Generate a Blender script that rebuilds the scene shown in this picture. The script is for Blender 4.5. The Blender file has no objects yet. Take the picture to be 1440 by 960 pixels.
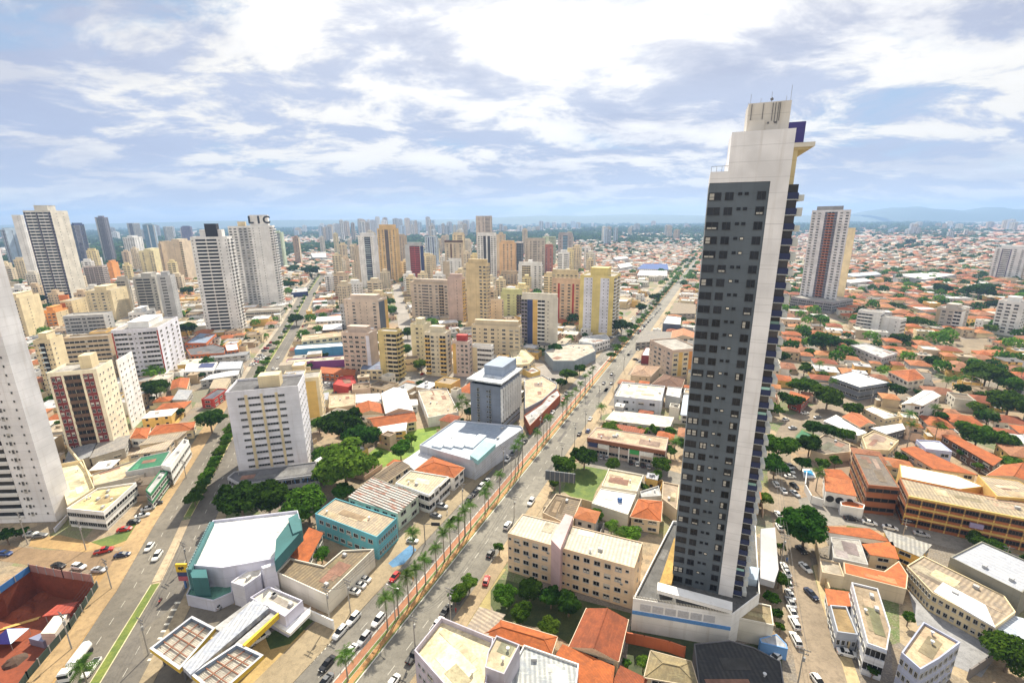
import bpy, math, random
import numpy as np
from mathutils import Vector, Matrix
random.seed(7)
C = bpy.context.scene.collection
S = bpy.context.scene
R = math.radians
# ------------------------------------------------------------------ camera, sky, sun, exposure
CH = 102.0                     # the photographer's balcony, metres above the street
PITCH = math.atan(172/652.); FPX = 652.
cam = bpy.data.cameras.new('camera'); camo = bpy.data.objects.new('camera', cam); C.objects.link(camo)
camo.location = (0, 0, CH)
camo.matrix_world = Matrix.Translation((0, 0, CH)) @ Matrix.Rotation(R(90)-PITCH, 4, 'X') @ Matrix.Rotation(R(-0.5), 4, 'Z')
cam.sensor_width = 36; cam.lens = FPX/1440*36; cam.clip_start = 0.5; cam.clip_end = 60000
S.camera = camo
SUN_AZ, SUN_EL = 9.0, 46.0     # degrees right of straight ahead, above the horizon
sd = Vector((math.sin(R(SUN_AZ))*math.cos(R(SUN_EL)), math.cos(R(SUN_AZ))*math.cos(R(SUN_EL)), math.sin(R(SUN_EL))))
sl = bpy.data.lights.new('sun', 'SUN'); sl.energy = 5.0; sl.angle = R(0.6); sl.color = (1.0, .91, .74)
so = bpy.data.objects.new('sun', sl); C.objects.link(so); so.rotation_euler = sd.to_track_quat('Z', 'Y').to_euler()
so.location = (0, 0, 400)
S.view_settings.view_transform = 'Standard'; S.view_settings.look = 'None'
S.view_settings.gamma = 1; S.view_settings.exposure = 0.74
W = bpy.data.worlds.new('World'); S.world = W; W.use_nodes = True
nt = W.node_tree; N = nt.nodes; L = nt.links
for n in list(N): N.remove(n)
def nd(t, **k):
    n = N.new(t)
    for a, v in k.items(): setattr(n, a, v)
    return n
def mth(op, a, b=None, c=None, clamp=False):
    n = nd('ShaderNodeMath', operation=op, use_clamp=clamp)
    for i, v in enumerate((a, b, c)):
        if v is None: continue
        if isinstance(v, (int, float)): n.inputs[i].default_value = v
        else: L.new(v, n.inputs[i])
    return n.outputs[0]
def mixc(f, a, b):
    n = nd('ShaderNodeMix', data_type='RGBA')
    for s, v in ((0, f), (6, a), (7, b)):
        if isinstance(v, tuple): n.inputs[s].default_value = v
        elif isinstance(v, (int, float)): n.inputs[s].default_value = v
        else: L.new(v, n.inputs[s])
    return n.outputs[2]
out = nd('ShaderNodeOutputWorld'); bg = nd('ShaderNodeBackground'); bg.inputs[1].default_value = 0.066
sky = nd('ShaderNodeTexSky', sky_type='NISHITA', sun_disc=False, sun_elevation=R(SUN_EL), sun_rotation=R(SUN_AZ), altitude=800, air_density=1.2, dust_density=1.5)
tc = nd('ShaderNodeTexCoord'); sx = nd('ShaderNodeSeparateXYZ'); L.new(tc.outputs['Generated'], sx.inputs[0])
X, Y, Z = sx.outputs
zc = mth('MAXIMUM', Z, 0.0)
den = mth('ADD', zc, 0.20)
px_ = mth('DIVIDE', X, den); py_ = mth('DIVIDE', Y, den)
cb = nd('ShaderNodeCombineXYZ'); L.new(px_, cb.inputs[0]); L.new(py_, cb.inputs[1])
mp = nd('ShaderNodeMapping'); mp.inputs['Rotation'].default_value = (0, 0, R(-24)); mp.inputs['Scale'].default_value = (1.0, 1.3, 1); mp.inputs['Location'].default_value = (3.1, 1.7, 0)
L.new(cb.outputs[0], mp.inputs[0])
def noise(vec, sc, det, rough, dist=0.0):
    n = nd('ShaderNodeTexNoise'); n.inputs['Scale'].default_value = sc; n.inputs['Detail'].default_value = det
    n.inputs['Roughness'].default_value = rough; n.inputs['Distortion'].default_value = dist; L.new(vec, n.inputs['Vector']); return n.outputs[0]
def ramp(v, lo, hi):
    n = nd('ShaderNodeMapRange', interpolation_type='SMOOTHSTEP'); n.inputs[1].default_value = lo; n.inputs[2].default_value = hi; L.new(v, n.inputs[0]); return n.outputs[0]
n1 = noise(mp.outputs[0], .95, 10, .60, .25)
n2 = noise(mp.outputs[0], 1.7, 11, .62, .3)
n3 = noise(mp.outputs[0], .70, 9, .60, .2)
cover = ramp(n1, .33, .45)                         # veil of cloud over the blue
white = ramp(n2, .445, .565)                         # bright tufts
grey = ramp(n3, .44, .60)                          # lavender undersides
# how near the sun's patch of sky (bright, burnt-out cloud)
dt = nd('ShaderNodeVectorMath', operation='DOT_PRODUCT'); L.new(tc.outputs['Generated'], dt.inputs[0]); dt.inputs[1].default_value = tuple(sd)
glow = ramp(mth('ADD', dt.outputs['Value'], mth('MULTIPLY', mth('SUBTRACT', n2, .5), .9)), .70, .98)
glow2 = ramp(dt.outputs['Value'], .2, .95)
blue = mixc(.65, sky.outputs[0], (2.9, 4.9, 7.4, 1))
greyc = mixc(ramp(n3, .40, .62), mixc(glow2, (4.6, 5.2, 7.0, 1), (6.0, 6.4, 7.6, 1)), mixc(glow2, (3.6, 4.1, 5.8, 1), (4.9, 5.2, 6.4, 1)))
whitec = (9.9, 9.5, 8.7, 1)
c1 = mixc(cover, blue, greyc)
c2 = mixc(mth('MULTIPLY', white, mth('SUBTRACT', 1.0, mth('MULTIPLY', grey, .62))), c1, whitec)
c3 = mixc(mth('MULTIPLY', glow, .95), c2, (10.8, 10.6, 10.4, 1))
# sky half behind the camera: unseen warm white, added to brighten walls facing it
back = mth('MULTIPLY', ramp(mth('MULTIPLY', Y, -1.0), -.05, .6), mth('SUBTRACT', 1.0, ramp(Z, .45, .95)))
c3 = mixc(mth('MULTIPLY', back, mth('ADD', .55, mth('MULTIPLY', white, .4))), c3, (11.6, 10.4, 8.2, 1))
hz = nd('ShaderNodeMapRange'); hz.inputs[1].default_value = 0.0; hz.inputs[2].default_value = .12; hz.inputs[3].default_value = .75; hz.inputs[4].default_value = 0; L.new(Z, hz.inputs[0])
low = mth('MULTIPLY', ramp(Z, .02, .08), mth('SUBTRACT', 1.0, ramp(Z, .12, .34)))
c3 = mixc(mth('MULTIPLY', mth('MULTIPLY', low, .6), mth('SUBTRACT', 1.0, mth('MULTIPLY', white, .7))), c3, (4.3, 5.1, 7.0, 1))
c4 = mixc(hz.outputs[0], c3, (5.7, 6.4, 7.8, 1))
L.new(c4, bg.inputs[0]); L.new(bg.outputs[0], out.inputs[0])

# ------------------------------------------------------------------ from the photo's pixels to real places
def ray(x, y):
    u = (x-720)/FPX; v = (y-480)/FPX; c, s = math.cos(R(.5)), math.sin(R(.5))
    u2 = c*u-s*v; v2 = s*u+c*v
    return u2, math.cos(PITCH)-v2*math.sin(PITCH), -math.sin(PITCH)-v2*math.cos(PITCH)
def G(x, y, z=0.0):                # the place at height z that is seen at (x, y)
    r = ray(x, y); t = (z-CH)/r[2]; return (r[0]*t, r[1]*t)
def P(X_, Y_, Z_):
    dz = Z_-CH; z = Y_*math.cos(PITCH)-dz*math.sin(PITCH); yv = -dz*math.cos(PITCH)-Y_*math.sin(PITCH)
    u2 = X_/z; v2 = yv/z; c, s = math.cos(R(.5)), math.sin(R(.5))
    return 720+FPX*(c*u2+s*v2), 480+FPX*(-s*u2+c*v2)
def height_to(g, ty):
    lo, hi = -5., 400.
    for _ in range(50):
        m = (lo+hi)/2
        if P(g[0], g[1], m)[1] > ty: lo = m
        else: hi = m
    return m
def zdepth(x, y): return y*math.cos(PITCH)+CH*math.sin(PITCH)

# ------------------------------------------------------------------ materials
MC = {}
COL = dict(white=(.80,.79,.77), offwhite=(.70,.66,.57), cream=(.72,.60,.38), beige=(.60,.49,.35), tan=(.48,.37,.24), pink=(.62,.46,.34),
  grey=(.32,.32,.32), lgrey=(.46,.46,.46), dgrey=(.12,.12,.13), slate=(.105,.128,.152), concrete=(.36,.34,.31), brown=(.14,.08,.05),
  orange=(.50,.13,.028), terracotta=(.34,.085,.028), red=(.42,.05,.04), dred=(.19,.03,.03), yellow=(.68,.46,.13), ochre=(.70,.46,.14),
  blue=(.06,.16,.42), navy=(.035,.05,.15), sky=(.22,.42,.62), teal=(.07,.24,.25), turq=(.16,.48,.58), green=(.04,.20,.09), lime=(.30,.48,.10),
  lilac=(.68,.68,.76), mauve=(.20,.18,.24), purple=(.20,.05,.22), black=(.02,.02,.025), redsoil=(.26,.06,.022), sand=(.50,.33,.17), metal=(.55,.57,.6), rust=(.25,.10,.05),
  brightorange=(.75,.32,.08), palegreen=(.50,.60,.44), paleblue=(.45,.55,.66), asphalt=(.19,.175,.15), chrome=(.6,.6,.62))
def newmat(name):
    m = bpy.data.materials.new(name); m.use_nodes = True; t = m.node_tree; t.nodes.clear()
    o = t.nodes.new('ShaderNodeOutputMaterial'); b = t.nodes.new('ShaderNodeBsdfPrincipled'); t.links.new(b.outputs[0], o.inputs[0])
    return m, t, b, o
def tn(t, typ, **k):
    n = t.nodes.new(typ)
    for a, v in k.items(): setattr(n, a, v)
    return n
def tmix(t, f, a, b, bt='MIX'):
    n = tn(t, 'ShaderNodeMix', data_type='RGBA', blend_type=bt)
    for s, v in ((0, f), (6, a), (7, b)):
        if isinstance(v, tuple): n.inputs[s].default_value = v
        elif isinstance(v, (int, float)): n.inputs[s].default_value = v
        else: t.links.new(v, n.inputs[s])
    return n.outputs[2]
def tnoise(t, vec, sc, det=4, ro=.55, dist=0):
    n = tn(t, 'ShaderNodeTexNoise'); n.inputs['Scale'].default_value = sc; n.inputs['Detail'].default_value = det; n.inputs['Roughness'].default_value = ro
    n.inputs['Distortion'].default_value = dist
    t.links.new(vec, n.inputs['Vector']); return n.outputs[0]
def tramp(t, v, lo, hi, a=0., b=1.):
    n = tn(t, 'ShaderNodeMapRange'); n.inputs[1].default_value = lo; n.inputs[2].default_value = hi; n.inputs[3].default_value = a; n.inputs[4].default_value = b
    t.links.new(v, n.inputs[0]); return n.outputs[0]
def sc4(c, k): return (min(c[0]*k, .9), min(c[1]*k, .9), min(c[2]*k, .9), 1)
def mat(col, kind='wall'):
    key = (col, kind)
    if key in MC: return MC[key]
    c = COL[col] if isinstance(col, str) else col
    m, t, b, o = newmat('%s_%s' % (kind, col if isinstance(col, str) else 'tone'))
    MC[key] = m
    tc = tn(t, 'ShaderNodeTexCoord').outputs['Object']
    def mapped(s):
        n = tn(t, 'ShaderNodeMapping'); n.inputs['Scale'].default_value = s; t.links.new(tc, n.inputs[0]); return n.outputs[0]
    b.inputs['Roughness'].default_value = .85
    if kind == 'wall':
        a = tnoise(t, tc, .12, 3, .5); s = tnoise(t, mapped((.9, .9, .05)), .8, 4, .6)
        c1 = tmix(t, tramp(t, a, .38, .62), sc4(c, .86), sc4(c, 1.08))
        c2 = tmix(t, tramp(t, s, .53, .74, 0, .42), c1, sc4((c[0]*.62, c[1]*.58, c[2]*.52), 1))
        sp = tn(t, 'ShaderNodeSeparateXYZ'); t.links.new(tc, sp.inputs[0])
        fr = tn(t, 'ShaderNodeMath', operation='FRACT'); dv = tn(t, 'ShaderNodeMath', operation='DIVIDE'); dv.inputs[1].default_value = 3.05; t.links.new(sp.outputs[2], dv.inputs[0]); t.links.new(dv.outputs[0], fr.inputs[0])
        lt = tn(t, 'ShaderNodeMath', operation='LESS_THAN'); lt.inputs[1].default_value = .045; t.links.new(fr.outputs[0], lt.inputs[0])
        k_ = tn(t, 'ShaderNodeMath', operation='MULTIPLY'); k_.inputs[1].default_value = .35; t.links.new(lt.outputs[0], k_.inputs[0])
        c2 = tmix(t, k_.outputs[0], c2, sc4(c, .5))
        t.links.new(c2, b.inputs['Base Color'])
    elif kind == 'stripes':
        w = tn(t, 'ShaderNodeTexWave', wave_type='BANDS', bands_direction='Y'); w.inputs['Scale'].default_value = .26; w.inputs['Distortion'].default_value = .3; t.links.new(tc, w.inputs['Vector'])
        a = tnoise(t, mapped((.3, 1.5, 1)), .6, 5, .65)
        c1 = tmix(t, tramp(t, w.outputs[0], .4, .6), (.05, .045, .04, 1), sc4(c, 1.2)); c2 = tmix(t, tramp(t, a, .52, .6, 0, .8), c1, (.22, .07, .03, 1)); t.links.new(c2, b.inputs['Base Color'])
    elif kind == 'flat':          # weathered slab or membrane, patchy
        a = tnoise(t, tc, .18, 6, .65); s = tnoise(t, tc, 1.3, 6, .7)
        c1 = tmix(t, tramp(t, a, .40, .60), sc4(c, .66), sc4(c, 1.12))
        c2 = tmix(t, tramp(t, s, .48, .68, 0, .75), c1, sc4((c[0]*.5, c[1]*.46, c[2]*.40), 1))
        t.links.new(c2, b.inputs['Base Color'])
    elif kind in ('tile', 'corr', 'sheet'):
        w = tn(t, 'ShaderNodeTexWave', wave_type='BANDS', bands_direction='X'); w.inputs['Scale'].default_value = {'tile': 1.1, 'corr': .3, 'sheet': .2}[kind]
        w.inputs['Distortion'].default_value = .25 if kind == 'tile' else 0.1
        t.links.new(tc, w.inputs['Vector'])
        a = tnoise(t, tc, .35, 6, .7, .5); s = tnoise(t, mapped((.35, 2.2, 1)), .8, 5, .7); f = tnoise(t, tc, 1.9 if kind == 'tile' else 4.5, 5, .75)
        lo, hi = ((.62, 1.2) if kind == 'tile' else ((.55, 1.12) if kind == 'corr' else (.86, 1.05)))
        c1 = tmix(t, w.outputs[0], sc4(c, lo), sc4(c, hi))
        c2 = tmix(t, tramp(t, a, .38, .62, 0, .85 if kind != 'sheet' else .4), c1, sc4((c[0]*.45, c[1]*.50, c[2]*.62), 1))
        c3 = tmix(t, tramp(t, s, .52, .70, 0, .6), c2, sc4((c[0]*1.25, c[1]*1.35, c[2]*1.3), 1))
        c4 = tmix(t, tramp(t, f, .40, .60, 0, .5 if kind == 'tile' else .35), c3, sc4((c[0]*.55, c[1]*.5, c[2]*.5), 1))
        t.links.new(c4, b.inputs['Base Color'])
        if kind == 'sheet': b.inputs['Roughness'].default_value = .55
        bp = tn(t, 'ShaderNodeBump'); bp.inputs['Strength'].default_value = .5; bp.inputs['Distance'].default_value = .12
        t.links.new(w.outputs[0], bp.inputs['Height']); t.links.new(bp.outputs[0], b.inputs['Normal'])
    elif kind == 'road':
        p = tn(t, 'ShaderNodeNewGeometry').outputs['Position']
        a = tnoise(t, p, .05, 6, .6); s = tnoise(t, p, .6, 6, .7); f = tnoise(t, p, 3., 3, .6)
        c1 = tmix(t, tramp(t, a, .40, .60), sc4(c, .72), sc4(c, 1.1))
        c2 = tmix(t, tramp(t, s, .46, .64, 0, .65), c1, sc4(c, .52))
        c3 = tmix(t, tramp(t, f, .45, .7, 0, .25), c2, sc4(c, 1.4))
        t.links.new(c3, b.inputs['Base Color'])
    elif kind == 'grass':
        p = tn(t, 'ShaderNodeNewGeometry').outputs['Position']
        a = tnoise(t, p, .25, 6, .7); s = tnoise(t, p, 2.2, 4, .7)
        c1 = tmix(t, tramp(t, a, .4, .6), sc4(c, .8), (c[0]*1.5, c[1]*1.2, c[2]*1.1, 1))
        c2 = tmix(t, tramp(t, s, .4, .65, 0, .5), c1, sc4(c, .5))
        t.links.new(c2, b.inputs['Base Color'])
    elif kind == 'paint':
        b.inputs['Base Color'].default_value = (*c, 1); b.inputs['Roughness'].default_value = .28
        b.inputs['Coat Weight'].default_value = .6; b.inputs['Coat Roughness'].default_value = .08
    elif kind == 'glass':
        b.inputs['Roughness'].default_value = .22; b.inputs['Specular IOR Level'].default_value = .3
        oi = tn(t, 'ShaderNodeObjectInfo'); a = tnoise(t, tc, .8, 2)
        c1 = tmix(t, oi.outputs['Random'], sc4(c, .5), sc4(c, 1.7)); t.links.new(c1, b.inputs['Base Color'])
    elif kind == 'plain':
        a = tnoise(t, tc, 2.0, 4, .6); c1 = tmix(t, tramp(t, a, .35, .7), sc4(c, 1.05), sc4(c, .8)); t.links.new(c1, b.inputs['Base Color']); b.inputs['Roughness'].default_value = .6
    return m
GLASS = mat((.016, .017, .020), 'glass'); BLIND = mat((.55, .52, .46), 'plain'); FRAME = mat((.5, .49, .46), 'plain'); DARK = mat((.022, .022, .024), 'plain')
def leafmat(name, c1, c2, c3):
    m, t, b, o = newmat(name); t.nodes.remove(b)
    p = tn(t, 'ShaderNodeNewGeometry').outputs['Position']; oi = tn(t, 'ShaderNodeObjectInfo')
    a = tnoise(t, p, .55, 3, .6); a2 = tnoise(t, p, .11, 2, .5)
    k = tmix(t, tramp(t, a, .38, .62), (*c1, 1), (*c2, 1)); k2 = tmix(t, tramp(t, a2, .45, .65, 0, .6), k, (*c3, 1))
    hs = tn(t, 'ShaderNodeHueSaturation'); t.links.new(k2, hs.inputs['Color'])
    t.links.new(tramp(t, oi.outputs['Random'], 0, 1, .75, 1.3), hs.inputs['Value'])
    t.links.new(tramp(t, oi.outputs['Random'], 0, 1, .485, .51), hs.inputs['Hue'])
    d = tn(t, 'ShaderNodeBsdfDiffuse'); tr = tn(t, 'ShaderNodeBsdfTranslucent'); t.links.new(hs.outputs[0], d.inputs[0]); t.links.new(hs.outputs[0], tr.inputs[0])
    mx = tn(t, 'ShaderNodeMixShader'); mx.inputs[0].default_value = .38; t.links.new(d.outputs[0], mx.inputs[1]); t.links.new(tr.outputs[0], mx.inputs[2]); t.links.new(mx.outputs[0], o.inputs[0])
    return m
LEAF = [leafmat('foliage_dark', (.014, .042, .007), (.055, .125, .016), (.030, .08, .012)),
        leafmat('foliage_mid', (.025, .070, .008), (.10, .20, .022), (.06, .14, .015)),
        leafmat('foliage_light', (.060, .13, .016), (.16, .27, .035), (.10, .20, .022))]
PALMLEAF = leafmat('palm_frond', (.05, .12, .02), (.14, .24, .05), (.09, .18, .03))
BARK = mat((.20, .15, .11), 'plain'); PALMBARK = mat((.27, .24, .20), 'plain')

# ------------------------------------------------------------------ mesh helpers
def tag(o, label, cat, group=None):
    o['label'] = label; o['category'] = cat
    if group: o['group'] = group
    return o
def struct(o): o['kind'] = 'structure'; return o
def mk(name, v, f, mats, parent=None, mi=None, loc=(0, 0, 0), rz=0, smooth=False):
    me = bpy.data.meshes.new(name); me.from_pydata(v, [], f)
    for m in (mats if isinstance(mats, (list, tuple)) else [mats]): me.materials.append(m)
    if mi: me.polygons.foreach_set('material_index', mi)
    if smooth: me.polygons.foreach_set('use_smooth', [True]*len(f))
    me.update()
    return ob(name, me, parent, loc, rz)
def ob(name, me, parent=None, loc=(0, 0, 0), rz=0, sc=None):
    o = bpy.data.objects.new(name, me); C.objects.link(o); o.location = loc; o.rotation_euler = (0, 0, rz)
    if sc: o.scale = sc
    if parent: o.parent = parent
    return o
def empty(name, loc, label, cat, group=None, rz=0):
    o = bpy.data.objects.new(name, None); C.objects.link(o); o.location = loc; o.rotation_euler = (0, 0, rz); o.empty_display_size = 1
    return tag(o, label, cat, group)
class MB:
    def __init__(s): s.v = []; s.f = []; s.m = []
    def quad(s, a, b, c, d, m=0): n = len(s.v); s.v += [a, b, c, d]; s.f.append((n, n+1, n+2, n+3)); s.m.append(m)
    def poly(s, pts, m=0): n = len(s.v); s.v += list(pts); s.f.append(tuple(range(n, n+len(pts)))); s.m.append(m)
    def box(s, x0, x1, y0, y1, z0, z1, m=0):
        n = len(s.v); s.v += [(x0,y0,z0),(x1,y0,z0),(x1,y1,z0),(x0,y1,z0),(x0,y0,z1),(x1,y0,z1),(x1,y1,z1),(x0,y1,z1)]
        s.f += [(n,n+3,n+2,n+1),(n+4,n+5,n+6,n+7),(n,n+1,n+5,n+4),(n+1,n+2,n+6,n+5),(n+2,n+3,n+7,n+6),(n+3,n,n+4,n+7)]; s.m += [m]*6
    def prism(s, pts, z0, z1, m=0, mt=None):
        n = len(pts); k = len(s.v); s.v += [(p[0], p[1], z0) for p in pts]+[(p[0], p[1], z1) for p in pts]
        for i in range(n): j = (i+1) % n; s.f.append((k+i, k+j, k+n+j, k+n+i)); s.m.append(m)
        s.f.append(tuple(range(k+n, k+2*n))); s.m.append(m if mt is None else mt); s.f.append(tuple(range(k+n-1, k-1, -1))); s.m.append(m)
    def tube(s, a, b, r0, r1=None, n=8, m=0, cap=True):
        r1 = r0 if r1 is None else r1; a = Vector(a); b = Vector(b); d = (b-a).normalized(); u = d.orthogonal().normalized(); w = d.cross(u)
        k = len(s.v)
        for p, r in ((a, r0), (b, r1)):
            for i in range(n): t = 2*math.pi*i/n; s.v.append(tuple(p+u*(r*math.cos(t))+w*(r*math.sin(t))))
        for i in range(n): j = (i+1) % n; s.f.append((k+i, k+j, k+n+j, k+n+i)); s.m.append(m)
        if cap: s.f.append(tuple(range(k+n, k+2*n))); s.m.append(m); s.f.append(tuple(range(k+n-1, k-1, -1))); s.m.append(m)
    def build(s, name, mats, parent=None, loc=(0,0,0), rz=0, smooth=False): return mk(name, s.v, s.f, mats, parent, s.m, loc, rz, smooth)
def ccw(p):
    a = sum(p[i][0]*p[(i+1) % len(p)][1]-p[(i+1) % len(p)][0]*p[i][1] for i in range(len(p)))
    return list(p) if a > 0 else list(p)[::-1]
def inset(p, d):
    n = len(p); r = []
    for i in range(n):
        a, b, c = Vector(p[i-1]), Vector(p[i]), Vector(p[(i+1) % n])
        e1 = (b-a).normalized(); e2 = (c-b).normalized(); n1 = Vector((-e1.y, e1.x)); n2 = Vector((-e2.y, e2.x))
        bis = n1+n2; k = bis.length
        if k < 1e-3: r.append(tuple(b+n1*d)); continue
        bis /= k; q = d/max(bis.dot(n1), .35); r.append(tuple(b+bis*q))
    return r
# occupied ground, in 2 m cells
OX, OY, ON, OM = -900, 40, 1000, 700
OCC = np.zeros((ON, OM), bool)
def inpoly(p, gx, gy):
    ins = np.zeros(gx.shape, bool); n = len(p)
    for i in range(n):
        x0, y0 = p[i]; x1, y1 = p[(i+1) % n]
        if y0 == y1: continue
        c = ((y0 > gy) != (y1 > gy)) & (gx < (x1-x0)*(gy-y0)/(y1-y0)+x0); ins ^= c
    return ins
def occupy(p, grow=1.5):
    p = inset(ccw(p), -grow)
    xs = [q[0] for q in p]; ys = [q[1] for q in p]
    i0, i1 = max(0, int((min(xs)-OX)/2)), min(ON, int((max(xs)-OX)/2)+2); j0, j1 = max(0, int((min(ys)-OY)/2)), min(OM, int((max(ys)-OY)/2)+2)
    if i1 <= i0 or j1 <= j0: return
    gx, gy = np.meshgrid(OX+2*np.arange(i0, i1)+1., OY+2*np.arange(j0, j1)+1., indexing='ij')
    OCC[i0:i1, j0:j1] |= inpoly(p, gx, gy)
def free(p):
    xs = [q[0] for q in p]; ys = [q[1] for q in p]
    i0, i1 = int((min(xs)-OX)/2), int((max(xs)-OX)/2)+2; j0, j1 = int((min(ys)-OY)/2), int((max(ys)-OY)/2)+2
    if i0 < 0 or j0 < 0 or i1 >= ON or j1 >= OM: return True
    gx, gy = np.meshgrid(OX+2*np.arange(i0, i1)+1., OY+2*np.arange(j0, j1)+1., indexing='ij')
    return not (OCC[i0:i1, j0:j1] & inpoly(p, gx, gy)).any()

# ------------------------------------------------------------------ facade elements: unit meshes, 1 m wide, 1 m high, standing out towards -y
UNIT = {}
def unit(kind, col='white'):
    key = (kind, col)
    if key in UNIT: return UNIT[key]
    b = MB()
    if kind in ('window', 'shuttered_window', 'strip_window', 'small_window', 'open_window'):
        t = .07
        b.quad((-.5, -.03, 0), (.5, -.03, 0), (.5, -.03, 1), (-.5, -.03, 1), 1)
        for a in ((-.5-t, -.5, 0, 1), (.5, .5+t, 0, 1)): b.box(a[0], a[1], -.14, 0.02, a[2], a[3], 0)
        b.box(-.5-t, .5+t, -.14, .02, 1, 1+t, 0); b.box(-.5-t*1.4, .5+t*1.4, -.26, .02, -t, 0, 0)
        if kind == 'strip_window':
            for k in (-.25, 0, .25): b.box(k-.012, k+.012, -.08, 0.02, 0, 1, 0)
        elif kind != 'small_window': b.box(-.02, .02, -.08, .02, 0, 1, 0)
        if kind == 'shuttered_window': b.quad((-.5, -.045, .42), (.5, -.045, .42), (.5, -.045, 1), (-.5, -.045, 1), 2)
        if kind == 'open_window':
            for k in (-.25, .27): b.quad((k-.2, -.05, .05), (k+.2, -.05, .05), (k+.2, -.05, .45), (k-.2, -.05, .45), 2)
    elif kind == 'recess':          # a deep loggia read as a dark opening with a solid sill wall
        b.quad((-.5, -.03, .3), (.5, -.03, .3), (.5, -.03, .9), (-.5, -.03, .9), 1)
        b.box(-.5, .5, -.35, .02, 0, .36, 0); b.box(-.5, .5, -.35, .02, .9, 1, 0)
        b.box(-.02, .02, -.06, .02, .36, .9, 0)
    elif kind == 'balcony':
        b.quad((-.5, -.03, .36), (.5, -.03, .36), (.5, -.03, .93), (-.5, -.03, .93), 1)
        b.box(-.5, .5, -1, 0.02, 0, .06, 0); b.box(-.5, .5, -1, -.93, .06, .38, 0); b.box(-.5, -.47, -.93, .02, .06, .38, 0); b.box(.47, .5, -.93, .02, .06, .38, 0)
        b.box(-.03, .03, -.08, .02, .36, .93, 2)
    elif kind == 'glass_balcony':
        b.quad((-.5, -.03, .1), (.5, -.03, .1), (.5, -.03, .93), (-.5, -.03, .93), 1)
        b.box(-.5, .5, -1, .02, 0, .1, 0); b.box(-.5, .5, -1, -.96, .1, .36, 2)
    elif kind == 'door':
        b.box(-.5, .5, -.06, .02, 0, 1, 1)
        b.box(-.56, -.5, -.12, .02, 0, 1.03, 0); b.box(.5, .56, -.12, .02, 0, 1.03, 0); b.box(-.56, .56, -.12, .02, 1, 1.04, 0)
    elif kind == 'air_conditioner':
        b.box(-.5, .5, -.5, .02, 0, .8, 0); b.quad((-.35, -.51, .15), (.35, -.51, .15), (.35, -.51, .65), (-.35, -.51, .65), 1)
    UNIT[key] = (b, None)
    fm = mat(col) if kind in ('recess', 'balcony', 'glass_balcony') else (FRAME if col == 'white' else mat(col, 'plain'))
    third = mat('paleblue', 'glass') if kind == 'glass_balcony' else BLIND
    me = bpy.data.meshes.new(kind); me.from_pydata(b.v, [], b.f)
    for m in (fm, GLASS, third): me.materials.append(m)
    me.polygons.foreach_set('material_index', b.m); me.update()
    UNIT[key] = (b, me); return UNIT[key]
UW = dict(w=('window',), v=('small_window',), s=('strip_window',), d=('recess',), b=('balcony',), g=('glass_balcony',), a=('air_conditioner',))
def parse(bands):
    r = []
    for tk in bands.split():
        c = None
        if ':' in tk: tk, c = tk.split(':')
        n = 1
        if '*' in tk: tk, n = tk.split('*'); n = int(n)
        r += [(tk[0], float(tk[1:] or 1), c)]*n
    return r
def facade(items, wallpanels, A, B, z0, floors, fh, bands, wallcol, wh=1.3, framecol='white', rnd=.25):
    """A->B left to right as seen from outside, in the thing's own coordinates"""
    ax, ay = A; bx, by = B; ln = math.hypot(bx-ax, by-ay); ex, ey = (bx-ax)/ln, (by-ay)/ln; nx, ny = ey, -ex; ang = math.atan2(ey, ex)
    bs = parse(bands); tot = sum(w for _, w, _ in bs); x = 0
    for k, w, c in bs:
        w = w/tot*ln; cx = x+w/2
        if c and k in 'pwvsW':
            p0 = (ax+ex*(x+.02), ay+ey*(x+.02)); p1 = (ax+ex*(x+w-.02), ay+ey*(x+w-.02)); o = .09
            wallpanels.append((ccw([p0, p1, (p1[0]-nx*.01+0, p1[1]-ny*.01), (p0[0]-nx*.01, p0[1]-ny*.01)]), p0, p1, (nx*o, ny*o), z0, z0+floors*fh, c))
            off = .09
        else: off = 0.0
        x += w
        if k == 'p': continue
        for fl in range(floors):
            z = z0+fl*fh
            px, py = ax+ex*cx+nx*off, ay+ey*cx+ny*off
            if k in 'wW':
                if k == 'w' and w > 1.6 and random.random() < .13: items.append(('air_conditioner', 'white', (px+ex*w*.34, py+ey*w*.34, z+fh*.12), ang, (.8, .6, .6)))
                kd = 'window' if random.random() > rnd else random.choice(('shuttered_window', 'open_window'))
                items.append((kd, framecol, (px, py, z+fh*.32), ang, (min(w*(.55 if k == 'w' else .8), 2.6 if k == 'w' else 9), 1, min(wh, fh*.5))))
            elif k == 'v': items.append(('small_window', framecol, (px, py, z+fh*.45), ang, (min(w*.5, .8), 1, .7)))
            elif k == 's': items.append(('strip_window', framecol, (px, py, z+fh*.36), ang, (w*.94, 1, min(wh, fh*.48))))
            elif k == 'd': items.append(('recess', c or wallcol, (px, py, z), ang, (w*.97, 1, fh)))
            elif k == 'b': items.append(('balcony', c or wallcol, (px, py, z), ang, (w*.95, 1.4, fh)))
            elif k == 'g': items.append(('glass_balcony', c or wallcol, (px, py, z), ang, (w*.95, 1.5, fh)))
def place_items(root, items, walls=None):
    """each element a part of its own; past 100 of one name the rest as one mesh. walls: (list) collects everything instead, for far buildings"""
    cnt = {}; rest = {}
    nm = dict(shuttered_window='window', open_window='window')
    for kd, col, loc, ang, sc in items:
        b, me = unit(kd, col); n = nm.get(kd, kd)
        cnt[n] = cnt.get(n, 0)+1
        if cnt[n] <= 100: ob(n, me, root, loc, ang, sc)
        else: rest.setdefault(n, []).append((kd, col, loc, ang, sc))
    for n, l in rest.items():
        merge(n, l, root)['kind'] = 'stuff'
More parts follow.
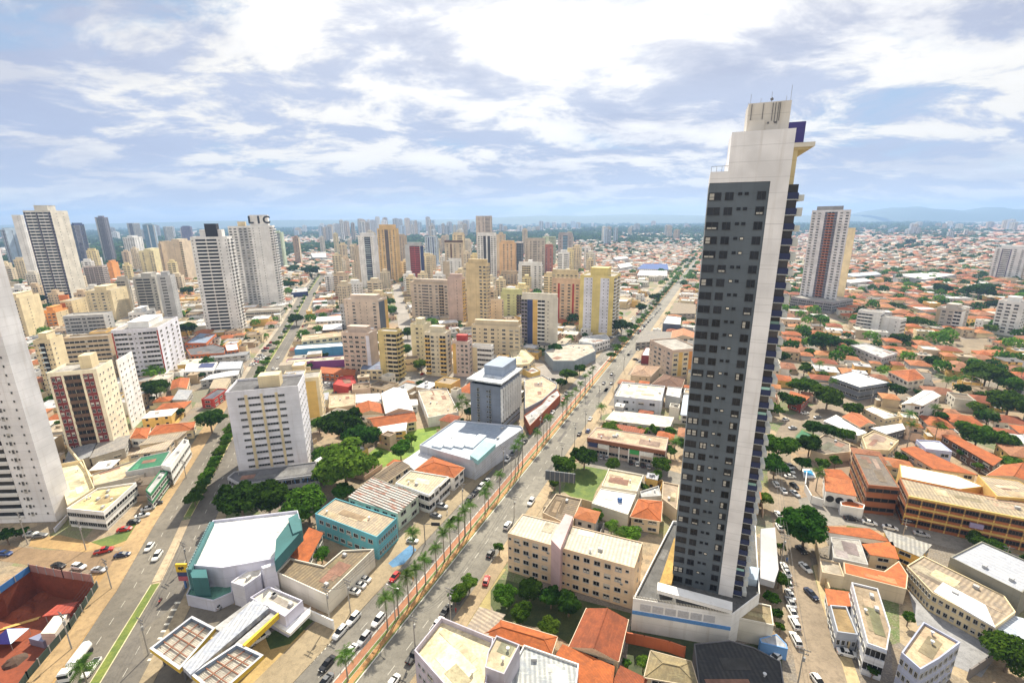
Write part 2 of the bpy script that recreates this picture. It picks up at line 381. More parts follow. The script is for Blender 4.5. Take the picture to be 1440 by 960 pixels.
def merge_arrays(l):
    V = []; F = []; MI = []; mats = []; k = 0
    for kd, col, loc, ang, sc in l:
        b, me = unit(kd, col); v = np.array(b.v)*np.array(sc); c, s = math.cos(ang), math.sin(ang)
        v = np.stack([v[:, 0]*c-v[:, 1]*s+loc[0], v[:, 0]*s+v[:, 1]*c+loc[1], v[:, 2]+loc[2]], 1)
        V.append(v); F += [tuple(q+k for q in f) for f in b.f]; k += len(v)
        ids = []
        for m in me.materials:
            if m not in mats: mats.append(m)
            ids.append(mats.index(m))
        MI += [ids[i] for i in b.m]
    return np.concatenate(V).tolist(), F, mats, MI
def merge(name, l, root):
    V, F, mats, MI = merge_arrays(l); return mk(name, V, F, mats, root, MI)

# ------------------------------------------------------------------ buildings
def frame_of(poly):
    """longest edge direction of a footprint"""
    best = max(range(len(poly)), key=lambda i: math.hypot(poly[(i+1) % len(poly)][0]-poly[i][0], poly[(i+1) % len(poly)][1]-poly[i][1]))
    a, b = poly[best], poly[(best+1) % len(poly)]; return math.atan2(b[1]-a[1], b[0]-a[0]), best
def pitched(root, poly, h, kind, col, surf, over=.45, pitch=.32, name='roof'):
    """hip, gable or shed roof over a four sided footprint; its mesh lies along the ridge so that the tile courses run across the slope"""
    ang, i = frame_of(poly); cx = sum(p[0] for p in poly)/len(poly); cy = sum(p[1] for p in poly)/len(poly)
    c, s = math.cos(-ang), math.sin(-ang)
    q = [((p[0]-cx)*c-(p[1]-cy)*s, (p[0]-cx)*s+(p[1]-cy)*c) for p in inset(poly, -over)]
    q = q[i:]+q[:i]                         # q0->q1 is the long (lower) edge
    w = (abs(q[3][1]-q[0][1])+abs(q[2][1]-q[1][1]))/2; rz = w/2*pitch; b = MB()
    if len(q) == 4 and kind in ('hip', 'gable'):
        ins = w/2 if kind == 'hip' else 0
        ml = ((q[0][0]+q[3][0])/2, (q[0][1]+q[3][1])/2); mr = ((q[1][0]+q[2][0])/2, (q[1][1]+q[2][1])/2); ll = math.hypot(mr[0]-ml[0], mr[1]-ml[1]); t = min(ins/ll, .49)
        r0 = (ml[0]+(mr[0]-ml[0])*t, ml[1]+(mr[1]-ml[1])*t, rz); r1 = (mr[0]-(mr[0]-ml[0])*t, mr[1]-(mr[1]-ml[1])*t, rz)
        Q = [(p[0], p[1], 0) for p in q]
        b.quad(Q[0], Q[1], r1, r0, 0); b.quad(Q[2], Q[3], r0, r1, 0)
        b.poly([Q[1], Q[2], r1], 0 if kind == 'hip' else 1); b.poly([Q[3], Q[0], r0], 0 if kind == 'hip' else 1)
        b.poly([Q[3], Q[2], Q[1], Q[0]], 1)
        b.tube(r0, r1, .16, n=6)
        if kind == 'hip':
            for a_, r_ in ((0, r0), (3, r0), (1, r1), (2, r1)): b.tube(Q[a_], r_, .13, n=5, cap=False)
        for a_ in range(4): b.tube(Q[a_], Q[(a_+1) % 4], .09, n=4, m=1, cap=False)
    else:
        b.prism(q, 0, .18, 1, 0)
    mats = [mat(col, surf), mat('beige', 'plain')]
    return b.build(name, mats, root, (cx, cy, h+.01), ang)
def slab_roof(root, poly, h, col, surf, name='roof', t=.12):
    ang, i = frame_of(poly); cx = sum(p[0] for p in poly)/len(poly); cy = sum(p[1] for p in poly)/len(poly); c, s = math.cos(-ang), math.sin(-ang)
    q = [((p[0]-cx)*c-(p[1]-cy)*s, (p[0]-cx)*s+(p[1]-cy)*c) for p in poly]; b = MB(); b.prism(q, 0, t, 0); return b.build(name, mat(col, surf), root, (cx, cy, h), ang)
def walls(root, poly, h, par, col, z0=0., name='wall', th=.25):
    b = MB(); n = len(poly); i = inset(poly, th); T = h+par
    for k in range(n):
        j = (k+1) % n; a, c_ = poly[k], poly[j]; ai, ci = i[k], i[j]
        b.quad((a[0], a[1], z0), (c_[0], c_[1], z0), (c_[0], c_[1], T), (a[0], a[1], T))
        b.quad((a[0], a[1], T), (c_[0], c_[1], T), (ci[0], ci[1], T), (ai[0], ai[1], T))
        b.quad((ci[0], ci[1], h-.3), (ai[0], ai[1], h-.3), (ai[0], ai[1], T), (ci[0], ci[1], T))
    return b.build(name, mat(col), root)
def clutter(root, roof, poly, h, n, tank=False):
    """vents, air conditioners and tanks standing on a roof"""
    xs = [p[0] for p in poly]; ys = [p[1] for p in poly]; ang, _ = frame_of(poly); k = 0; tries = 0
    pin = inset(poly, 1.2)
    while k < n and tries < 40:
        tries += 1; x = random.uniform(min(xs), max(xs)); y = random.uniform(min(ys), max(ys))
        if not inpoly(pin, np.array([x]), np.array([y]))[0]: continue
        b = MB(); r = random.random(); k += 1; rl = roof.location; ra = roof.rotation_euler[2]; dx, dy = x-rl.x, y-rl.y; x, y = dx*math.cos(-ra)-dy*math.sin(-ra), dx*math.sin(-ra)+dy*math.cos(-ra)
        if tank and k == 1:
            b.tube((0, 0, 0), (0, 0, 1.1), .8, .95, 12); b.tube((0, 0, 1.1), (0, 0, 1.4), .95, .3, 12); b.build('water_tank', mat('blue', 'plain'), roof, (x, y, .12), 0, True)
        elif r < .5: b.box(-.6, .6, -.4, .4, 0, .8); b.box(-.65, -.6, -.3, .3, .1, .7); b.build('rooftop_unit', mat('lgrey', 'plain'), roof, (x, y, .12), 0)
        else: b.tube((0, 0, 0), (0, 0, .7), .18, n=6); b.tube((0, 0, .7), (0, 0, .85), .4, n=8); b.build('roof_vent', mat('metal', 'plain'), roof, (x, y, .12), 0)
def patches(root, poly, h, col, rf):
    """sheets of other age laid over a roof, seams and gutters"""
    c = COL[col] if isinstance(col, str) else col; ang, i = frame_of(poly); cs, sn = math.cos(ang), math.sin(ang); pin = inset(poly, .5)
    xs = [p[0] for p in poly]; ys = [p[1] for p in poly]; area = (max(xs)-min(xs))*(max(ys)-min(ys)); n = 0; tries = 0; want = 0 if area < 60 else (2 if area < 250 else 4)
    ra = rf.rotation_euler[2]; rl = rf.location
    while n < want and tries < 60:
        tries += 1; x, y = random.uniform(min(xs), max(xs)), random.uniform(min(ys), max(ys)); w, d = random.uniform(2.5, 10), random.uniform(1.2, 5)
        pts = [(x+a*w/2*cs-b_*d/2*sn, y+a*w/2*sn+b_*d/2*cs) for a, b_ in ((-1, -1), (1, -1), (1, 1), (-1, 1))]
        if not inpoly(pin, np.array([p[0] for p in pts]), np.array([p[1] for p in pts])).all(): continue
        k = random.choice((.5, .65, .8, 1.2, 1.3)); cc = tuple(min(.8, v*k*(1 if j else random.uniform(.95, 1.1))) for j, v in enumerate(c))
        if random.random() < .2 and max(c) < .6: cc = (.24, .12, .06)
        if min(c) > .8: cc = (.74, .74, .74)
        cc = tuple(round(v*25)/25+.01 for v in cc); lp = [((p[0]-rl.x)*math.cos(-ra)-(p[1]-rl.y)*math.sin(-ra), (p[0]-rl.x)*math.sin(-ra)+(p[1]-rl.y)*math.cos(-ra)) for p in pts]
        b = MB(); b.prism(ccw(lp), .12+.004*n, .17+.012*n); b.build('roof_patch', mat(cc, 'flat'), rf); n += 1
def building(name, label, cat, roofpx, h, wall='offwhite', roof='flat', rcol='concrete', surf=None, par=.5, fac='auto', fcol=None, group=None, world=None, fh=None, units=1, tank=False, skip=(), grow=1.0, framecol='white', z0=0., noocc=False):
    poly = ccw(world if world else [G(x, y, h) for x, y in roofpx])
    cx = sum(p[0] for p in poly)/len(poly); cy = sum(p[1] for p in poly)/len(poly)
    if not noocc: occupy(poly, grow)
    root = empty(name, (cx, cy, z0), label, cat, group); q = [(p[0]-cx, p[1]-cy) for p in poly]; H = h-z0
    if roof in ('hip', 'gable') and len(q) == 4:
        walls(root, q, H, 0.0, wall); pitched(root, q, H, roof, rcol, surf or 'tile')
    elif roof == 'shed':
        walls(root, q, H, 0.0, wall); slab_roof(root, inset(q, -.35), H+.01, rcol, surf or 'corr', t=.16)
    else:
        walls(root, q, H, par, wall); rf = slab_roof(root, inset(q, .24), H-.12, rcol, surf or 'flat'); clutter(root, rf, q, H, units, tank)
        if surf != 'sheet' and group is None: patches(root, q, H, rcol, rf)
    fl = max(1, round(H/3.3)); f_h = H/fl; items = []; pan = []
    for i in range(len(poly)):
        a, b_ = poly[i], poly[(i+1) % len(poly)]; ln = math.hypot(b_[0]-a[0], b_[1]-a[1])
        mx, my = (a[0]+b_[0])/2, (a[1]+b_[1])/2
        nx, ny = (b_[1]-a[1])/ln, -(b_[0]-a[0])/ln
        if ln < 3.5 or (-mx*nx-my*ny) <= 0 or i in skip: continue
        if fac == 'auto':
            n = max(1, int(ln/random.uniform(3.2, 4.6))); bs = 'w*%d' % n
        elif fac is None: continue
        elif isinstance(fac, dict):
            # keyed by 'f' (faces the camera most squarely) and 's'
            d = math.hypot(mx, my); facing = (-mx*nx-my*ny)/d; bs = None
            bs = fac.get('f') if ny < -.6 else fac.get('s')
            if not bs: continue
        else: bs = fac
        facade(items, pan, q[i], q[(i+1) % len(q)], .0, fl, f_h, bs, fcol or wall, min(1.3, f_h*.42), framecol)
        if fac == 'auto' and fl < 3 and ln > 6:       # a street door or shutter
            ang = math.atan2(q[(i+1) % len(q)][1]-q[i][1], q[(i+1) % len(q)][0]-q[i][0])
    panels(root, pan); place_items(root, items)
    return root
def panels(root, pan):
    for (_, p0, p1, o, z0, z1, c) in pan:
        b = MB(); b.prism(ccw([p0, p1, (p1[0]+o[0], p1[1]+o[1]), (p0[0]+o[0], p0[1]+o[1])]), z0+.05, z1-.05); b.build('wall_panel', mat(c), root)
TOWERS = []
def tower(name, label, base, ty, lx, rx, th, wall, front, side, cat='apartment tower', roofc='concrete', pent=1, pcol=None, fh=3.0, far=None, group=None, z0=0., wh=1.3, framecol='white', cap=None, rnd=.25):
    """near corner on the ground seen at base, its top at row ty; lx, rx: columns its roof's left and right corners show at (or minus metres)"""
    Nn = G(*base, z0); h = height_to(Nn, ty); a = (math.sin(R(th)), math.cos(R(th))); b = (a[1], -a[0])
    def solve(dx, dy, tx, sign):
        if tx < 0: return -tx
        lo, hi = .5, 90.
        for _ in range(40):
            m = (lo+hi)/2; q = P(Nn[0]+dx*m, Nn[1]+dy*m, h)[0]
            if (q > tx) if sign < 0 else (q < tx): lo = m
            else: hi = m
        return m
    wl = solve(-b[0], -b[1], lx, -1); wr = solve(a[0], a[1], rx, 1)
    if wr > 60: wr = 18
    Lp = (Nn[0]-b[0]*wl, Nn[1]-b[1]*wl); Rp = (Nn[0]+a[0]*wr, Nn[1]+a[1]*wr); F = (Lp[0]+a[0]*wr, Lp[1]+a[1]*wr)
    poly = [Lp, Nn, Rp, F]; cx, cy = (Lp[0]+Rp[0])/2, (Lp[1]+Rp[1])/2; occupy(poly, 3)
    dist = math.hypot(cx, cy); far = (dist > 480) if far is None else far
    root = empty(name, (cx, cy, z0), label, cat, group); q = [(p[0]-cx, p[1]-cy) for p in poly]; H = h-z0
    fl = max(2, round((H-3.5)/fh)); f_h = (H-1.0)/(fl+.6); items = []; pan = []; zb = f_h*.6
    facade(items, pan, q[0], q[1], zb, fl, f_h, front, wall, wh, framecol, rnd)
    if side: facade(items, pan, q[1], q[2], zb, fl, f_h, side, wall, wh, framecol, rnd)
    wb = walls(root, q, H, .9, wall); panels(root, pan)
    if far and items:
        V, F_, ms, MI = merge_arrays(items); me = wb.data
        nv = len(me.vertices); v0 = [tuple(v.co) for v in me.vertices]; f0 = [tuple(p.vertices) for p in me.polygons]
        m2 = [mat(wall)]+ms; bpy.data.objects.remove(wb); mk('wall', v0+V, f0+[tuple(i+nv for i in f) for f in F_], m2, root, [0]*len(f0)+[i+1 for i in MI])
    else: place_items(root, items)
    slab_roof(root, inset(q, .24), H-.1, roofc, 'flat')
    if pent:
        i = inset(q, min(wl, wr)*.27); bb = MB(); bb.prism(i, H, H+2.8*pent+1.2, 0); bb.prism(inset(i, -.25), H+2.8*pent+1.2, H+2.8*pent+1.5, 0)
        rh_ = bb.build('roof_house', mat(pcol or wall), root)
        if not far: 
            b2 = MB(); c0 = i[0]; b2.tube((c0[0]+1, c0[1]+1, H+2.8*pent+1.5), (c0[0]+1, c0[1]+1, H+2.8*pent+6), .06, n=5); b2.build('antenna', mat('grey', 'plain'), rh_)
    if cap:
        b3 = MB(); b3.prism(inset(q, -.5), H+.9, H+1.3); b3.build('cornice', mat(cap), root)
    TOWERS.append((root, q, H, poly)); return root, q, H
# ------------------------------------------------------------------ ground, pit, roads
AV = (math.sin(R(24.4)), math.cos(R(24.4))); BV = (AV[1], -AV[0]); A0 = (-20., 118.5)
def av(s, t): return (A0[0]+BV[0]*s+AV[0]*t, A0[1]+BV[1]*s+AV[1]*t)     # s across (right +), t along the main avenue
def groundmat():
    m, t, b, o = newmat('ground_city'); b.inputs['Roughness'].default_value = .9
    p = tn(t, 'ShaderNodeNewGeometry').outputs['Position']
    v = tn(t, 'ShaderNodeTexVoronoi', feature='F1'); v.inputs['Scale'].default_value = .055; t.links.new(p, v.inputs['Vector'])
    sp = tn(t, 'ShaderNodeSeparateColor'); t.links.new(v.outputs['Color'], sp.inputs[0])
    a = tnoise(t, p, .03, 6, .6); s = tnoise(t, p, .35, 6, .7); f = tnoise(t, p, 2.2, 4, .65)
    c0 = tmix(t, sp.outputs[0], (.20, .16, .11, 1), (.40, .31, .19, 1))
    c1 = tmix(t, tramp(t, sp.outputs[1], .55, .6), c0, (.17, .15, .13, 1))
    c2 = tmix(t, tramp(t, sp.outputs[2], .80, .84), c1, (.09, .14, .035, 1))
    c3 = tmix(t, tramp(t, a, .50, .62, 0, .7), c2, (.34, .20, .10, 1))
    c4 = tmix(t, tramp(t, s, .46, .62, 0, .8), c3, (.15, .12, .085, 1))
    c5 = tmix(t, tramp(t, f, .45, .7, 0, .4), c4, (.52, .45, .34, 1))
    t.links.new(c5, b.inputs['Base Color']); return m
pit = ccw([G(-60, 862), G(2, 832), G(43, 803), G(90, 812), G(131, 818), G(135, 828), G(96, 884), G(38, 952), G(18, 985), G(-80, 985)])
bz = 9600.
import bmesh
bm = bmesh.new()
def loop(pts, z): 
    vs = [bm.verts.new((p[0], p[1], z)) for p in pts]; return [bm.edges.new((vs[i], vs[(i+1) % len(vs)])) for i in range(len(vs))]
es = loop([(-bz, -300), (bz, -300), (bz, bz), (-bz, bz)], 0)+loop(pit, 0)
bmesh.ops.triangle_fill(bm, edges=es, use_beauty=True, use_dissolve=False)
me = bpy.data.meshes.new('ground'); bm.to_mesh(me); bm.free(); me.materials.append(groundmat())
if me.polygons[0].normal.z < 0: me.flip_normals()
g_ = struct(ob('ground', me)); occupy(pit, 1)
b = MB(); n_ = len(pit)
for i in range(n_):
    p, q = pit[i], pit[(i+1) % n_]; b.quad((p[0], p[1], 0), (q[0], q[1], 0), (q[0], q[1], -8), (p[0], p[1], -8), 0)
b.poly([(p[0], p[1], -8) for p in pit], 0)
struct(b.build('excavation', mat('redsoil', 'road')))
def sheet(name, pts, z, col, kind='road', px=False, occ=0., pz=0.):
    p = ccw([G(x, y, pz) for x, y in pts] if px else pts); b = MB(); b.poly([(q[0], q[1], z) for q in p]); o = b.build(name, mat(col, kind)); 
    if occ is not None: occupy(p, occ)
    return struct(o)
def strip(name, line, s0, s1, z, col, kind='road', occ=0., thick=None):
    """a band along a polyline between the offsets s0 and s1 (right is +)"""
    Lf, Rt = [], []
    for i, p in enumerate(line):
        a = line[max(0, i-1)]; c = line[min(len(line)-1, i+1)]; d = Vector((c[0]-a[0], c[1]-a[1])).normalized(); nr = (d.y, -d.x)
        Lf.append((p[0]+nr[0]*s0, p[1]+nr[1]*s0)); Rt.append((p[0]+nr[0]*s1, p[1]+nr[1]*s1))
    b = MB()
    for i in range(len(line)-1):
        if thick: b.prism(ccw([Lf[i], Rt[i], Rt[i+1], Lf[i+1]]), z-thick, z)
        else:
            q = ccw([Lf[i], Rt[i], Rt[i+1], Lf[i+1]]); b.poly([(w[0], w[1], z) for w in q])
        if occ is not None: occupy([Lf[i], Rt[i], Rt[i+1], Lf[i+1]], occ)
    return struct(b.build(name, mat(col, kind)))
main = [av(0, t) for t in (-75, -20, 60, 140, 230, 330, 420, 560, 700, 1000, 1150)]
strip('avenue_carriageway', main, -13.2, -4.9, .03, 'asphalt', occ=1)
strip('avenue_carriageway', main, 0.1, 11.2, .03, (.205, .19, .16), occ=1)
strip('pavement', main, -21.5, -13.2, .14, (.34, .27, .17), occ=0, thick=.13)
strip('pavement', main, 11.2, 15.5, .14, (.37, .28, .17), occ=0, thick=.13)
strip('median_kerb', main, -5.1, .15, .12, (.62, .60, .55), occ=0, thick=.11)
strip('cycle_path', main, -4.6, -2.9, .15, (.38, .17, .09), occ=None, thick=.02)
strip('median_grass', main, -2.75, -2.0, .155, (.10, .15, .03), 'grass', occ=None, thick=.02)
strip('footpath', main, -1.9, -.6, .15, (.42, .22, .08), occ=None, thick=.02)
strip('median_grass', main, -.55, -.15, .155, (.13, .17, .03), 'grass', occ=None, thick=.02)
# lane dashes
b = MB()
for k in range(-18, 90):
    for s in (-8.9, 5.4):
        t0 = k*7.0; q = [av(s-.07, t0), av(s+.07, t0), av(s+.07, t0+2.6), av(s-.07, t0+2.6)]; b.poly([(w[0], w[1], .037) for w in ccw(q)])
struct(b.build('lane_marking', mat((.46, .44, .38), 'plain')))
pt = MB()
for k in range(46):          # patches of newer and older asphalt
    s = random.choice((-11, -9, -7, 2, 4, 7, 9)); t = random.uniform(-45, 330); w_, l_ = random.uniform(.5, 1.7), random.uniform(2, 14); pt.poly([(w[0], w[1], .034) for w in ccw([av(s-w_, t), av(s+w_, t), av(s+w_*random.uniform(.6, 1), t+l_), av(s-w_, t+l_)])], random.choice((0, 0, 1)))
struct(pt.build('asphalt_patch', [mat((.12, .11, .10), 'road'), mat((.26, .24, .20), 'road')]))
# low rail along the cycle path
def rail(name, label, p, q, hgt=.9, step=3.0, col='dgrey', group=None, posts=True, bars=2):
    r = empty(name, (p[0], p[1], .1), label, 'railing', group); ln = math.hypot(q[0]-p[0], q[1]-p[1]); ang = math.atan2(q[1]-p[1], q[0]-p[0]); b = MB()
    for k in range(int(ln/step)+1): b.box(k*step-.04, k*step+.04, -.04, .04, 0, hgt)
    for z in [hgt*(i+1)/bars for i in range(bars)]: b.box(0, ln, -.03, .03, z-.05, z)
    b.build('rail', mat(col, 'plain'), r, (0, 0, 0), ang); return r
for i, t in enumerate(range(-60, 200, 52)): rail('railing', 'low dark rail along the cycle path of the palm median', av(-4.8, t), av(-4.8, t+52), .7, 2.6, 'dgrey', 'rail lengths along the cycle path')
# left avenue
lmed = [(-88, 52), (-96.3, 83), (-104.8, 113.5), (-116.8, 145), (-127.5, 177), (-138, 207), (-158, 262), (-181, 327), (-226, 466), (-290, 650), (-349, 834), (-400, 994), (-520, 1370), (-700, 1950)]
strip('avenue_carriageway', lmed, -9.6, -1.2, .03, (.17, .15, .12), occ=1)
strip('avenue_carriageway', lmed, 1.2, 9.8, .03, (.15, .135, .115), occ=1)
strip('pavement', lmed[:7], -15.5, -9.6, .13, (.38, .26, .13), occ=0, thick=.12)
strip('pavement', lmed[6:12], -12.5, -9.6, .13, (.40, .34, .26), occ=0, thick=.12)
strip('pavement', lmed[:12], 9.8, 13, .13, (.34, .27, .17), occ=0, thick=.12)
strip('median_kerb', lmed[:2]+[(-104.6, 113)], -1.25, 1.25, .12, (.60, .54, .34), occ=0, thick=.11)
strip('median_grass', lmed[:2]+[(-104.6, 113)], -1.0, 1.0, .14, (.12, .18, .03), 'grass', occ=None, thick=.03)
strip('median_gravel', [(-104.9, 114), (-110, 128), (-116, 143)], -1.3, 1.3, .12, (.42, .33, .22), occ=0, thick=.11)
strip('median_kerb', lmed[3:], -1.25, 1.25, .12, (.60, .50, .25), occ=0, thick=.11)
strip('median_grass', lmed[3:], -1.0, 1.0, .14, (.13, .19, .035), 'grass', occ=None, thick=.03)
b = MB()
for i in range(len(lmed)-1):
    p, q = Vector(lmed[i]), Vector(lmed[i+1]); d = (q-p).normalized(); nr = Vector((d.y, -d.x)); n = int((q-p).length/6)
    if i > 7: break
    for k in range(n):
        for s in (-5.4, 5.4):
            w = p+d*(k*6.)+nr*s; b.poly([(w.x-.07*nr.x, w.y-.07*nr.y, .037), (w.x+.07*nr.x, w.y+.07*nr.y, .037), (w.x+.07*nr.x+d.x*2.4, w.y+.07*nr.y+d.y*2.4, .037), (w.x-.07*nr.x+d.x*2.4, w.y-.07*nr.y+d.y*2.4, .037)])
struct(b.build('lane_marking', mat((.46, .44, .38), 'plain')))
occupy([G(-80, 730), G(30, 735), G(60, 765), G(-80, 768)], 0)
# other streets, outlines on the ground as the photograph shows them
sheet('side_street', [(-60, 765), (0, 766), (60, 772), (140, 776), (196, 772), (178, 800), (150, 803), (90, 797), (45, 795), (0, 788), (-60, 786)], .02, (.27, .18, .10), px=True, occ=1)
sheet('verge', [(128, 805), (160, 803), (168, 810), (150, 850), (100, 925), (75, 962), (40, 962), (98, 886), (136, 828)], .04, (.42, .26, .095), px=True)
sheet('verge', [(40, 768), (120, 776), (190, 765), (215, 740), (212, 720), (180, 745), (140, 765), (85, 752), (45, 756)], .03, (.40, .26, .11), px=True)
sheet('lawn', [(128, 762), (170, 748), (200, 728), (212, 722), (212, 736), (185, 757), (150, 770)], .045, (.10, .16, .03), 'grass', px=True, occ=None)
sheet('street', [(1125, 975), (1108, 880), (1096, 800), (1084, 720), (1079, 665), (1083, 625), (1098, 598), (1128, 574), (1190, 557), (1290, 541), (1400, 530), (1405, 536), (1300, 549), (1262, 560), (1190, 578), (1140, 590), (1118, 612), (1112, 640), (1113, 668), (1122, 700), (1133, 740), (1140, 790), (1156, 850), (1180, 920), (1196, 975)], .03, (.26, .205, .145), px=True, occ=1)
sheet('pavement', [(1196, 975), (1180, 920), (1156, 850), (1143, 795), (1152, 793), (1168, 850), (1196, 920), (1215, 975)], .05, (.46, .36, .20), px=True)
sheet('street', [(1122, 700), (1150, 697), (1200, 715), (1262, 731), (1330, 750), (1440, 782), (1560, 820), (1560, 838), (1440, 798), (1320, 766), (1250, 748), (1190, 738), (1133, 740)], .035, (.24, .22, .19), px=True, occ=1)
sheet('street', [(822, 655), (835, 637), (880, 647), (945, 662), (965, 668), (962, 690), (900, 672), (850, 660)], .035, (.24, .22, .19), px=True, occ=0)
sheet('street', [(585, 545), (600, 525), (575, 500), (562, 470), (556, 430), (552, 400), (562, 400), (574, 440), (590, 490), (612, 520), (660, 530), (735, 522), (790, 505), (830, 500), (850, 520), (800, 545), (770, 538), (700, 545), (640, 545)], .04, (.30, .27, .24), px=True, occ=0)
sheet('street', [(430, 560), (440, 520), (475, 525), (560, 520), (600, 525), (590, 545), (540, 538), (470, 545)], .045, (.27, .25, .22), px=True, occ=0)
sheet('forecourt', [(498, 840), (560, 776), (620, 735), (600, 700), (640, 665), (615, 655), (520, 740), (440, 840), (470, 868)], .03, (.31, .255, .185), px=True, occ=0)
sheet('parking_bay', [(546, 792), (577, 766), (586, 773), (568, 793), (552, 798)], .15, (.10, .24, .42), px=True, occ=None)
sheet('forecourt', [(195, 890), (262, 838), (330, 850), (470, 870), (455, 880), (440, 905), (395, 960), (395, 1000), (180, 1000), (205, 935)], .035, (.17, .15, .12), px=True, occ=0)
sheet('forecourt', [(358, 905), (400, 880), (440, 888), (470, 868), (500, 845), (510, 850), (470, 898), (405, 965), (330, 965)], .045, (.50, .35, .14), px=True, occ=0)
sheet('lawn', [(372, 893), (400, 880), (430, 865), (446, 868), (433, 880), (408, 905), (380, 913)], .06, (.06, .11, .03), 'grass', px=True, occ=None)
sheet('lawn', [(574, 605), (625, 598), (612, 620), (580, 640), (556, 650), (530, 660), (515, 640), (532, 627), (560, 640)], .03, (.16, .28, .035), 'grass', px=True, occ=0)
sheet('lawn', [(792, 690), (800, 665), (835, 650), (856, 662), (838, 690), (830, 712), (805, 700)], .03, (.10, .17, .03), 'grass', px=True, occ=0)
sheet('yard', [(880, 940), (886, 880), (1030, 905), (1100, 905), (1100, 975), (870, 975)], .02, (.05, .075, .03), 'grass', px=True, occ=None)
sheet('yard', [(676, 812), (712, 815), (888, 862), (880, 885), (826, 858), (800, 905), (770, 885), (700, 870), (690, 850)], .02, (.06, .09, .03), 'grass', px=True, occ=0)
sheet('verge', [(640, 872), (662, 838), (690, 795), (712, 800), (690, 830), (690, 868), (668, 885), (655, 890)], .05, (.42, .34, .14), px=True, occ=0)
sheet('yard', [(1278, 832), (1290, 822), (1412, 905), (1380, 952), (1340, 935), (1345, 905), (1300, 875), (1290, 880)], .03, (.30, .30, .31), px=True, occ=0)
sheet('yard', [(1270, 640), (1150, 640), (1135, 690), (1160, 705), (1200, 700), (1210, 690)], .02, (.30, .22, .15), px=True, occ=None)
sheet('bare_lot', [(1342, 478), (1385, 475), (1400, 490), (1350, 500)], .03, (.26, .2, .13), px=True, occ=0)
sheet('lawn', [(1195, 722), (1204, 716), (1225, 740), (1200, 760), (1185, 760)], .03, (.10, .13, .04), 'grass', px=True, occ=None)
# striped pedestrian kerb by the filling station
b = MB()
for k in range(13):
    x0, y0 = 468-k*5.2, 898+k*5.2; p = G(x0, y0); b.box(p[0]-.35, p[0]+.35, p[1]-.9, p[1]+.9, .05, .07)
for k in range(9):
    x0, y0 = 250-k*4.6, 847+k*10; p = G(x0, y0); b.box(p[0]-.9, p[0]+.9, p[1]-.3, p[1]+.3, .05, .07)
struct(b.build('painted_kerb', mat((.72, .68, .58), 'plain')))

# ------------------------------------------------------------------ towers
T = tower
T('apartment_tower', 'white tower cut by the left edge, with dark stacked loggias and small windows', (80, 733), 330, -30, -7, -2, (.80, .79, .80), 'd20:white p1 v1 w1.4 v1 p3 v1 p1.6', 'p1', pent=0, far=False)
T('apartment_tower', 'tall white tower with dark balcony grid and plain pale side, above orange blocks', (104, 430), 297, 32, 95, -8, 'offwhite', 'd.5:mauve b2.4:white d.5:mauve b2.4:white d.6:mauve', 'p1 v1 p1 v1 p1', pent=2, far=False, fh=3.6)
T('apartment_tower', 'white tower wing with a single high window, left of the tall dark-gridded tower', (56, 405), 303, 16, 33, -8, 'white', 'p2 v1 p1', 'p1 v1 p1', pent=0)
T('apartment_tower', 'pale blue ribbed tower at the left edge of the skyline', (22, 378), 323, 0, 26, -8, 'paleblue', 's1 p.3 s1:mauve s1', 'w2', pent=1)
T('apartment_tower', 'cream tower with a navy stripe between the ribbed tower and the tall gridded one', (47, 376), 325, 20, 45, -8, 'beige', 'p2 s1:navy p1', 'p1', pent=0)
T('apartment_tower', 'slim dark blue tower with a mauve side right of the tall gridded tower', (118, 374), 316, 99, 118, -10, 'navy', 'w1 s1 w1', 's1:mauve p.2 s1', pent=1, wh=1.6)
T('apartment_tower', 'dark mauve-grey tower with a grey pilaster at its left, standing alone on the skyline', (160, 371), 306, 133, 166, -12, 'mauve', 'p1:lgrey s1:slate s3 s1', 's1 p.4 s1', pent=1, wh=1.6)
T('apartment_tower', 'white block with rows of small windows behind the cream tower', (196, 370), 334, 172, 200, -12, 'white', 'w*5', 'w*3')
T('apartment_tower', 'grey tower with a flat crown just left of the teal-topped one', (196, 352), 314, 178, 196, -12, 'lgrey', 'p1 s2:mauve p1', 's1', pent=0)
T('apartment_tower', 'white tower with a teal cornice and a pale fin up its front', (222, 355), 316, 200, 229, -10, 'paleblue', 's2:sky p.6:white s2:sky', 's1:white p1', pent=1, cap='teal')
T('apartment_tower', 'narrow grey-white tower right of the teal-topped one', (240, 352), 319, 229, 242, -12, 'lgrey', 's1 p1', 's1', pent=0)
T('apartment_tower', 'dark purple squat tower block above the beige pair', (272, 345), 319, 254, 275, -14, (.12, .08, .16), 'w*4', 'w*3', pent=1)
T('apartment_tower', 'yellow-cream tower with two columns of dark windows', (222, 386), 353, 195, 231, -16, (.68, .60, .34), 'w3 p1 w1 w1', 'v*3', pent=1)
T('apartment_tower', 'tall beige tower with a column of balconies at its right edge', (266, 396), 340, 232, 272, -14, 'beige', 'p3 v1 p2 b1.2:cream', 'p1 v1', pent=1)
T('apartment_tower', 'beige tower half hidden behind the beige tower with balconies', (236, 394), 343, 222, 240, -14, 'tan', 'p1 w1', 'p1')
T('hotel_tower', 'white tower with stacked white balcony bands and a black sign box on its roof', (341, 470), 334, 267, 326, -12, 'white', 'v.9 p.2 b5.5:white v1 p.6 v1', 'b1 v1 b1', pent=0, far=False, fh=3.0)
T('office_tower', 'broad white tower carrying three black letters, with pierced sides', (398, 430), 318, 347, 386, -14, 'white', 'w1 v1 p.5 v1 p2 w1', 'b1:white p.4 b1:white', pent=0, far=False, fh=3.1)
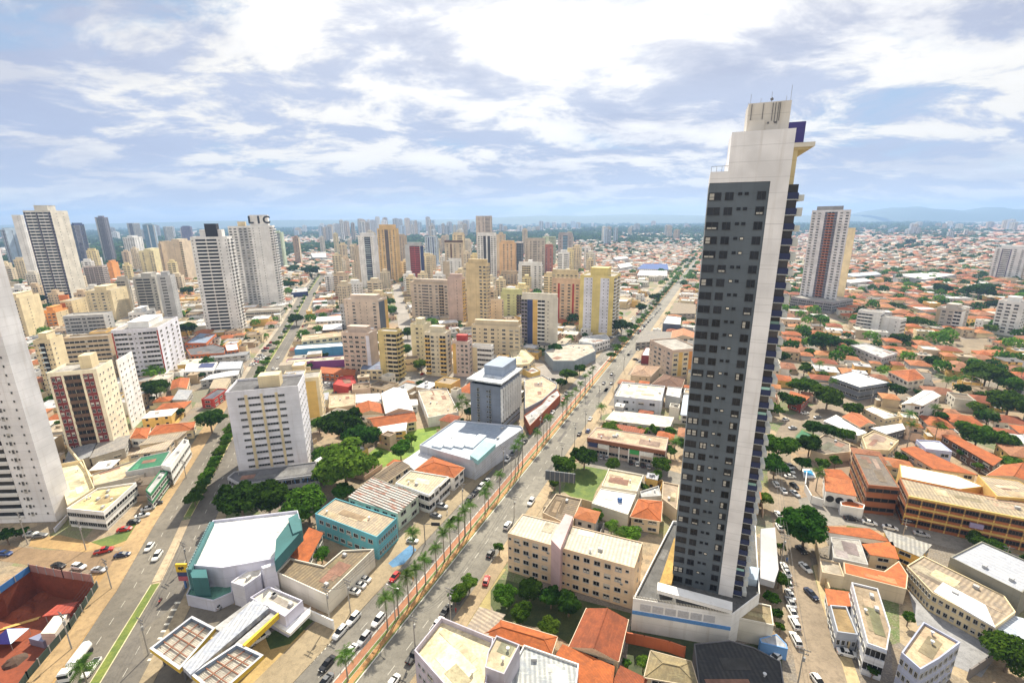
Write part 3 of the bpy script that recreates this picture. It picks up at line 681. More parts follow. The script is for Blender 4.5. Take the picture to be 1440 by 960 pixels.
T('office_tower', 'white wing with a recessed dark bay, left of the tower with black letters', (364, 432), 319, 320, 350, -14, 'white', 'w1 w1 p.2 w1:lgrey w1:lgrey', 'p1', pent=0, far=False, fh=3.1)
T('apartment_tower', 'greenish white tower behind the tower with black letters', (402, 377), 327, 380, 407, -12, 'palegreen', 'g3:white p.5', 'w2 p1', pent=1)
T('apartment_tower', 'brown and pale tower by itself beside the far left avenue', (424, 372), 334, 411, 434, -14, (.36, .25, .18), 'p1 w1 w1', 'p1:beige w1:beige', pent=1)
T('apartment_tower', 'dark grid-fronted building with brown loggias below the mauve tower', (151, 408), 375, 117, 150, -14, (.5, .42, .38), 'd1 p.12 d1 p.12 d1 p.12 d1', 's1', pent=0, far=False)
T('apartment_building', 'small orange-yellow block beside the brown loggia building', (163, 396), 370, 150, 166, -14, 'brightorange', 'p1 v1', 'v1')
T('apartment_building', 'grey concrete block with deep terraces, left of three', (190, 442), 394, 163, 182, -14, (.42, .40, .36), 'd1 p.4', 'p1 w1', far=False)
T('apartment_building', 'grey concrete block with deep terraces, middle of three', (229, 445), 390, 186, 232, -14, (.42, .40, .36), 'p.5 d3 p.3 w.8', 'p.6 w1', far=False)
T('apartment_building', 'pale concrete block with a flat overhanging roof, right of three', (252, 453), 388, 220, 246, -14, 'lgrey', 'p.6 s1 p1', 'v1 p.5 v1', far=False, pent=1)
T('apartment_building', 'cream block with rows of paired windows beside the white tower at the left edge', (42, 475), 420, 4, 55, -18, 'cream', 'p.5 w1 w1 w1 p.7', 'p.3 v1 p.8', far=False)
T('apartment_building', 'low cream block with an orange window front', (84, 463), 438, 58, 96, -14, 'brightorange', 'w1 w1 w1', 'p.3:cream v1:cream v1:cream', far=False)
T('apartment_building', 'cream block pierced by an orange stair tower', (108, 456), 424, 84, 124, -14, 'cream', 'p.8:orange p.8:orange v1 v1', 'v1 v1', far=False, pent=0)
T('stair_tower', 'bright orange stair tower rising above the cream blocks', (104, 452), 416, 82, 97, -14, (.72, .22, .06), 'p1', 'p1', cat='tower', pent=0, far=False)
T('apartment_building', 'cream block with scattered small windows in front of the grey concrete blocks', (166, 455), 409, 119, 178, -16, 'cream', 'v1 w1 v1 w1 v1 p.3', 'v1 v1', far=False)
T('apartment_building', 'low grey block with a dark panel in front of the cream block', (152, 472), 443, 88, 158, -16, 'lgrey', 'w1 s2 w1 s3', 'w1', far=False, pent=0)
T('apartment_building', 'small white stepped block behind the lavender building', (208, 462), 440, 180, 218, -16, 'white', 'w*4', 'w*2', far=False)
T('apartment_building', 'lavender and white apartment building with red edge stripes', (236, 532), 462, 156, 250, -18, 'lilac', 'p.3:red s2.4 w1 v.8 w1 s2.6 p.3:red', 'w1 w1 w1 w1', far=False, pcol='white')
T('apartment_building', 'beige slab with thin red lines between its floors', (165, 530), 473, 88, 160, -18, 'tan', 's3:beige p.2 s3:beige', 'p1', far=False, pent=0)
T('apartment_building', 'cream tower with a glazed balcony column between small window columns, by the left tower', (92, 560), 479, 46, 88, -18, 'cream', 'v1 p.3 v1 g2.2:white v1 p.3 v1', 'v1 p1', far=False)
T('apartment_building', 'cream apartment building with dark red window panels and open balconies', (163, 632), 521, 66, 158, -18.5, (.80, .72, .54), 'p.5 w1:dred w1:dred p.5 d1.6:brown d1.6:brown p.5 w1:dred w1:dred p.8', 'p.3 v1 v1 p.5 v1 v1 p.3', far=False, fh=3.1, pent=0, wh=1.5)
T('apartment_building', 'rear wing of the red-panelled building, white with a column of small windows', (187, 603), 509, 164, 186, -18.5, 'white', 'p1', 'v1 v1 p.4 v1 v1', far=False, pent=0)
T('office_building', 'lilac-white office block with five cream pilasters over a graffitied podium', (434, 655), 545, 317, 428, -15, (.76, .76, .83), 'p.8 s.5 p.25:cream s.9 p.22:cream s.9 p.22:cream s.5 p1.1', 'v1 v1 p.3 v1 v1 p.3 v1', far=False, fh=3.0, pent=0, roofc='dgrey', framecol='lgrey', wh=.85)
T('office_building', 'narrow cream-yellow building right behind the lilac-white office block', (455, 590), 532, 424, 452, -15, 'cream', 'p.3 p1:ochre p.3', 'v1 w1', far=False, pent=0)
# centre
T('apartment_tower', 'white tower with a dark blue balcony strip up its middle', (531, 408), 332, 503, -10, 18, 'white', 'v1 v1 g2:navy v1', 'p1', far=False)
T('apartment_tower', 'slim beige tower stuck to the left of the blue-striped white tower', (506, 405), 347, 496, 504, 18, 'beige', 'w1 w1', 'p1')
T('apartment_tower', 'ornate orange-cream twin-column tower with brown bays', (561, 397), 322, 530, -10, 18, (.68, .46, .20), 'w1 w1 s1:brown w1 w1', 'p1', pent=2)
T('apartment_tower', 'slimmer cream tower just behind the ornate orange-cream one', (571, 372), 332, 557, 572, 18, 'tan', 'w1 w1 w1', 'p1')
T('apartment_tower', 'tower with a bright red balcony front between grey edges', (594, 402), 345, 569, 595, 20, 'lgrey', 'p.9 d2:red p.1', 'p1:navy', pent=1)
T('apartment_tower', 'small dark blue building at the foot of the red-fronted tower', (601, 393), 358, 594, 603, 20, 'navy', 's1', 's1', pent=0)
T('apartment_tower', 'blue and white pinstriped tower right of the red-fronted one', (616, 376), 333, 597, 616, 20, 'paleblue', 'w1 p.3:navy w1 p.3:navy w1', 'w1', pent=0)
T('apartment_tower', 'beige tower with a brown crest and round windows', (653, 400), 342, 625, 642, 20, 'beige', 'w1 p.3:brown w1 w1', 'w1', pent=1, pcol='brown')
T('apartment_tower', 'taller cream tower behind the brown-crested one', (654, 380), 330, 636, 654, 20, 'cream', 'w1 s1 p.4', 'w1')
T('apartment_building', 'white narrow building with a dark window column in front of the brown-crested tower', (650, 400), 367, 623, 648, 22, 'white', 'p1:beige p.6:beige w1 v1 w1', 'w1')
T('apartment_tower', 'tallest pale tower of the centre with dark bay windows', (692, 372), 304, 669, 692, 20, (.55, .47, .40), 'p.3 w1 w1 s1.2 p.3', 'w1 w1', pent=0)
T('apartment_tower', 'white tower with a black and white striped centre below the tallest pale one', (699, 402), 331, 671, 697, 22, 'white', 'w1 w1 d.9:dgrey p.5 d.9:dgrey w1 w1', 'w1', far=False)
T('apartment_tower', 'pale tower with a dark slot right of the black-and-white striped tower', (708, 385), 330, 698, 711, 20, 'beige', 'p1 w1 p.2', 'w1')
T('apartment_tower', 'orange-cream tower with a window grid, centre right of the cluster', (724, 392), 342, 702, 726, 20, (.66, .43, .22), 'p.7 w1 w1 w1 p.4', 'p1', far=False)
T('apartment_tower', 'dark slate balcony stack at the right of the orange-cream tower', (734, 384), 341, 725, 736, 20, 'white', 'd1:slate', 'd1:slate', pent=0)
T('apartment_tower', 'large beige tower with stepped crown and slit bays', (766, 388), 338, 738, 764, 20, (.5, .45, .38), 'w1 w1 s1 w1 w1', 'w1 w1', far=False)
T('apartment_tower', 'brick-red narrow tower beside the stepped beige one', (777, 388), 347, 764, 778, 20, (.42, .16, .12), 'p.3:beige w1 w1', 'p1', far=False)
T('apartment_tower', 'green-tinted pale tower behind the brick-red narrow one', (780, 370), 333, 763, 782, 20, 'palegreen', 'w1 s1', 's1', pent=0)
T('apartment_tower', 'tower with grey-cream upper floors and blue glass below, far right of the cluster', (804, 382), 330, 785, 806, 20, (.42, .40, .42), 'w1 s1:sky w1', 'w1 w1', far=False, pent=1)
T('apartment_building', 'white building with dark loggias under the stepped beige tower', (762, 410), 373, 729, 763, 20, 'white', 'p.8 d1:cream d1:cream p.6 w1 w1', 'w1', far=False, pent=1)
T('apartment_building', 'beige lower block at the feet of the orange-cream tower', (727, 404), 385, 704, 728, 20, 'tan', 'w*5', 'w*2', far=False)
T('apartment_building', 'cream high slab with a blank left wall and square windows', (687, 470), 372, 655, 689, 24, (.66, .52, .30), 'p2.8 p.4 w1 w1 w.2', 'w1 w1', far=False, pent=1)
T('apartment_building', 'wide cream slab with a brown cornice band', (634, 450), 400, 577, -9, 20, (.58, .48, .38), 'p.5 w1 w1 s1.4 w1 p.3 w1 b1:tan w1 p.3', 'p1', cat='apartment block', far=False, cap='tan')
T('apartment_building', 'pink-beige building with a yellow window side right of the wide cream slab', (652, 458), 392, 629, 654, 22, (.56, .42, .36), 'p2 v1 p1', 'w1:ochre w1:ochre', far=False)
T('apartment_building', 'pink-beige building with grey-blue right flank', (536, 470), 423, 483, 544, 12, (.64, .52, .42), 'v1 w1 v1 v1 w1.4', 'p2:slate p1:ochre', far=False)
T('apartment_building', 'light grey low building left of the pink-beige one', (498, 468), 430, 478, 500, 12, 'lgrey', 'w*4', 'w1', far=False, pent=0)
T('apartment_building', 'beige building with a lilac stair column, above the red shop', (524, 528), 470, 480, 530, 12, (.58, .46, .38), 'w1 w1 w1 w1 p.6:lilac', 'p1', far=False)
T('apartment_building', 'yellow building with curved balcony stack, beside the tree-lined street', (562, 535), 468, 531, 565, 14, (.62, .50, .22), 'p1.1 v.5 b2.2:cream', 'b1', far=False, pent=0)
T('apartment_building', 'pale cream building, left end of the row facing the round junction', (598, 512), 458, 577, 606, 20, (.66, .60, .42), 'p1 w1 v1', 'p1', far=False)
T('apartment_building', 'cream building with yellow balconies on both corners', (629, 530), 470, 597, 634, 14, (.70, .62, .46), 'b1:ochre w1 v1 b1.2:ochre', 'w1', far=False)
T('apartment_building', 'pinkish building with a red-brown roof hut, between yellow and white neighbours', (660, 530), 482, 636, 664, 14, (.60, .48, .42), 'p.8:ochre v1 w1 w1', 'w1', far=False, pcol='red')
T('apartment_building', 'short white-grey building with wide window bands beside the pinkish one', (692, 528), 488, 664, 694, 16, 'white', 'p.9:cream s1.4 s1.2', 'w1', far=False, pent=0)
T('apartment_building', 'long cream block behind the white-grey one, window rows irregular', (731, 505), 461, 663, 734, 14, (.64, .54, .38), 'w1 v1 w1 p.3 w1 v1 w1 p.3 w1 w1', 'w1', cat='apartment block', far=False)
T('apartment_building', 'orange-trimmed pale block in front of the striped tower', (687, 456), 425, 666, 688, 22, 'beige', 'p.4:orange w1 p.8', 'w1', far=False, pent=0)
T('apartment_building', 'pale peach block beside the orange-trimmed one', (706, 456), 423, 688, 708, 22, (.66, .54, .40), 'p1 v1 p1', 'w1', far=False, pent=0)
T('apartment_building', 'yellow-green block with brown balconies below the white loggia building', (734, 448), 413, 704, 736, 22, (.56, .58, .30), 'p1 w1 v1 b1:brown', 'w1', far=False)
T('apartment_tower', 'tower with navy left, yellow middle and pale right strip', (783, 490), 421, 733, 785, 18, 'offwhite', 'b1:mauve p.9:navy p.8:ochre b1.2:white v1 p1', 'p1', far=False, pent=1)
T('apartment_building', 'pink-cream building with red trim, left of the yellow tower', (815, 455), 398, 776, 817, 22, (.66, .48, .34), 'w1 p.3:red w1 w1 p.3:red w1', 'w1', far=False)
T('apartment_tower', 'tall yellow and white tower with rounded white balconies on its right side', (860, 472), 390, 816, 873, 24.4, (.70, .57, .22), 'p.5 p.1 v1:lilac v.3:lilac p1.2 v1:lilac v.3:lilac p.7', 'b1:white p.4 b1:white p.4', far=False, pent=2)
T('apartment_building', 'cream block behind the yellow and white tower', (812, 432), 385, 776, 814, 22, (.6, .5, .32), 'w*6', 'w1', far=False)
# right of the avenue
T('apartment_building', 'pink-cream building with a yellow side and an orange stripe, left of the tall slate tower', (943, 534), 494, 914, 985, 76, (.64, .50, .40), 'v1 w1 w1 v1 w1 p.3', 'w1:cream p.6:ochre w1:cream p.8:brightorange w1:cream', far=False, fh=3.0, pent=0)
T('apartment_tower', 'tall white and brown tower with an orange balcony stripe on the right skyline', (1173, 436), 296, 1142, 1190, 60, (.78, .76, .76), 'w1 w1 p.5 s.5:mauve b1.2:orange s.5:mauve p.2 w1 w1', 'w1 p1', far=False, fh=3.0, pent=0)
T('apartment_tower', 'cream slab half hidden behind the white and brown tower', (1184, 432), 326, 1168, 1195, 60, 'cream', 'p1', 'p1 v1', pent=1)
T('apartment_tower', 'broad white and beige ribbed tower at the right edge', (1432, 397), 350, 1400, 1470, 60, 'white', 'w1 p.2:mauve s1 p.2:mauve w1 w1', 'w1 s1:tan w1', far=False, fh=3.0)
T('apartment_building', 'white terrace-fronted building with slanted balconies on the right', (1233, 473), 441, 1207, -12, 50, 'white', 's1 p.5', 's1', far=False, pent=0)
T('apartment_building', 'white blank-walled building overlapping the terrace-fronted one', (1262, 477), 450, 1229, 1275, 60, 'white', 'p2 v1', 's1', far=False, pent=0)
T('apartment_building', 'beige and white apartment building with dark windows on the right hillside', (1346, 466), 437, 1318, 1364, 58, (.52, .46, .40), 'p.6:tan w1 w1 b1:white', 'p1:white w1', far=False)
T('apartment_building', 'white apartment building at the right edge with rows of square windows', (1428, 474), 427, 1404, 1470, 58, 'white', 'w1 w1 w1 p.4', 'w1 w1 w1', far=False)
T('parking_building', 'concrete parking deck at the foot of the tower with black letters', (395, 448), 436, 345, 412, -14, (.5, .46, .40), 's*4', 's*4', cat='parking deck', far=False, pent=0)
T('parking_building', 'grey podium at the foot of the white and brown tower', (1168, 441), 426, 1112, 1200, 60, (.34, .33, .35), 's*5', 's*3', cat='podium', far=False, pent=0)
# sign box and letters
def text_part(txt, size, loc, ang, col, root, name='letters', depth=.35):
    cu = bpy.data.curves.new(name, 'FONT'); cu.body = txt; cu.size = size; cu.extrude = depth; cu.align_x = 'CENTER'; cu.offset = size*.035
    o = bpy.data.objects.new(name, cu); me = bpy.data.meshes.new_from_object(o); bpy.data.objects.remove(o); me.name = name; me.materials.clear(); me.materials.append(mat(col, 'plain'))
    o = bpy.data.objects.new(name, me); C.objects.link(o); o.parent = root; o.rotation_euler = (R(90), 0, ang); o.location = loc; return o
def roofbox(key, u0, u1, w0, w1, hh, col, name='roof_house', txt=None, tcol='black', ts=6):
    root, q, H, _ = next(t for t in TOWERS if key in t[0]['label']); L_, N_, R_ = Vector(q[0]), Vector(q[1]), Vector(q[2])
    f = lambda u, w: tuple(L_+(N_-L_)*u+(R_-N_)*w); p = ccw([f(u0, w0), f(u1, w0), f(u1, w1), f(u0, w1)]); b = MB(); b.prism(p, H, H+hh); b.build(name, mat(col), root)
    if txt:
        d = (N_-L_); ang = math.atan2(d.y, d.x); nr = Vector((d.y, -d.x)).normalized(); c = Vector(f((u0+u1)/2, w0))+nr*.4
        for i, ch in enumerate(txt):
            cc = c+d.normalized()*((i-(len(txt)-1)/2)*ts*.75); text_part(ch, ts, (cc.x, cc.y, H+hh-ts*.82), ang, tcol, root, 'letter')
roofbox('black sign box', .25, .85, .2, .8, 7, 'white'); roofbox('black sign box', .42, .74, .1, .6, 12, 'black', 'sign_box')
roofbox('carrying three black letters', .12, .85, .1, .6, 13, 'white', txt='LIC', ts=11.5)
roofbox('five cream pilasters', .42, .72, .25, .6, 5, 'cream'); roofbox('dark red window panels', .55, .8, .35, .75, 6, 'cream')
roofbox('orange balcony stripe', .12, .8, .15, .8, 5, 'grey'); roofbox('left of the tower with black letters', .5, .9, .3, .8, 6, 'cream')
# ------------------------------------------------------------------ the tall slate tower and its podium
TZ = 9.0; tn_ = G(1030, 840, TZ); tower_root = empty('apartment_tower', (tn_[0], tn_[1], TZ), 'very tall slate and white tower dominating the right half, windows in four columns', 'apartment tower', None, R(-21.5))
TH = 108.9-TZ; fhB = TH/33.4
b = MB(); b.box(-14.6, -3.3, .12, 20, 0, TH, 0); b.build('wall', mat('slate'), tower_root)
b = MB(); b.box(-3.3, 0, 0, 21, 0, TH, 0); b.box(-11.3, 0, 0, 12, TH, TH+9.6, 0); b.box(-14.6, -11.3, .0, 20, TH, TH+2.2, 0); b.box(-11.3, 0, 12, 20, TH, TH+5, 0)
for k in range(1, 12): b.box(-3.32, .02, -.015, 0.0, TH*k/12-.05, TH*k/12, 1)
b.build('white_wall', [mat((.80, .79, .80)), mat('lgrey', 'plain')], tower_root)
b = MB(); b.box(-8.6, -1.0, 3, 10, TH+9.6, TH+15.2, 0); b.box(-8.2, -5.4, 2.6, 3, TH+9.6, TH+12, 0); b.build('roof_house', mat((.62, .58, .52)), tower_root)
b = MB()
for x in (-5.9, -8, -4.2, -3.7, -3.2, -2.9): b.box(x-.05, x+.05, 2.86, 2.99, TH+11+random.random(), TH+15.0)
for k in range(3): b.box(-6.2+k*1.3, -5.9+k*1.3, 2.8, 2.99, TH+11.2, TH+11.5)
b.build('roof_pipes', mat('dgrey', 'plain'), tower_root)
for x, y, hh in ((-8.3, 3.4, 1.8), (-1.2, 3.4, 2.8), (-1.2, 9.6, 2.2), (-8.3, 9.6, 1.5), (-6.4, 4, 1.0), (-4.5, 4, 2.0)):
    b = MB(); b.tube((x, y, TH+15.2), (x, y, TH+15.2+hh), .045, n=4); b.build('antenna', mat('grey', 'plain'), tower_root)
b = MB(); b.tube((-4.6, 4, TH+15.8), (-4.3, 3.8, TH+15.9), .3, .3, 8); b.build('antenna', mat('dgrey', 'plain'), tower_root)
b = MB(); b.box(-1.2, 2.0, 3.2, 3.6, TH+6, TH+11.2); b.box(1.7, 2.0, 3.6, 9, TH+6, TH+11.2); b.build('purple_panel', mat((.06, .05, .20)), tower_root)
b = MB(); b.box(0, 3.6, .4, 19, TH+6.2, TH+7.0, 0); b.box(0, 3.0, 1.2, 18, TH+5.8, TH+6.2, 1); b.box(0, 1.0, 1.5, 18, TH-1, TH+5.8, 1); b.build('roof_slab', [mat('offwhite'), mat((.62, .52, .30))], tower_root)
r_ = MB(); r_.box(-14.5, -11.3, .05, .1, TH+3.2, TH+3.28); [r_.box(x-.03, x+.03, .05, .1, TH+2.2, TH+3.2) for x in (-14.5, -13.5, -12.5, -11.5)]; r_.build('railing', mat('dgrey', 'plain'), tower_root)
cols = [(-13.35, 2.35, 1.45, 'w'), (-10.55, 1.5, 1.45, 'w'), (-8.55, .72, .55, 'v'), (-7.35, .72, .55, 'v'), (-4.6, 1.5, 1.5, 'w')]
big = [(i, c) for i in range(33) for c in cols]; rest_ = []
WV = {}
def bigwin(kind):
    if kind in WV: return WV[kind]
    b = MB(); b.quad((-.5, -.03, 0), (.5, -.03, 0), (.5, -.03, 1), (-.5, -.03, 1), 1)
    for a_ in ((-.54, -.5, 0, 1), (.5, .54, 0, 1)): b.box(a_[0], a_[1], -.09, 0, a_[2], a_[3], 0)
    b.box(-.54, .54, -.09, 0, 1, 1.05, 0); b.box(-.56, .56, -.16, 0, -.07, 0, 0)
    if kind[0] == 'a': b.box(-.02, .02, -.06, 0, 0, 1, 0)
    if kind in ('ab', 'ac'):
        for k in ((-.42, -.08), (.06, .40)) if kind == 'ac' else ((-.42, -.05),): b.quad((k[0], -.045, .04), (k[1], -.045, .04), (k[1], -.045, .36), (k[0], -.045, .36), 2); b.quad((k[0], -.045, .44), (k[1], -.045, .44), (k[1], -.045, .9), (k[0], -.045, .9), 2)
    if kind == 'ad': b.quad((-.40, -.045, .05), (.38, -.045, .05), (.38, -.045, .3), (-.40, -.045, .3), 2)
    if kind == 'vb': b.quad((-.4, -.045, .1), (.4, -.045, .1), (.4, -.045, .8), (-.4, -.045, .8), 2)
    me = bpy.data.meshes.new('window'); me.from_pydata(b.v, [], b.f)
    for m in (mat((.035, .035, .04), 'plain'), GLASS, mat((.45, .43, .38), 'plain')): me.materials.append(m)
    me.polygons.foreach_set('material_index', b.m); me.update(); WV[kind] = me; WV[kind+'_b'] = b; return me
for n, (i, c) in enumerate(big):
    kd = random.choices(['aa', 'ab', 'ac', 'ad'], [.70, .09, .09, .12])[0] if c[3] == 'w' else random.choices(['va', 'vb'], [.75, .25])[0]
    z = TH-1.0-(i+1)*fhB+(.9 if c[3] == 'v' else .55)+(.55 if c[3] == 'v' else 0); me = bigwin(kd)
    # the hundred that show largest are the wide ones of the upper and lower thirds
    if c[3] == 'w' and i < 33: ob('window', me, tower_root, (c[0], .12, z), 0, (c[1], 1, c[2])) 
    else: rest_.append((me, (c[0], .12, z), (c[1], 1, c[2])))
V = []; F_ = []; MI = []
for me, loc, sc in rest_:
    k = len(V); V += [(v.co.x*sc[0]+loc[0], v.co.y*sc[1]+loc[1], v.co.z*sc[2]+loc[2]) for v in me.vertices]; F_ += [tuple(j+k for j in p.vertices) for p in me.polygons]; MI += [p.material_index for p in me.polygons]
mk('small_window', V, F_, [mat((.035, .035, .04), 'plain'), GLASS, mat((.68, .64, .55), 'plain')], tower_root, MI)['kind'] = 'stuff'
# balcony stack along the right flank
balc = []
for v_ in range(3):
    b = MB(); b.box(0, 2.1, .5, 19, 0, .2, 1); b.box(0, 1.95, .5, .65, .1, 1.45, 0); b.box(1.95, 2.1, .5, 19, .1, 1.3, 0); b.box(2.1, 3.2, 1.2, 5.0, -.2, 1.0 if v_ else 1.5, 1); b.box(2.1, 3.2, 8, 12, -.2, 1.0, 1); b.box(2.1, 3.0, 14, 18, -.2, 1.1, 1)
    b.quad((0.05, .9, 1.3), (1.9, .9, 1.3), (1.9, .9, 3.0), (0.05, .9, 3.0), 2)
    if v_ == 2: b.box(.1, 1.8, .52, .6, 1.5, 2.1, 3)
    me = bpy.data.meshes.new('balcony'); me.from_pydata(b.v, [], b.f)
    for m in (mat((.03, .04, .105)), mat((.66, .68, .66)), mat((.05, .045, .045), 'glass'), mat((.25, .42, .38), 'glass')): me.materials.append(m)
    me.polygons.foreach_set('material_index', b.m); me.update(); balc.append(me)
for i in range(33): ob('balcony', balc[random.choice((0, 1, 1, 2))], tower_root, (0, 0, TH-1.2-(i+1)*fhB+.5))
occupy([G(880, 900), G(1030, 935), G(1100, 850), G(1085, 730), G(935, 725)], 2)
building('podium', 'white and blue podium with a balustraded deck at the foot of the tall slate tower', 'podium', [(890, 845), (1029, 868), (1068, 838), (1062, 742), (946, 735)], TZ, 'white', 'flat', (.12, .12, .12), par=.9, fac=None, units=0)
pr = bpy.data.objects[-1] if False else [o for o in C.objects if o.get('label', '').startswith('white and blue podium')][0]
def on(root, px_pts, z0, z1, col, name, kind='wall', wz=None):
    p = ccw([G(x, y, z1 if wz is None else wz) for x, y in px_pts]); l = root.location; b = MB(); b.prism([(q[0]-l.x, q[1]-l.y) for q in p], z0-l.z, z1-l.z); return b.build(name, mat(col, kind), root)

on(pr, [(925, 818), (1030, 846), (1030, 858), (924, 829)], 11.4, 12.4, 'white', 'canopy')
on(pr, [(927, 820), (944, 821), (958, 757), (948, 756)], 9, 11.6, (.52, .33, .09), 'mossy_roof', 'flat')
on(pr, [(1070, 743), (1090, 741), (1095, 800), (1089, 818), (1069, 812)], 4, 6.0, (.46,.46,.48), 'white_terrace')
on(pr, [(1047, 794), (1068, 798), (1065, 815), (1045, 812)], 0, 11, 'paleblue', 'stair_block')
b = MB()
p0, p1 = G(890, 845, TZ), G(1029, 868, TZ); ln = math.hypot(p1[0]-p0[0], p1[1]-p0[1])
for k in range(int(ln/.35)): 
    t = k*.35/ln; x, y = p0[0]+(p1[0]-p0[0])*t-pr.location.x, p0[1]+(p1[1]-p0[1])*t+.15-pr.location.y; b.box(x-.06, x+.06, y-.06, y+.06, TZ+.9, TZ+1.6)
b.build('balustrade', mat('offwhite', 'plain'), pr)
POD = pr
building('annex', 'mossy flat roof of the low annex right of the podium', 'annex', [(1030, 840), (1084, 852), (1088, 880), (1031, 868)], 6.5, 'offwhite', 'flat', (.26, .21, .12), par=.3, fac=None, units=0)
building('shed', 'dark roofed shed with a bent roof below the podium', 'shed', [(976, 905), (1026, 900), (1060, 910), (1098, 930), (1106, 985), (985, 985)], 5, 'dgrey', 'flat', (.045, .045, .045), surf='corr', par=.15, fac=None, units=1)
building('shelter', 'blue-roofed guard shelter at the kerb below the mossy annex', 'shelter', [(1068, 897), (1092, 891), (1106, 905), (1108, 912), (1070, 903)], 3.4, (.16, .34, .66), 'flat', (.40, .42, .46), par=.05, fac=None, units=0)

# ------------------------------------------------------------------ buildings near by: outline of each roof, its height and make
Bd = building
# left of the left avenue
Bd('bank', 'flat roofed glass-fronted bank with a cream roof at the street corner', 'bank', [(94, 717), (146, 722), (192, 680), (138, 688)], 6.5, 'white', 'flat', (.62, .50, .26), par=.7, fac={'f': 's*4', 's': 's*3'}, units=7)
Bd('terrace_building', 'low cream terrace building between the white tower and the bank', 'shop', [(80, 657), (118, 650), (134, 690), (96, 715)], 6, 'cream', 'flat', (.66, .58, .36), fac=None, par=1.4, units=1)
Bd('warehouse', 'long roof with a dark gap behind the bank', 'warehouse', [(132, 684), (202, 668), (222, 650), (214, 640), (130, 668)], 5, 'concrete', 'flat', (.56, .45, .30), fac=None, units=3)
Bd('hall', 'hall with a curved green roof edged in dark red', 'hall', [(176, 664), (198, 643), (240, 634), (227, 655)], 7, 'lgrey', 'flat', (.035, .20, .10), surf='corr', par=.2, fac=None, units=0)
Bd('shop', 'white shop with a tall billboard-like parapet along the left avenue', 'shop', [(229, 657), (259, 620), (266, 622), (240, 660)], 7, 'white', 'flat', 'lgrey', par=1.2, fac='s*3', units=2)
Bd('shop', 'green-fronted shop at the corner below the hall', 'shop', [(205, 690), (226, 662), (236, 664), (212, 696)], 6, 'green', 'flat', 'lgrey', fac='s*2', units=1)
Bd('house', 'long orange hip-roofed house left of the big round tree', 'house', [(209, 612), (271, 604), (274, 593), (221, 598)], 4.5, 'cream', 'hip', 'orange')
Bd('house', 'small orange-roofed house just left of the long orange one', 'house', [(184, 616), (206, 616), (211, 601), (192, 602)], 4.5, 'white', 'hip', 'orange')
Bd('shop', 'grey corrugated roof below the red-panelled building, leftmost', 'shop', [(90, 655), (125, 642), (135, 622), (98, 632)], 4.5, 'concrete', 'shed', 'grey')
Bd('shop', 'grey corrugated roof below the red-panelled building, next to the right', 'shop', [(128, 644), (175, 630), (182, 612), (140, 620)], 4.5, 'concrete', 'shed', (.34, .31, .27))
Bd('shop', 'tan roofed shop beside the green hall', 'shop', [(180, 640), (205, 630), (245, 618), (232, 632)], 5, 'beige', 'shed', (.52, .42, .30))
Bd('shop', 'brown and cream roofed shop behind the green hall', 'shop', [(196, 626), (212, 614), (262, 607), (248, 618)], 4.6, 'beige', 'shed', (.40, .33, .24))
Bd('hall', 'orange building with a blue-grey roof beside the white hotel tower', 'hall', [(260, 483), (281, 468), (304, 470), (290, 483)], 8, 'orange', 'flat', (.22, .28, .38), fac='w*6', units=0)
Bd('hall', 'lower orange building with a dark flat roof below the blue-grey roofed one', 'hall', [(262, 491), (300, 484), (318, 489), (316, 497), (268, 500)], 6, 'orange', 'flat', 'dgrey', fac='w*8', units=1)
Bd('house', 'orange-walled corner house with a white roof', 'house', [(316, 485), (334, 483), (336, 492), (319, 494)], 7, 'orange', 'flat', 'white', fac='w*3', units=0)
Bd('warehouse', 'long grey roof above the solar-panelled warehouse', 'warehouse', [(293, 504), (346, 499), (351, 494), (300, 498)], 5, 'lgrey', 'shed', 'grey')
wb_ = Bd('warehouse', 'white warehouse with solar panels on its roof', 'warehouse', [(259, 523), (300, 521), (306, 509), (262, 512)], 6, 'white', 'flat', 'white', units=0, par=.2)
on(wb_, [(278, 517), (299, 516), (303, 510), (283, 511)], 6.0, 6.25, 'navy', 'solar_panel', 'plain')
Bd('warehouse', 'ribbed grey roof warehouse right of the solar-panelled one', 'warehouse', [(303, 520), (338, 518), (341, 508), (310, 509)], 6, 'lgrey', 'shed', 'metal')
Bd('warehouse', 'white strip-roofed shed behind the lilac-white office block', 'warehouse', [(282, 535), (334, 527), (337, 519), (297, 527)], 5, 'lgrey', 'shed', 'white')
Bd('house', 'tan roofed house left of the lilac-white office block', 'house', [(295, 546), (316, 546), (324, 532), (302, 532)], 4.5, 'beige', 'shed', (.52, .42, .28))
Bd('house', 'pair of orange roofs at the foot of the white hotel tower', 'house', [(240, 548), (262, 546), (266, 532), (243, 535)], 4.5, 'cream', 'gable', 'orange')
Bd('warehouse', 'grey quadrangle roof near the pair of orange roofs', 'warehouse', [(243, 562), (262, 562), (270, 549), (252, 548)], 4.5, 'concrete', 'shed', 'lgrey')
Bd('shop', 'dark red-fronted shop left of the lilac-white office block', 'shop', [(283, 562), (300, 562), (320, 548), (306, 547)], 5, 'red', 'flat', 'dgrey', units=0)
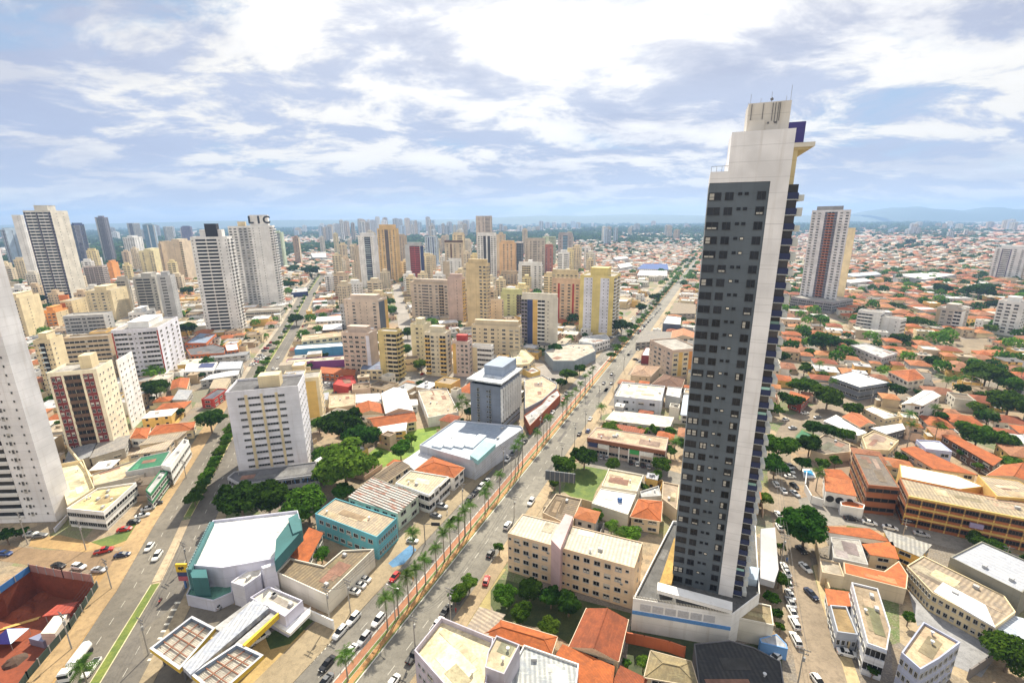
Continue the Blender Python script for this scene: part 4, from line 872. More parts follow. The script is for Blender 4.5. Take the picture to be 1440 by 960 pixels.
# the wedge between the two avenues
st_ = Bd('store', 'big teal store with a brilliant white roof at the left avenue', 'store', [(268, 797), (300, 734), (419, 720), (425, 745), (386, 788), (313, 801)], 9, (.60, .60, .72), 'flat', (.86, .86, .84), par=.8, fac=None, units=0)
on(st_, [(264, 800), (297, 733), (301, 733), (269, 800)], 0, 10.2, (.05, .15, .16), 'teal_facade')
on(st_, [(386, 789), (388, 758), (405, 735), (423, 728), (425, 745)], 9, 12.5, (.04, .14, .145), 'teal_block')
on(st_, [(405, 728), (419, 721), (424, 745), (412, 750)], 9, 13, (.06, .18, .19), 'teal_fins')
b = MB(); pA, pB = G(264, 800, 10), G(297, 733, 10); l = st_.location
for k in range(18):
    t = k/18; x, y = pA[0]+(pB[0]-pA[0])*t-.25-l.x, pA[1]+(pB[1]-pA[1])*t-l.y; b.box(x-.12, x+.12, y-.12, y+.12, .3, 10.3)
for z in (2.5, 5, 7.5, 10): b.tube((pA[0]-.3-l.x, pA[1]-l.y, z), (pB[0]-.3-l.x, pB[1]-l.y, z), .08, n=4)
b.build('facade_lattice', mat((.24, .42, .45), 'plain'), st_)
on(st_, [(266, 800), (290, 800), (292, 812), (270, 812)], 0, 9.4, (.04, .14, .15), 'teal_entrance')
an = Bd('annex', 'white box annex between the teal store and the filling station shop', 'annex', [(325, 820), (356, 797), (372, 796), (366, 810), (343, 826)], 7, (.66, .66, .74), 'flat', (.74, .70, .62), par=.5, fac=None, units=1)
on(an, [(367, 796), (385, 790), (388, 793), (370, 799)], 0, 9.8, (.66, .66, .74), 'tall_wall')
sh = Bd('shop', 'lilac-white filling station shop with a cream flat roof', 'shop', [(352, 842), (378, 826), (426, 846), (401, 869)], 6, (.58, .57, .68), 'flat', (.66, .62, .54), par=.6, fac={'s': None, 'f': None}, units=3)
on(sh, [(352, 846), (401, 873), (404, 880), (428, 860), (437, 852), (436, 862), (408, 890), (396, 884), (352, 853)], 2.4, 3.2, 'white', 'awning')
on(sh, [(354, 845), (374, 857), (374, 859), (353, 847)], 3.4, 4.4, (.60, .06, .03), 'red_sign', 'plain', wz=4.4)
# filling station canopy
gs = empty('filling_station_canopy', (*G(300, 900), 0), 'filling station canopy of two open gridded squares joined by a grey ribbed spine', 'canopy'); l = gs.location
occupy([G(210, 911), G(271, 865), (G(371, 920)), G(310, 985), G(252, 941)], 1)
def canopy(pts, nm, nu, nv):
    p = ccw([G(x, y, 6.3) for x, y in pts]); q = [(a-l.x, c-l.y) for a, c in p]; b = MB(); i = inset(q, .55); n = 4
    for k in range(4):
        j = (k+1) % 4; b.poly([(*q[k], 5.2), (*q[j], 5.2), (*q[j], 6.3), (*q[k], 6.3)], 0); b.poly([(*q[k], 6.3), (*q[j], 6.3), (*i[j], 6.3), (*i[k], 6.3)], 1); b.poly([(*i[j], 5.2), (*i[k], 5.2), (*i[k], 6.3), (*i[j], 6.3)], 2)
    b.poly([(*i[k], 5.25) for k in range(4)], 3); b.poly([(*q[3-k], 5.15) for k in range(4)], 1)
    b.build(nm, [mat((.62, .42, .05)), mat((.50,.51,.55)), mat((.20, .25, .33)), mat((.70, .66, .58), 'flat')], gs)
    lerp = lambda u, v: tuple(Vector(i[0]).lerp(Vector(i[1]), u).lerp(Vector(i[3]).lerp(Vector(i[2]), u), v))
    for u in [(k+1)/nu for k in range(nu-1)]:
        b = MB(); b.tube((*lerp(u, 0), 5.7), (*lerp(u, 1), 5.7), .14, n=4); b.build('rusty_beam', mat('rust', 'plain'), gs)
    for v in [(k+1)/nv for k in range(nv-1)]:
        b = MB(); b.tube((*lerp(0, v), 5.72), (*lerp(1, v), 5.72), .14, n=4); b.build('rusty_beam', mat('rust', 'plain'), gs)
    b = MB()
    for k in range(26): u = (k+.5)/26; b.tube((*lerp(u, 0), 5.42), (*lerp(u, 1), 5.42), .045, n=4, cap=False)
    b.build('purlins', mat((.40, .36, .30), 'plain'), gs)
canopy([(210, 911), (270, 865), (303, 882), (252, 941)], 'left_roof', 4, 3)
canopy([(267, 947), (334, 903), (371, 920), (305, 978)], 'right_roof', 4, 3)
for pts, col in (([(256, 936), (356, 843), (379, 853), (268, 948)], 'lgrey'),):
    p = ccw([G(x, y, 6.6) for x, y in pts]); b = MB(); b.prism([(a-l.x, c-l.y) for a, c in p], 5.3, 6.6); b.build('spine_roof', mat('metal', 'corr'), gs)
for pts in ([(300, 881), (355, 841), (362, 845), (309, 885)], [(330, 903), (383, 858), (392, 861), (341, 905)]):
    p = ccw([G(x, y, 6.3) for x, y in pts]); b = MB(); b.prism([(a-l.x, c-l.y) for a, c in p], 5.2, 6.0); b.build('trough', mat((.42, .42, .42), 'flat'), gs)
p = ccw([G(x, y, 6.5) for x, y in [(341, 906), (392, 860), (392, 863), (344, 908)]]); b = MB(); b.prism([(a-l.x, c-l.y) for a, c in p], 5.2, 6.6); b.build('yellow_beam', mat((.70, .48, .03), 'plain'), gs)
for x, y in ((232, 935), (262, 955), (300, 925), (330, 950), (350, 880), (285, 905)):
    g = G(x, y); b = MB(); b.tube((g[0]-l.x, g[1]-l.y, 0), (g[0]-l.x, g[1]-l.y, 5.3), .25, n=8); b.build('column', mat('dgrey', 'plain'), gs)
for x, y in ((262, 935), (318, 940), (300, 905)):
    g = G(x, y); r = empty('fuel_pump', (g[0], g[1], 0), 'fuel pump standing under the filling station canopy', 'fuel pump', 'fuel pumps under the canopy'); b = MB(); b.box(-.5, .5, -.3, .3, .15, 1.9, 0); b.box(-.9, .9, -.6, .6, 0, .15, 1); b.build('cabinet', [mat('yellow', 'plain'), mat('lgrey', 'plain')], r)
# totem sign with yellow top
g = G(262, 826); r = empty('totem_sign', (*g, 0), 'totem sign with a yellow top panel and red lower panel beside the teal store', 'sign'); b = MB(); b.box(-.2, .2, -.2, .2, 0, 8); b.build('post', mat('blue', 'plain'), r)
b = MB(); b.box(-1.6, 1.6, -.25, .25, 5.6, 8.2); b.build('yellow_panel', mat((.78, .50, .03), 'plain'), r); b = MB(); b.box(-1.5, 1.5, -.22, .22, 4.2, 5.5); b.build('dark_panel', mat('navy', 'plain'), r)
b = MB(); b.box(-1.5, 1.5, -.22, .22, 2.6, 4.1); b.build('red_panel', mat((.45, .10, .14), 'plain'), r)
b = MB(); b.tube((-.45, -.3, 6.9), (-.45, -.26, 6.9), .5, n=10); b.tube((.4, -.3, 7.05), (.4, -.26, 7.05), .45, n=10); b.box(-.1, .2, -.3, -.26, 6.2, 6.7); b.build('emblem', mat('black', 'plain'), r)
Bd('building', 'low grey-white wing with green lettering in front of the teal store', 'shop', [(262, 838), (268, 826), (326, 822), (327, 834), (300, 846)], 3.2, (.55, .56, .66), 'flat', (.12, .28, .22), par=.5, fac=None, units=0)
Bd('warehouse', 'brown corrugated roof sheds between the filling station and the white parked cars', 'warehouse', [(389, 806), (408, 786), (456, 797), (482, 775), (526, 773), (459, 838)], 6, 'offwhite', 'flat', (.26, .195, .115), surf='corr', par=.5, fac=None, units=2)
Bd('house', 'narrow orange roof strip beside the turquoise building', 'house', [(411, 782), (435, 743), (453, 750), (432, 790)], 5.5, 'offwhite', 'shed', 'orange', surf='tile')
Bd('office_building', 'turquoise building with a tan corrugated roof and small windows', 'office building', [(443, 723), (472, 701), (558, 729), (530, 756)], 8, (.12, .38, .46), 'flat', (.50, .40, .27), surf='corr', par=.35, fac='p.4 w*8 p.4', units=2)
Bd('workshop', 'pale green workshop with a rusty striped roof and dark front', 'workshop', [(490, 699), (524, 672), (588, 696), (559, 721)], 7, (.52, .62, .52), 'shed', (.42, .40, .38), surf='stripes', units=0)
Bd('warehouse', 'brown gabled roof behind the rusty striped roof', 'warehouse', [(524, 672), (555, 650), (575, 655), (543, 677)], 5.8, 'beige', 'gable', (.22, .16, .10), surf='corr')
Bd('shop', 'white-fronted shop with a cream roof, facing the palm avenue', 'shop', [(556, 680), (577, 662), (631, 671), (603, 697)], 7, 'white', 'flat', (.64, .54, .36), surf='corr', par=.4, fac='d1 w1 d1 d1', units=2)
Bd('house', 'orange tiled roof beside the grey-white showroom', 'house', [(584, 661), (609, 642), (652, 658), (638, 671)], 6, 'white', 'hip', 'orange')
Bd('warehouse', 'small white sloping roof left of the orange tiled one', 'warehouse', [(567, 649), (590, 633), (609, 639), (583, 660)], 5, 'lgrey', 'shed', 'white')
gr = Bd('showroom', 'grey-white showroom with slanted skylights below the blue-grey tower', 'showroom', [(590, 627), (640, 592), (732, 600), (736, 604), (668, 650)], 8, (.52, .55, .62), 'flat', (.36, .42, .50), surf='sheet', par=.6, fac=None, units=7)
for k in range(4):
    x0 = 607+k*15; on(gr, [(x0, 626), (x0+22, 609.5), (x0+33, 611), (x0+13, 629)], 8, 8.7, (.62, .68, .74), 'skylight', 'paint')
on(gr, [(661, 640), (679, 619), (697, 624), (672, 647)], 8, 10, (.30, .55, .58), 'turquoise_court')
T('office_tower', 'blue-grey glass tower with white fins and a flat overhanging roof', (705, 612), 547, 661, 731, 24.4, (.20, .23, .29), 'p1 s.35:slate p.9 v.5 s.3:slate p1.4', 's*8', cat='office tower', far=False, pent=0, fh=2.6, wh=2.2, rnd=0)
tr, tq, tH, _ = TOWERS[-1]; b = MB(); b.prism(inset(tq, 1.6), tH-.2, tH+2.6, 0); b.build('glass_attic', GLASS, tr); b = MB(); b.prism(inset(tq, -1.2), tH+2.6, tH+3.3, 0); b.build('canopy_roof', mat((.66, .70, .74), 'flat'), tr)
i_ = inset(tq, 3.2); b = MB(); b.prism([tuple(Vector(i_[k])+Vector((2.5, 4.))) for k in range(4)], tH+3.3, tH+8.2, 0); b.build('roof_house', mat((.30, .36, .46)), tr)
b = MB(); e = Vector(tq[2])-Vector(tq[1]); nr = Vector((e.y, -e.x)).normalized()
for k in range(9):
    c = Vector(tq[1])+e*(k/8.2+.01); b.box(c.x-.18, c.x+nr.x*.9+.18, c.y-.25, c.y+.12, 7, tH)
b.build('fins', mat('white'), tr)
b = MB(); b.tube((0, 0, tH+3.3), (0, 0, tH+4.6), 1.6, 1.3, 12); b.build('skylight_dome', mat('blue', 'glass'), tr)
Bd('building', 'white hip-roofed hall beside the grassy yard', 'hall', [(537, 553), (570, 547), (580, 577), (543, 581)], 7, 'white', 'gable', (.80, .80, .80), surf='sheet')
Bd('house', 'small orange roof left of the white hip-roofed hall', 'house', [(502, 583), (501, 569), (536, 568), (540, 581)], 4.5, 'white', 'gable', 'orange')
Bd('house', 'long orange roof above the grassy yard', 'house', [(516, 588), (580, 579), (585, 592), (528, 601)], 5, 'cream', 'gable', 'orange')
Bd('shed', 'white-roofed shed over a yellow wall at the grassy yard', 'shed', [(532, 601), (572, 592), (570, 605), (533, 609)], 5, 'ochre', 'shed', 'white', surf='sheet')
Bd('warehouse', 'wide sandy flat roof left of the blue-grey tower', 'warehouse', [(588, 550), (628, 546), (645, 580), (602, 588)], 5, 'white', 'flat', (.46, .38, .28), fac=None, units=4)
Bd('shed', 'small white garage roof between the hall and the sandy flat roof', 'shed', [(576, 570), (576, 562), (586, 562), (587, 569)], 4, 'white', 'shed', 'white', surf='sheet')
Bd('shop', 'beige courtyard walls left of the white sheds', 'shop', [(462, 575), (463, 555), (500, 553), (500, 570)], 4, 'tan', 'flat', (.48, .38, .26), fac=None, units=2)
Bd('shed', 'white ribbed sheds by the parked cars', 'shed', [(501, 566), (501, 555), (534, 553), (536, 564)], 4, 'white', 'shed', 'white')
Bd('shop', 'blue-grey curved roofed shop under the beige apartment building', 'shop', [(506, 520), (512, 507), (536, 508), (538, 520)], 7, 'cream', 'flat', (.20, .24, .34), surf='corr', par=.1, fac='w*4', units=0)
Bd('shop', 'red round-fronted shop beside the parking lot', 'shop', [(468, 541), (478, 530), (496, 528), (501, 538), (490, 545)], 5, 'red', 'flat', (.50, .05, .04), fac=None, units=0)
Bd('shop', 'orange and red shop roof strip above the red round-fronted shop', 'shop', [(450, 524), (452, 516), (500, 520), (498, 528)], 5, 'orange', 'shed', 'orange')
Bd('warehouse', 'blue-walled white-roofed warehouse near the left avenue', 'warehouse', [(414, 492), (418, 486), (481, 482), (484, 487)], 8, (.08, .28, .50), 'flat', 'white', units=0, fac=None)
Bd('warehouse', 'purple-walled low building in front of the blue-walled warehouse', 'warehouse', [(402, 511), (404, 506), (486, 500), (487, 506)], 5, 'purple', 'flat', (.5, .44, .34), units=1, fac=None)
Bd('shop', 'yellow-beige three-storey building behind the blue-walled warehouse', 'apartment building', [(424, 480), (426, 472), (482, 466), (486, 472)], 10, 'cream', 'flat', 'tan', units=3)
Bd('warehouse', 'white long roof left of the grey-beige centre buildings', 'warehouse', [(444, 452), (446, 446), (480, 444), (482, 450)], 7, 'white', 'shed', 'white', surf='sheet')
Bd('warehouse', 'brown-fronted shed under the white long roof', 'warehouse', [(454, 464), (456, 457), (480, 455), (481, 463)], 7, 'brown', 'shed', 'white', surf='sheet')
Bd('warehouse', 'grey roof with blue front near the avenue trees', 'warehouse', [(410, 412), (412, 406), (432, 404), (433, 410)], 6, 'navy', 'flat', 'lgrey', units=0, fac=None)
Bd('podium', 'wrecked-looking grey podium covered in blue graffiti below the office block', 'podium', [(320, 672), (330, 664), (445, 650), (447, 668), (339, 682)], 7, (.40, .40, .42), 'flat', 'dgrey', fac={'f': 'p.2 d1 p.1 d1 p.1 d1 p.1 d1', 's': 's*3'}, units=0)
gp = [o for o in C.objects if 'graffiti below' in o.get('label', '')][0]
b = MB(); gq = [G(339, 682, 7), G(447, 668, 7)]; gd = Vector(gq[1])-Vector(gq[0]); l = gp.location
for k in range(70):
    t = random.random(); c = Vector(gq[0])+gd*t; z = random.uniform(4.4, 6.8); w = random.uniform(.05, .12); hh = random.uniform(.4, 1.4); nrm = Vector((gd.y, -gd.x)).normalized()*.37
    b.box(c.x-l.x+nrm.x-w, c.x-l.x+nrm.x+w, c.y-l.y+nrm.y-.04, c.y-l.y+nrm.y+.04, z-hh/2, z+hh/2, k % 2)
b.build('graffiti', [mat((.12, .30, .62), 'plain'), mat((.16, .16, .18), 'plain')], gp)
# around the junction
Bd('building', 'cream round-cornered building at the junction behind the blue-grey tower', 'shop', [(716, 491), (735, 489), (752, 504), (744, 512), (722, 514)], 7, 'cream', 'flat', (.58, .50, .32), units=1)
Bd('shop', 'long blue-grey shop with a dark corner block by the junction', 'shop', [(766, 494), (800, 484), (832, 484), (838, 494), (808, 508), (778, 508)], 7, (.26, .31, .36), 'flat', (.46, .40, .33), fac=None, units=4)
Bd('shop', 'white flat shop roofs behind the blue-grey shop', 'shop', [(814, 480), (820, 474), (852, 470), (858, 477), (836, 484)], 7, 'white', 'flat', 'lgrey', units=3)
Bd('shop', 'shop with a rounded tan roof along the palm avenue', 'shop', [(738, 534), (762, 528), (783, 540), (782, 546), (764, 562), (738, 576)], 5, (.32, .36, .42), 'flat', (.50, .40, .28), fac=None, units=4)
Bd('shop', 'orange-edged grey roof beside the rounded tan one', 'shop', [(737, 585), (762, 568), (772, 556), (784, 548), (788, 556), (745, 600)], 4.5, 'terracotta', 'flat', 'lgrey', fac=None, units=2)
Bd('billboard_building', 'pale roof with a yellow curved sign near the junction', 'shop', [(733, 519), (750, 516), (760, 522), (748, 526)], 3.5, 'yellow', 'flat', 'lgrey', fac=None, units=0)
# right of the palm avenue
lb = Bd('apartment_building', 'lilac building with a walled cream roof at the bottom of the frame', 'apartment building', [(583, 920), (621, 873), (694, 903), (681, 985), (640, 985)], 12, (.52, .48, .56), 'flat', (.70, .60, .40), par=1.3, fac='p.3 v.5 v.5 w1 v.5 w1 p.6', units=1)
Bd('stair_tower', 'grey stair block with an unfinished roof on the lilac building', 'stair block', [(686, 918), (698, 895), (731, 908), (709, 950), (682, 940)], 14.5, (.46, .44, .50), 'flat', (.52, .44, .30), par=.5, fac=None, units=2)
Bd('warehouse', 'half cream, half blue-white patched roof beside the stair block', 'warehouse', [(724, 932), (737, 908), (814, 935), (808, 985), (713, 985)], 9, 'white', 'flat', (.50, .52, .50), surf='corr', fac=None, units=1)
Bd('house', 'long orange roof behind the patched roof', 'house', [(684, 890), (704, 873), (781, 896), (774, 917)], 6, 'beige', 'hip', 'orange')
Bd('shed', 'small beige open shed roof at the corner of the orange roof', 'shed', [(657, 884), (675, 855), (708, 865), (685, 892)], 6, 'lgrey', 'shed', (.46, .37, .27))
Bd('house', 'dark orange gabled house in the shade of the pink apartment block', 'house', [(803, 908), (826, 857), (881, 872), (868, 927)], 6, 'beige', 'gable', 'terracotta')
Bd('house', 'bright orange roof at the bottom edge, centre right', 'house', [(784, 920), (792, 908), (862, 938), (858, 975), (812, 985)], 6, 'cream', 'shed', 'orange', surf='tile')
Bd('house', 'small red tiled roof at the bottom edge', 'house', [(864, 960), (873, 938), (908, 955), (900, 980)], 5, 'beige', 'shed', 'terracotta', surf='tile')
Bd('house', 'tan hip-roofed house in the dark yard below the podium', 'house', [(909, 950), (917, 917), (970, 931), (979, 962)], 6, 'beige', 'hip', (.34, .27, .14))
pb = Bd('apartment_building', 'pinkish four-storey apartment block with two pale roofs and a stair tower', 'apartment block', [(714, 750), (735, 723), (904, 763), (892, 799)], 13, (.68, .52, .36), 'flat', (.70, .64, .50), surf='corr', par=.25, fac={'f': 'v.5 w1 w1 w1 w1 p1.2 v.5 v.5 w1 w1 w1 w1 w1 v.6 p.3', 's': 'v1'}, units=2, fh=3)
on(pb, [(775, 758), (795, 722), (806, 726), (788, 772)], 0, 15, (.56, .40, .40), 'stair_tower')
Bd('shop', 'brown flat roofed shop between the palm avenue and the pinkish block', 'shop', [(763, 722), (782, 695), (818, 703), (803, 741)], 6, 'beige', 'flat', (.24, .18, .115), surf='corr', fac=None, units=1)
Bd('house', 'white roofed house in the middle of the block right of the avenue', 'house', [(832, 708), (845, 687), (895, 695), (883, 724)], 5, 'offwhite', 'flat', (.80, .80, .80), par=.3, fac=None, units=1, tank=True)
Bd('house', 'cream roofed rear part behind the white roofed house', 'house', [(846, 684), (856, 660), (905, 669), (896, 692)], 5, 'offwhite', 'flat', (.56, .47, .32), fac=None, units=1)
Bd('house', 'orange hip roof right of the white roofed house', 'house', [(888, 726), (899, 702), (930, 705), (928, 732)], 5, 'beige', 'hip', 'orange')
Bd('house', 'brown roofed house left of the slate tower', 'house', [(932, 678), (955, 683), (952, 718), (931, 702)], 5, 'beige', 'flat', (.36, .28, .20), fac=None, units=1)
Bd('house', 'low grey slab roof behind the orange hip roof', 'house', [(900, 692), (926, 684), (930, 698), (902, 700)], 4, 'lgrey', 'flat', 'lgrey', fac=None, units=1)
mall = Bd('strip_mall', 'two-storey strip of shops with a brown fascia and coloured signs', 'shopping strip', [(826, 615), (839, 601), (940, 616), (936, 634)], 8, (.50, .40, .36), 'flat', (.46, .35, .24), par=.3, fac={'f': 's*6', 's': None}, units=5)
def front_boxes(root, pts, spans, zz0, zz1, names, cols, out_=.4, z=0):
    pa, pb_ = G(*pts[0], z), G(*pts[1], z); l = root.location; d = Vector(pb_)-Vector(pa); nr = Vector((d.y, -d.x)).normalized()*out_
    for (u0, u1), nm, c in zip(spans, names, cols):
        p = [Vector(pa)+d*u0, Vector(pa)+d*u1]; q = [p[0], p[1], p[1]+nr, p[0]+nr]; b = MB(); b.prism(ccw([(w.x-l.x, w.y-l.y) for w in q]), zz0, zz1); b.build(nm, mat(c, 'plain'), root)
front_boxes(mall, [(826, 615), (936, 634)], [(0, 1)], 6.4, 8.2, ['fascia'], [(.26, .10, .05)], .5, 8)
front_boxes(mall, [(826, 615), (936, 634)], [(.02, .14), (.15, .28), (.56, .68), (.69, .85)], 4.2, 6.2, ['shop_sign']*4, ['navy', 'white', (.04, .32, .08), 'white'], .55, 8)
front_boxes(mall, [(826, 615), (936, 634)], [(.28, .295), (.42, .435), (.545, .56), (.685, .7), (.845, .86)], 0, 6.3, ['pillar']*5, ['white']*5, .6, 8)
Bd('warehouse', 'pale stained roof behind the strip of shops', 'warehouse', [(852, 590), (864, 577), (947, 587), (941, 601)], 5, 'lgrey', 'shed', (.66, .60, .52), surf='flat')
Bd('warehouse', 'thin red-orange roof strip behind the strip of shops', 'warehouse', [(846, 601), (850, 594), (908, 603), (903, 609)], 4.5, 'beige', 'shed', 'terracotta')
Bd('office_building', 'white two-storey building with grey windows and rooftop skylights', 'office building', [(864, 558), (875, 538), (935, 544), (930, 565)], 8, (.56, .58, .64), 'flat', (.72, .66, .52), par=.7, fac={'f': 'v.6 w1 v.4 w1 w1 p.3', 's': None}, units=6)
Bd('annex', 'lower white annex right of the two-storey white building', 'annex', [(936, 556), (939, 544), (959, 546), (956, 560)], 7, 'lgrey', 'flat', 'white', fac=None, units=1)
Bd('house', 'house with a faded tan hip roof and two small windows', 'house', [(887, 527), (895, 514), (928, 515), (914, 529)], 8, 'beige', 'hip', (.50, .32, .20), fac={'f': 'p1 v1 v1', 's': None})
Bd('house', 'dark brown hip roof under the pink-cream building', 'house', [(916, 541), (934, 526), (962, 533), (958, 546)], 5, 'brown', 'hip', (.20, .10, .06))
Bd('shop', 'shop with a dark red fascia by the avenue', 'shop', [(902, 500), (908, 489), (916, 489), (916, 501)], 6, 'dred', 'flat', 'white', fac=None, units=0)
Bd('warehouse', 'grey ridged roofs along the right side of the avenue', 'warehouse', [(894, 482), (906, 465), (944, 467), (944, 478)], 5, 'concrete', 'shed', (.30, .27, .23))
Bd('warehouse', 'orange roof right of the grey ridged roofs', 'warehouse', [(944, 476), (946, 465), (976, 467), (976, 475)], 6, 'beige', 'gable', (.60, .26, .12))
Bd('warehouse', 'white warehouse with a dark blue side by the avenue', 'warehouse', [(932, 455), (938, 444), (958, 446), (957, 457)], 8, (.10, .12, .18), 'flat', 'white', fac=None, units=0)
Bd('warehouse', 'brown weathered roofs beyond the white warehouse', 'warehouse', [(942, 441), (950, 425), (978, 428), (978, 441)], 5, 'concrete', 'shed', (.30, .23, .15))
Bd('warehouse', 'blue striped long roof of a far market hall', 'warehouse', [(896, 378), (905, 371), (938, 371), (940, 379)], 8, 'white', 'shed', (.03, .10, .34))
Bd('warehouse', 'white sawtooth roofs in front of the blue market hall', 'warehouse', [(896, 387), (900, 380), (938, 381), (938, 388)], 7, 'white', 'shed', 'white')
Bd('shed', 'pale blue roof strip beside the slate tower', 'shed', [(958, 583), (962, 556), (970, 556), (969, 584)], 5, 'white', 'shed', (.40, .50, .66), surf='sheet')
# right of the slate tower
front_boxes(POD, [(890, 845), (1029, 868)], [(0, 1), (.0, 1)], 5.4, 6.3, ['blue_band', 'x'][:1], [(.10, .26, .55)], .25, TZ)
front_boxes(POD, [(890, 845), (1029, 868)], [(.08+.13*k, .19+.13*k) for k in range(6)], 6.7, 8.6, ['wall_panel']*6, [(.5, .5, .52)]*6, .12, TZ)
sc_ = Bd('school', 'three-storey school wing with a yellow frame and weathered grey roof', 'school', [(1200, 637), (1236, 641), (1265, 686), (1221, 682)], 11, (.34, .12, .05), 'flat', (.22, .18, .14), surf='corr', par=.2, fac={'f': 's1', 's': 'p.1:ochre s1 p.1:ochre s1 p.1:ochre s1 p.1:ochre s1 p.1:ochre s1 p.1:ochre s1'}, units=0, fcol='terracotta', framecol='brown')
ms = Bd('school', 'long main school building with yellow columns and orange panels', 'school', [(1265, 672), (1350, 690), (1470, 712), (1470, 735), (1277, 697)], 11, (.38, .13, .05), 'flat', (.46, .37, .24), surf='corr', par=.2, fac={'f': 'p.12:ochre s1 '*9+'p.12:ochre', 's': 's1'}, units=1, framecol='brown')
Bd('school', 'brilliant white roof strip behind the main school roof', 'school', [(1265, 653), (1344, 668), (1384, 684), (1350, 688), (1267, 671)], 10, 'ochre', 'flat', (.84, .84, .84), surf='sheet', par=.2, fac=None, units=0)
Bd('school', 'tan roof at the right end of the school', 'school', [(1375, 668), (1432, 676), (1480, 704), (1402, 698)], 12, 'ochre', 'flat', (.50, .40, .27), surf='corr', par=.15, fac=None, units=0)
front_boxes(ms, [(1277, 697), (1470, 735)], [(0, 1), (0, 1), (0, 1)], 3.4, 3.9, ['floor_band'], [(.66, .46, .14)], .5, 11)
front_boxes(ms, [(1277, 697), (1470, 735)], [(0, 1)], 7.1, 7.6, ['floor_band'], [(.66, .46, .14)], .5, 11); front_boxes(ms, [(1277, 697), (1470, 735)], [(0, 1)], 10.6, 11.3, ['floor_band'], [(.66, .46, .14)], .5, 11)
front_boxes(ms, [(1277, 697), (1470, 735)], [(.5, .6)], 4.6, 6.2, ['banner'], [(.42, .35, .55)], .6, 11)
Bd('house', 'long orange roof left of the lilac house behind the school', 'house', [(1267, 631), (1287, 628), (1372, 667), (1313, 659)], 6, 'beige', 'shed', 'orange', surf='tile')
Bd('house', 'lilac-walled white box house between the long orange roofs', 'house', [(1288, 619), (1320, 621), (1339, 636), (1302, 632)], 7, (.46, .50, .70), 'flat', 'white', units=0)
Bd('house', 'long orange roof right of the lilac house', 'house', [(1325, 612), (1341, 612), (1408, 645), (1396, 654)], 6, 'brown', 'shed', 'orange', surf='tile')
Bd('house', 'orange roof at the right edge behind the school', 'house', [(1390, 668), (1412, 654), (1460, 660), (1460, 682)], 6, 'beige', 'gable', 'orange')
ar = Bd('house', 'white house with three arches and a mottled orange roof', 'house', [(1160, 669), (1196, 676), (1203, 697), (1162, 690)], 6, 'white', 'shed', (.56, .17, .05), surf='tile', fac=None)
l = ar.location; pa, pb2 = Vector(G(1162, 690, 6)), Vector(G(1203, 697, 6)); d = pb2-pa; b = MB(); nr = Vector((d.y, -d.x)).normalized()*.12
for k in range(3):
    c = pa+d*((k+.5)/3)+nr; b.tube((c.x-l.x, c.y-l.y+.05, 3.2), (c.x-l.x+nr.x, c.y-l.y+nr.y, 3.2), 1.3, n=16)
b.build('arch_opening', DARK, ar)
Bd('house', 'upper orange roof joined to the arched house', 'house', [(1160, 660), (1182, 661), (1197, 675), (1163, 668)], 6, 'white', 'shed', 'orange', surf='tile')
Bd('house', 'white house with small orange roof below the arched house', 'house', [(1181, 706), (1195, 703), (1216, 711), (1214, 717), (1183, 712)], 3.5, 'white', 'flat', 'orange', fac=None, units=0)
Bd('store', 'wide white-roofed building with a dark glazed floor beneath', 'store', [(1167, 530), (1200, 522), (1251, 538), (1209, 545)], 8, (.16, .18, .22), 'flat', (.84, .85, .86), par=.3, fac='s*5', units=1)
Bd('apartment_building', 'long pale grey two-storey building above the wide white roof', 'apartment building', [(1196, 486), (1217, 483), (1262, 497), (1240, 504)], 7, (.52, .50, .52), 'flat', 'lgrey', units=2)
Bd('house', 'two-storey house with a broad orange hip roof right of the wide white roof', 'house', [(1250, 522), (1286, 519), (1300, 532), (1277, 536)], 7, 'offwhite', 'hip', 'orange')
Bd('church', 'white gabled church-like building with an arched window', 'church', [(1269, 568), (1300, 549), (1322, 556), (1296, 570)], 9, 'white', 'gable', (.74, .74, .72), surf='sheet', fac='d.4 p1 w1')
Bd('house', 'cream building with white flat roof in front of the church', 'house', [(1213, 575), (1226, 571), (1266, 586), (1244, 590)], 6, 'cream', 'flat', 'white', units=1, fac='v*4')
Bd('house', 'orange tiled roof beside the cream building', 'house', [(1185, 586), (1209, 582), (1230, 596), (1209, 600)], 5, 'beige', 'gable', (.60, .18, .06))
Bd('house', 'white roof above the garden of dark trees', 'house', [(1159, 592), (1176, 584), (1218, 608), (1206, 612)], 4, 'lgrey', 'shed', 'white', surf='sheet')
Bd('shed', 'white shed roof with a dark opening below the cream building', 'shed', [(1226, 602), (1268, 596), (1272, 603), (1246, 610)], 4.5, 'dgrey', 'shed', 'white', surf='sheet')
Bd('house', 'tan roofs beside the school wing', 'house', [(1212, 615), (1228, 606), (1264, 620), (1250, 634), (1218, 632)], 4.5, 'cream', 'flat', (.42, .33, .22), units=1)
Bd('house', 'grey-brown yard roof left of the tan roofs', 'house', [(1142, 622), (1160, 611), (1195, 625), (1196, 636), (1160, 640), (1140, 634)], 4, 'beige', 'flat', (.22, .18, .14), fac=None, units=1)
Bd('shop', 'little corner shop with red signs and an orange-cream roof', 'shop', [(1109, 561), (1112, 550), (1138, 558), (1127, 568)], 5, (.45, .08, .06), 'shed', 'orange', surf='tile')
Bd('house', 'grey slab roof house behind the big street tree', 'house', [(1168, 755), (1209, 759), (1221, 794), (1172, 784)], 5, 'lgrey', 'flat', (.38, .36, .33), fac=None, par=.15, units=0, tank=True)
Bd('house', 'orange roof strip along the school street', 'house', [(1163, 741), (1223, 744), (1252, 761), (1167, 748)], 4.5, 'white', 'shed', 'orange', surf='tile')
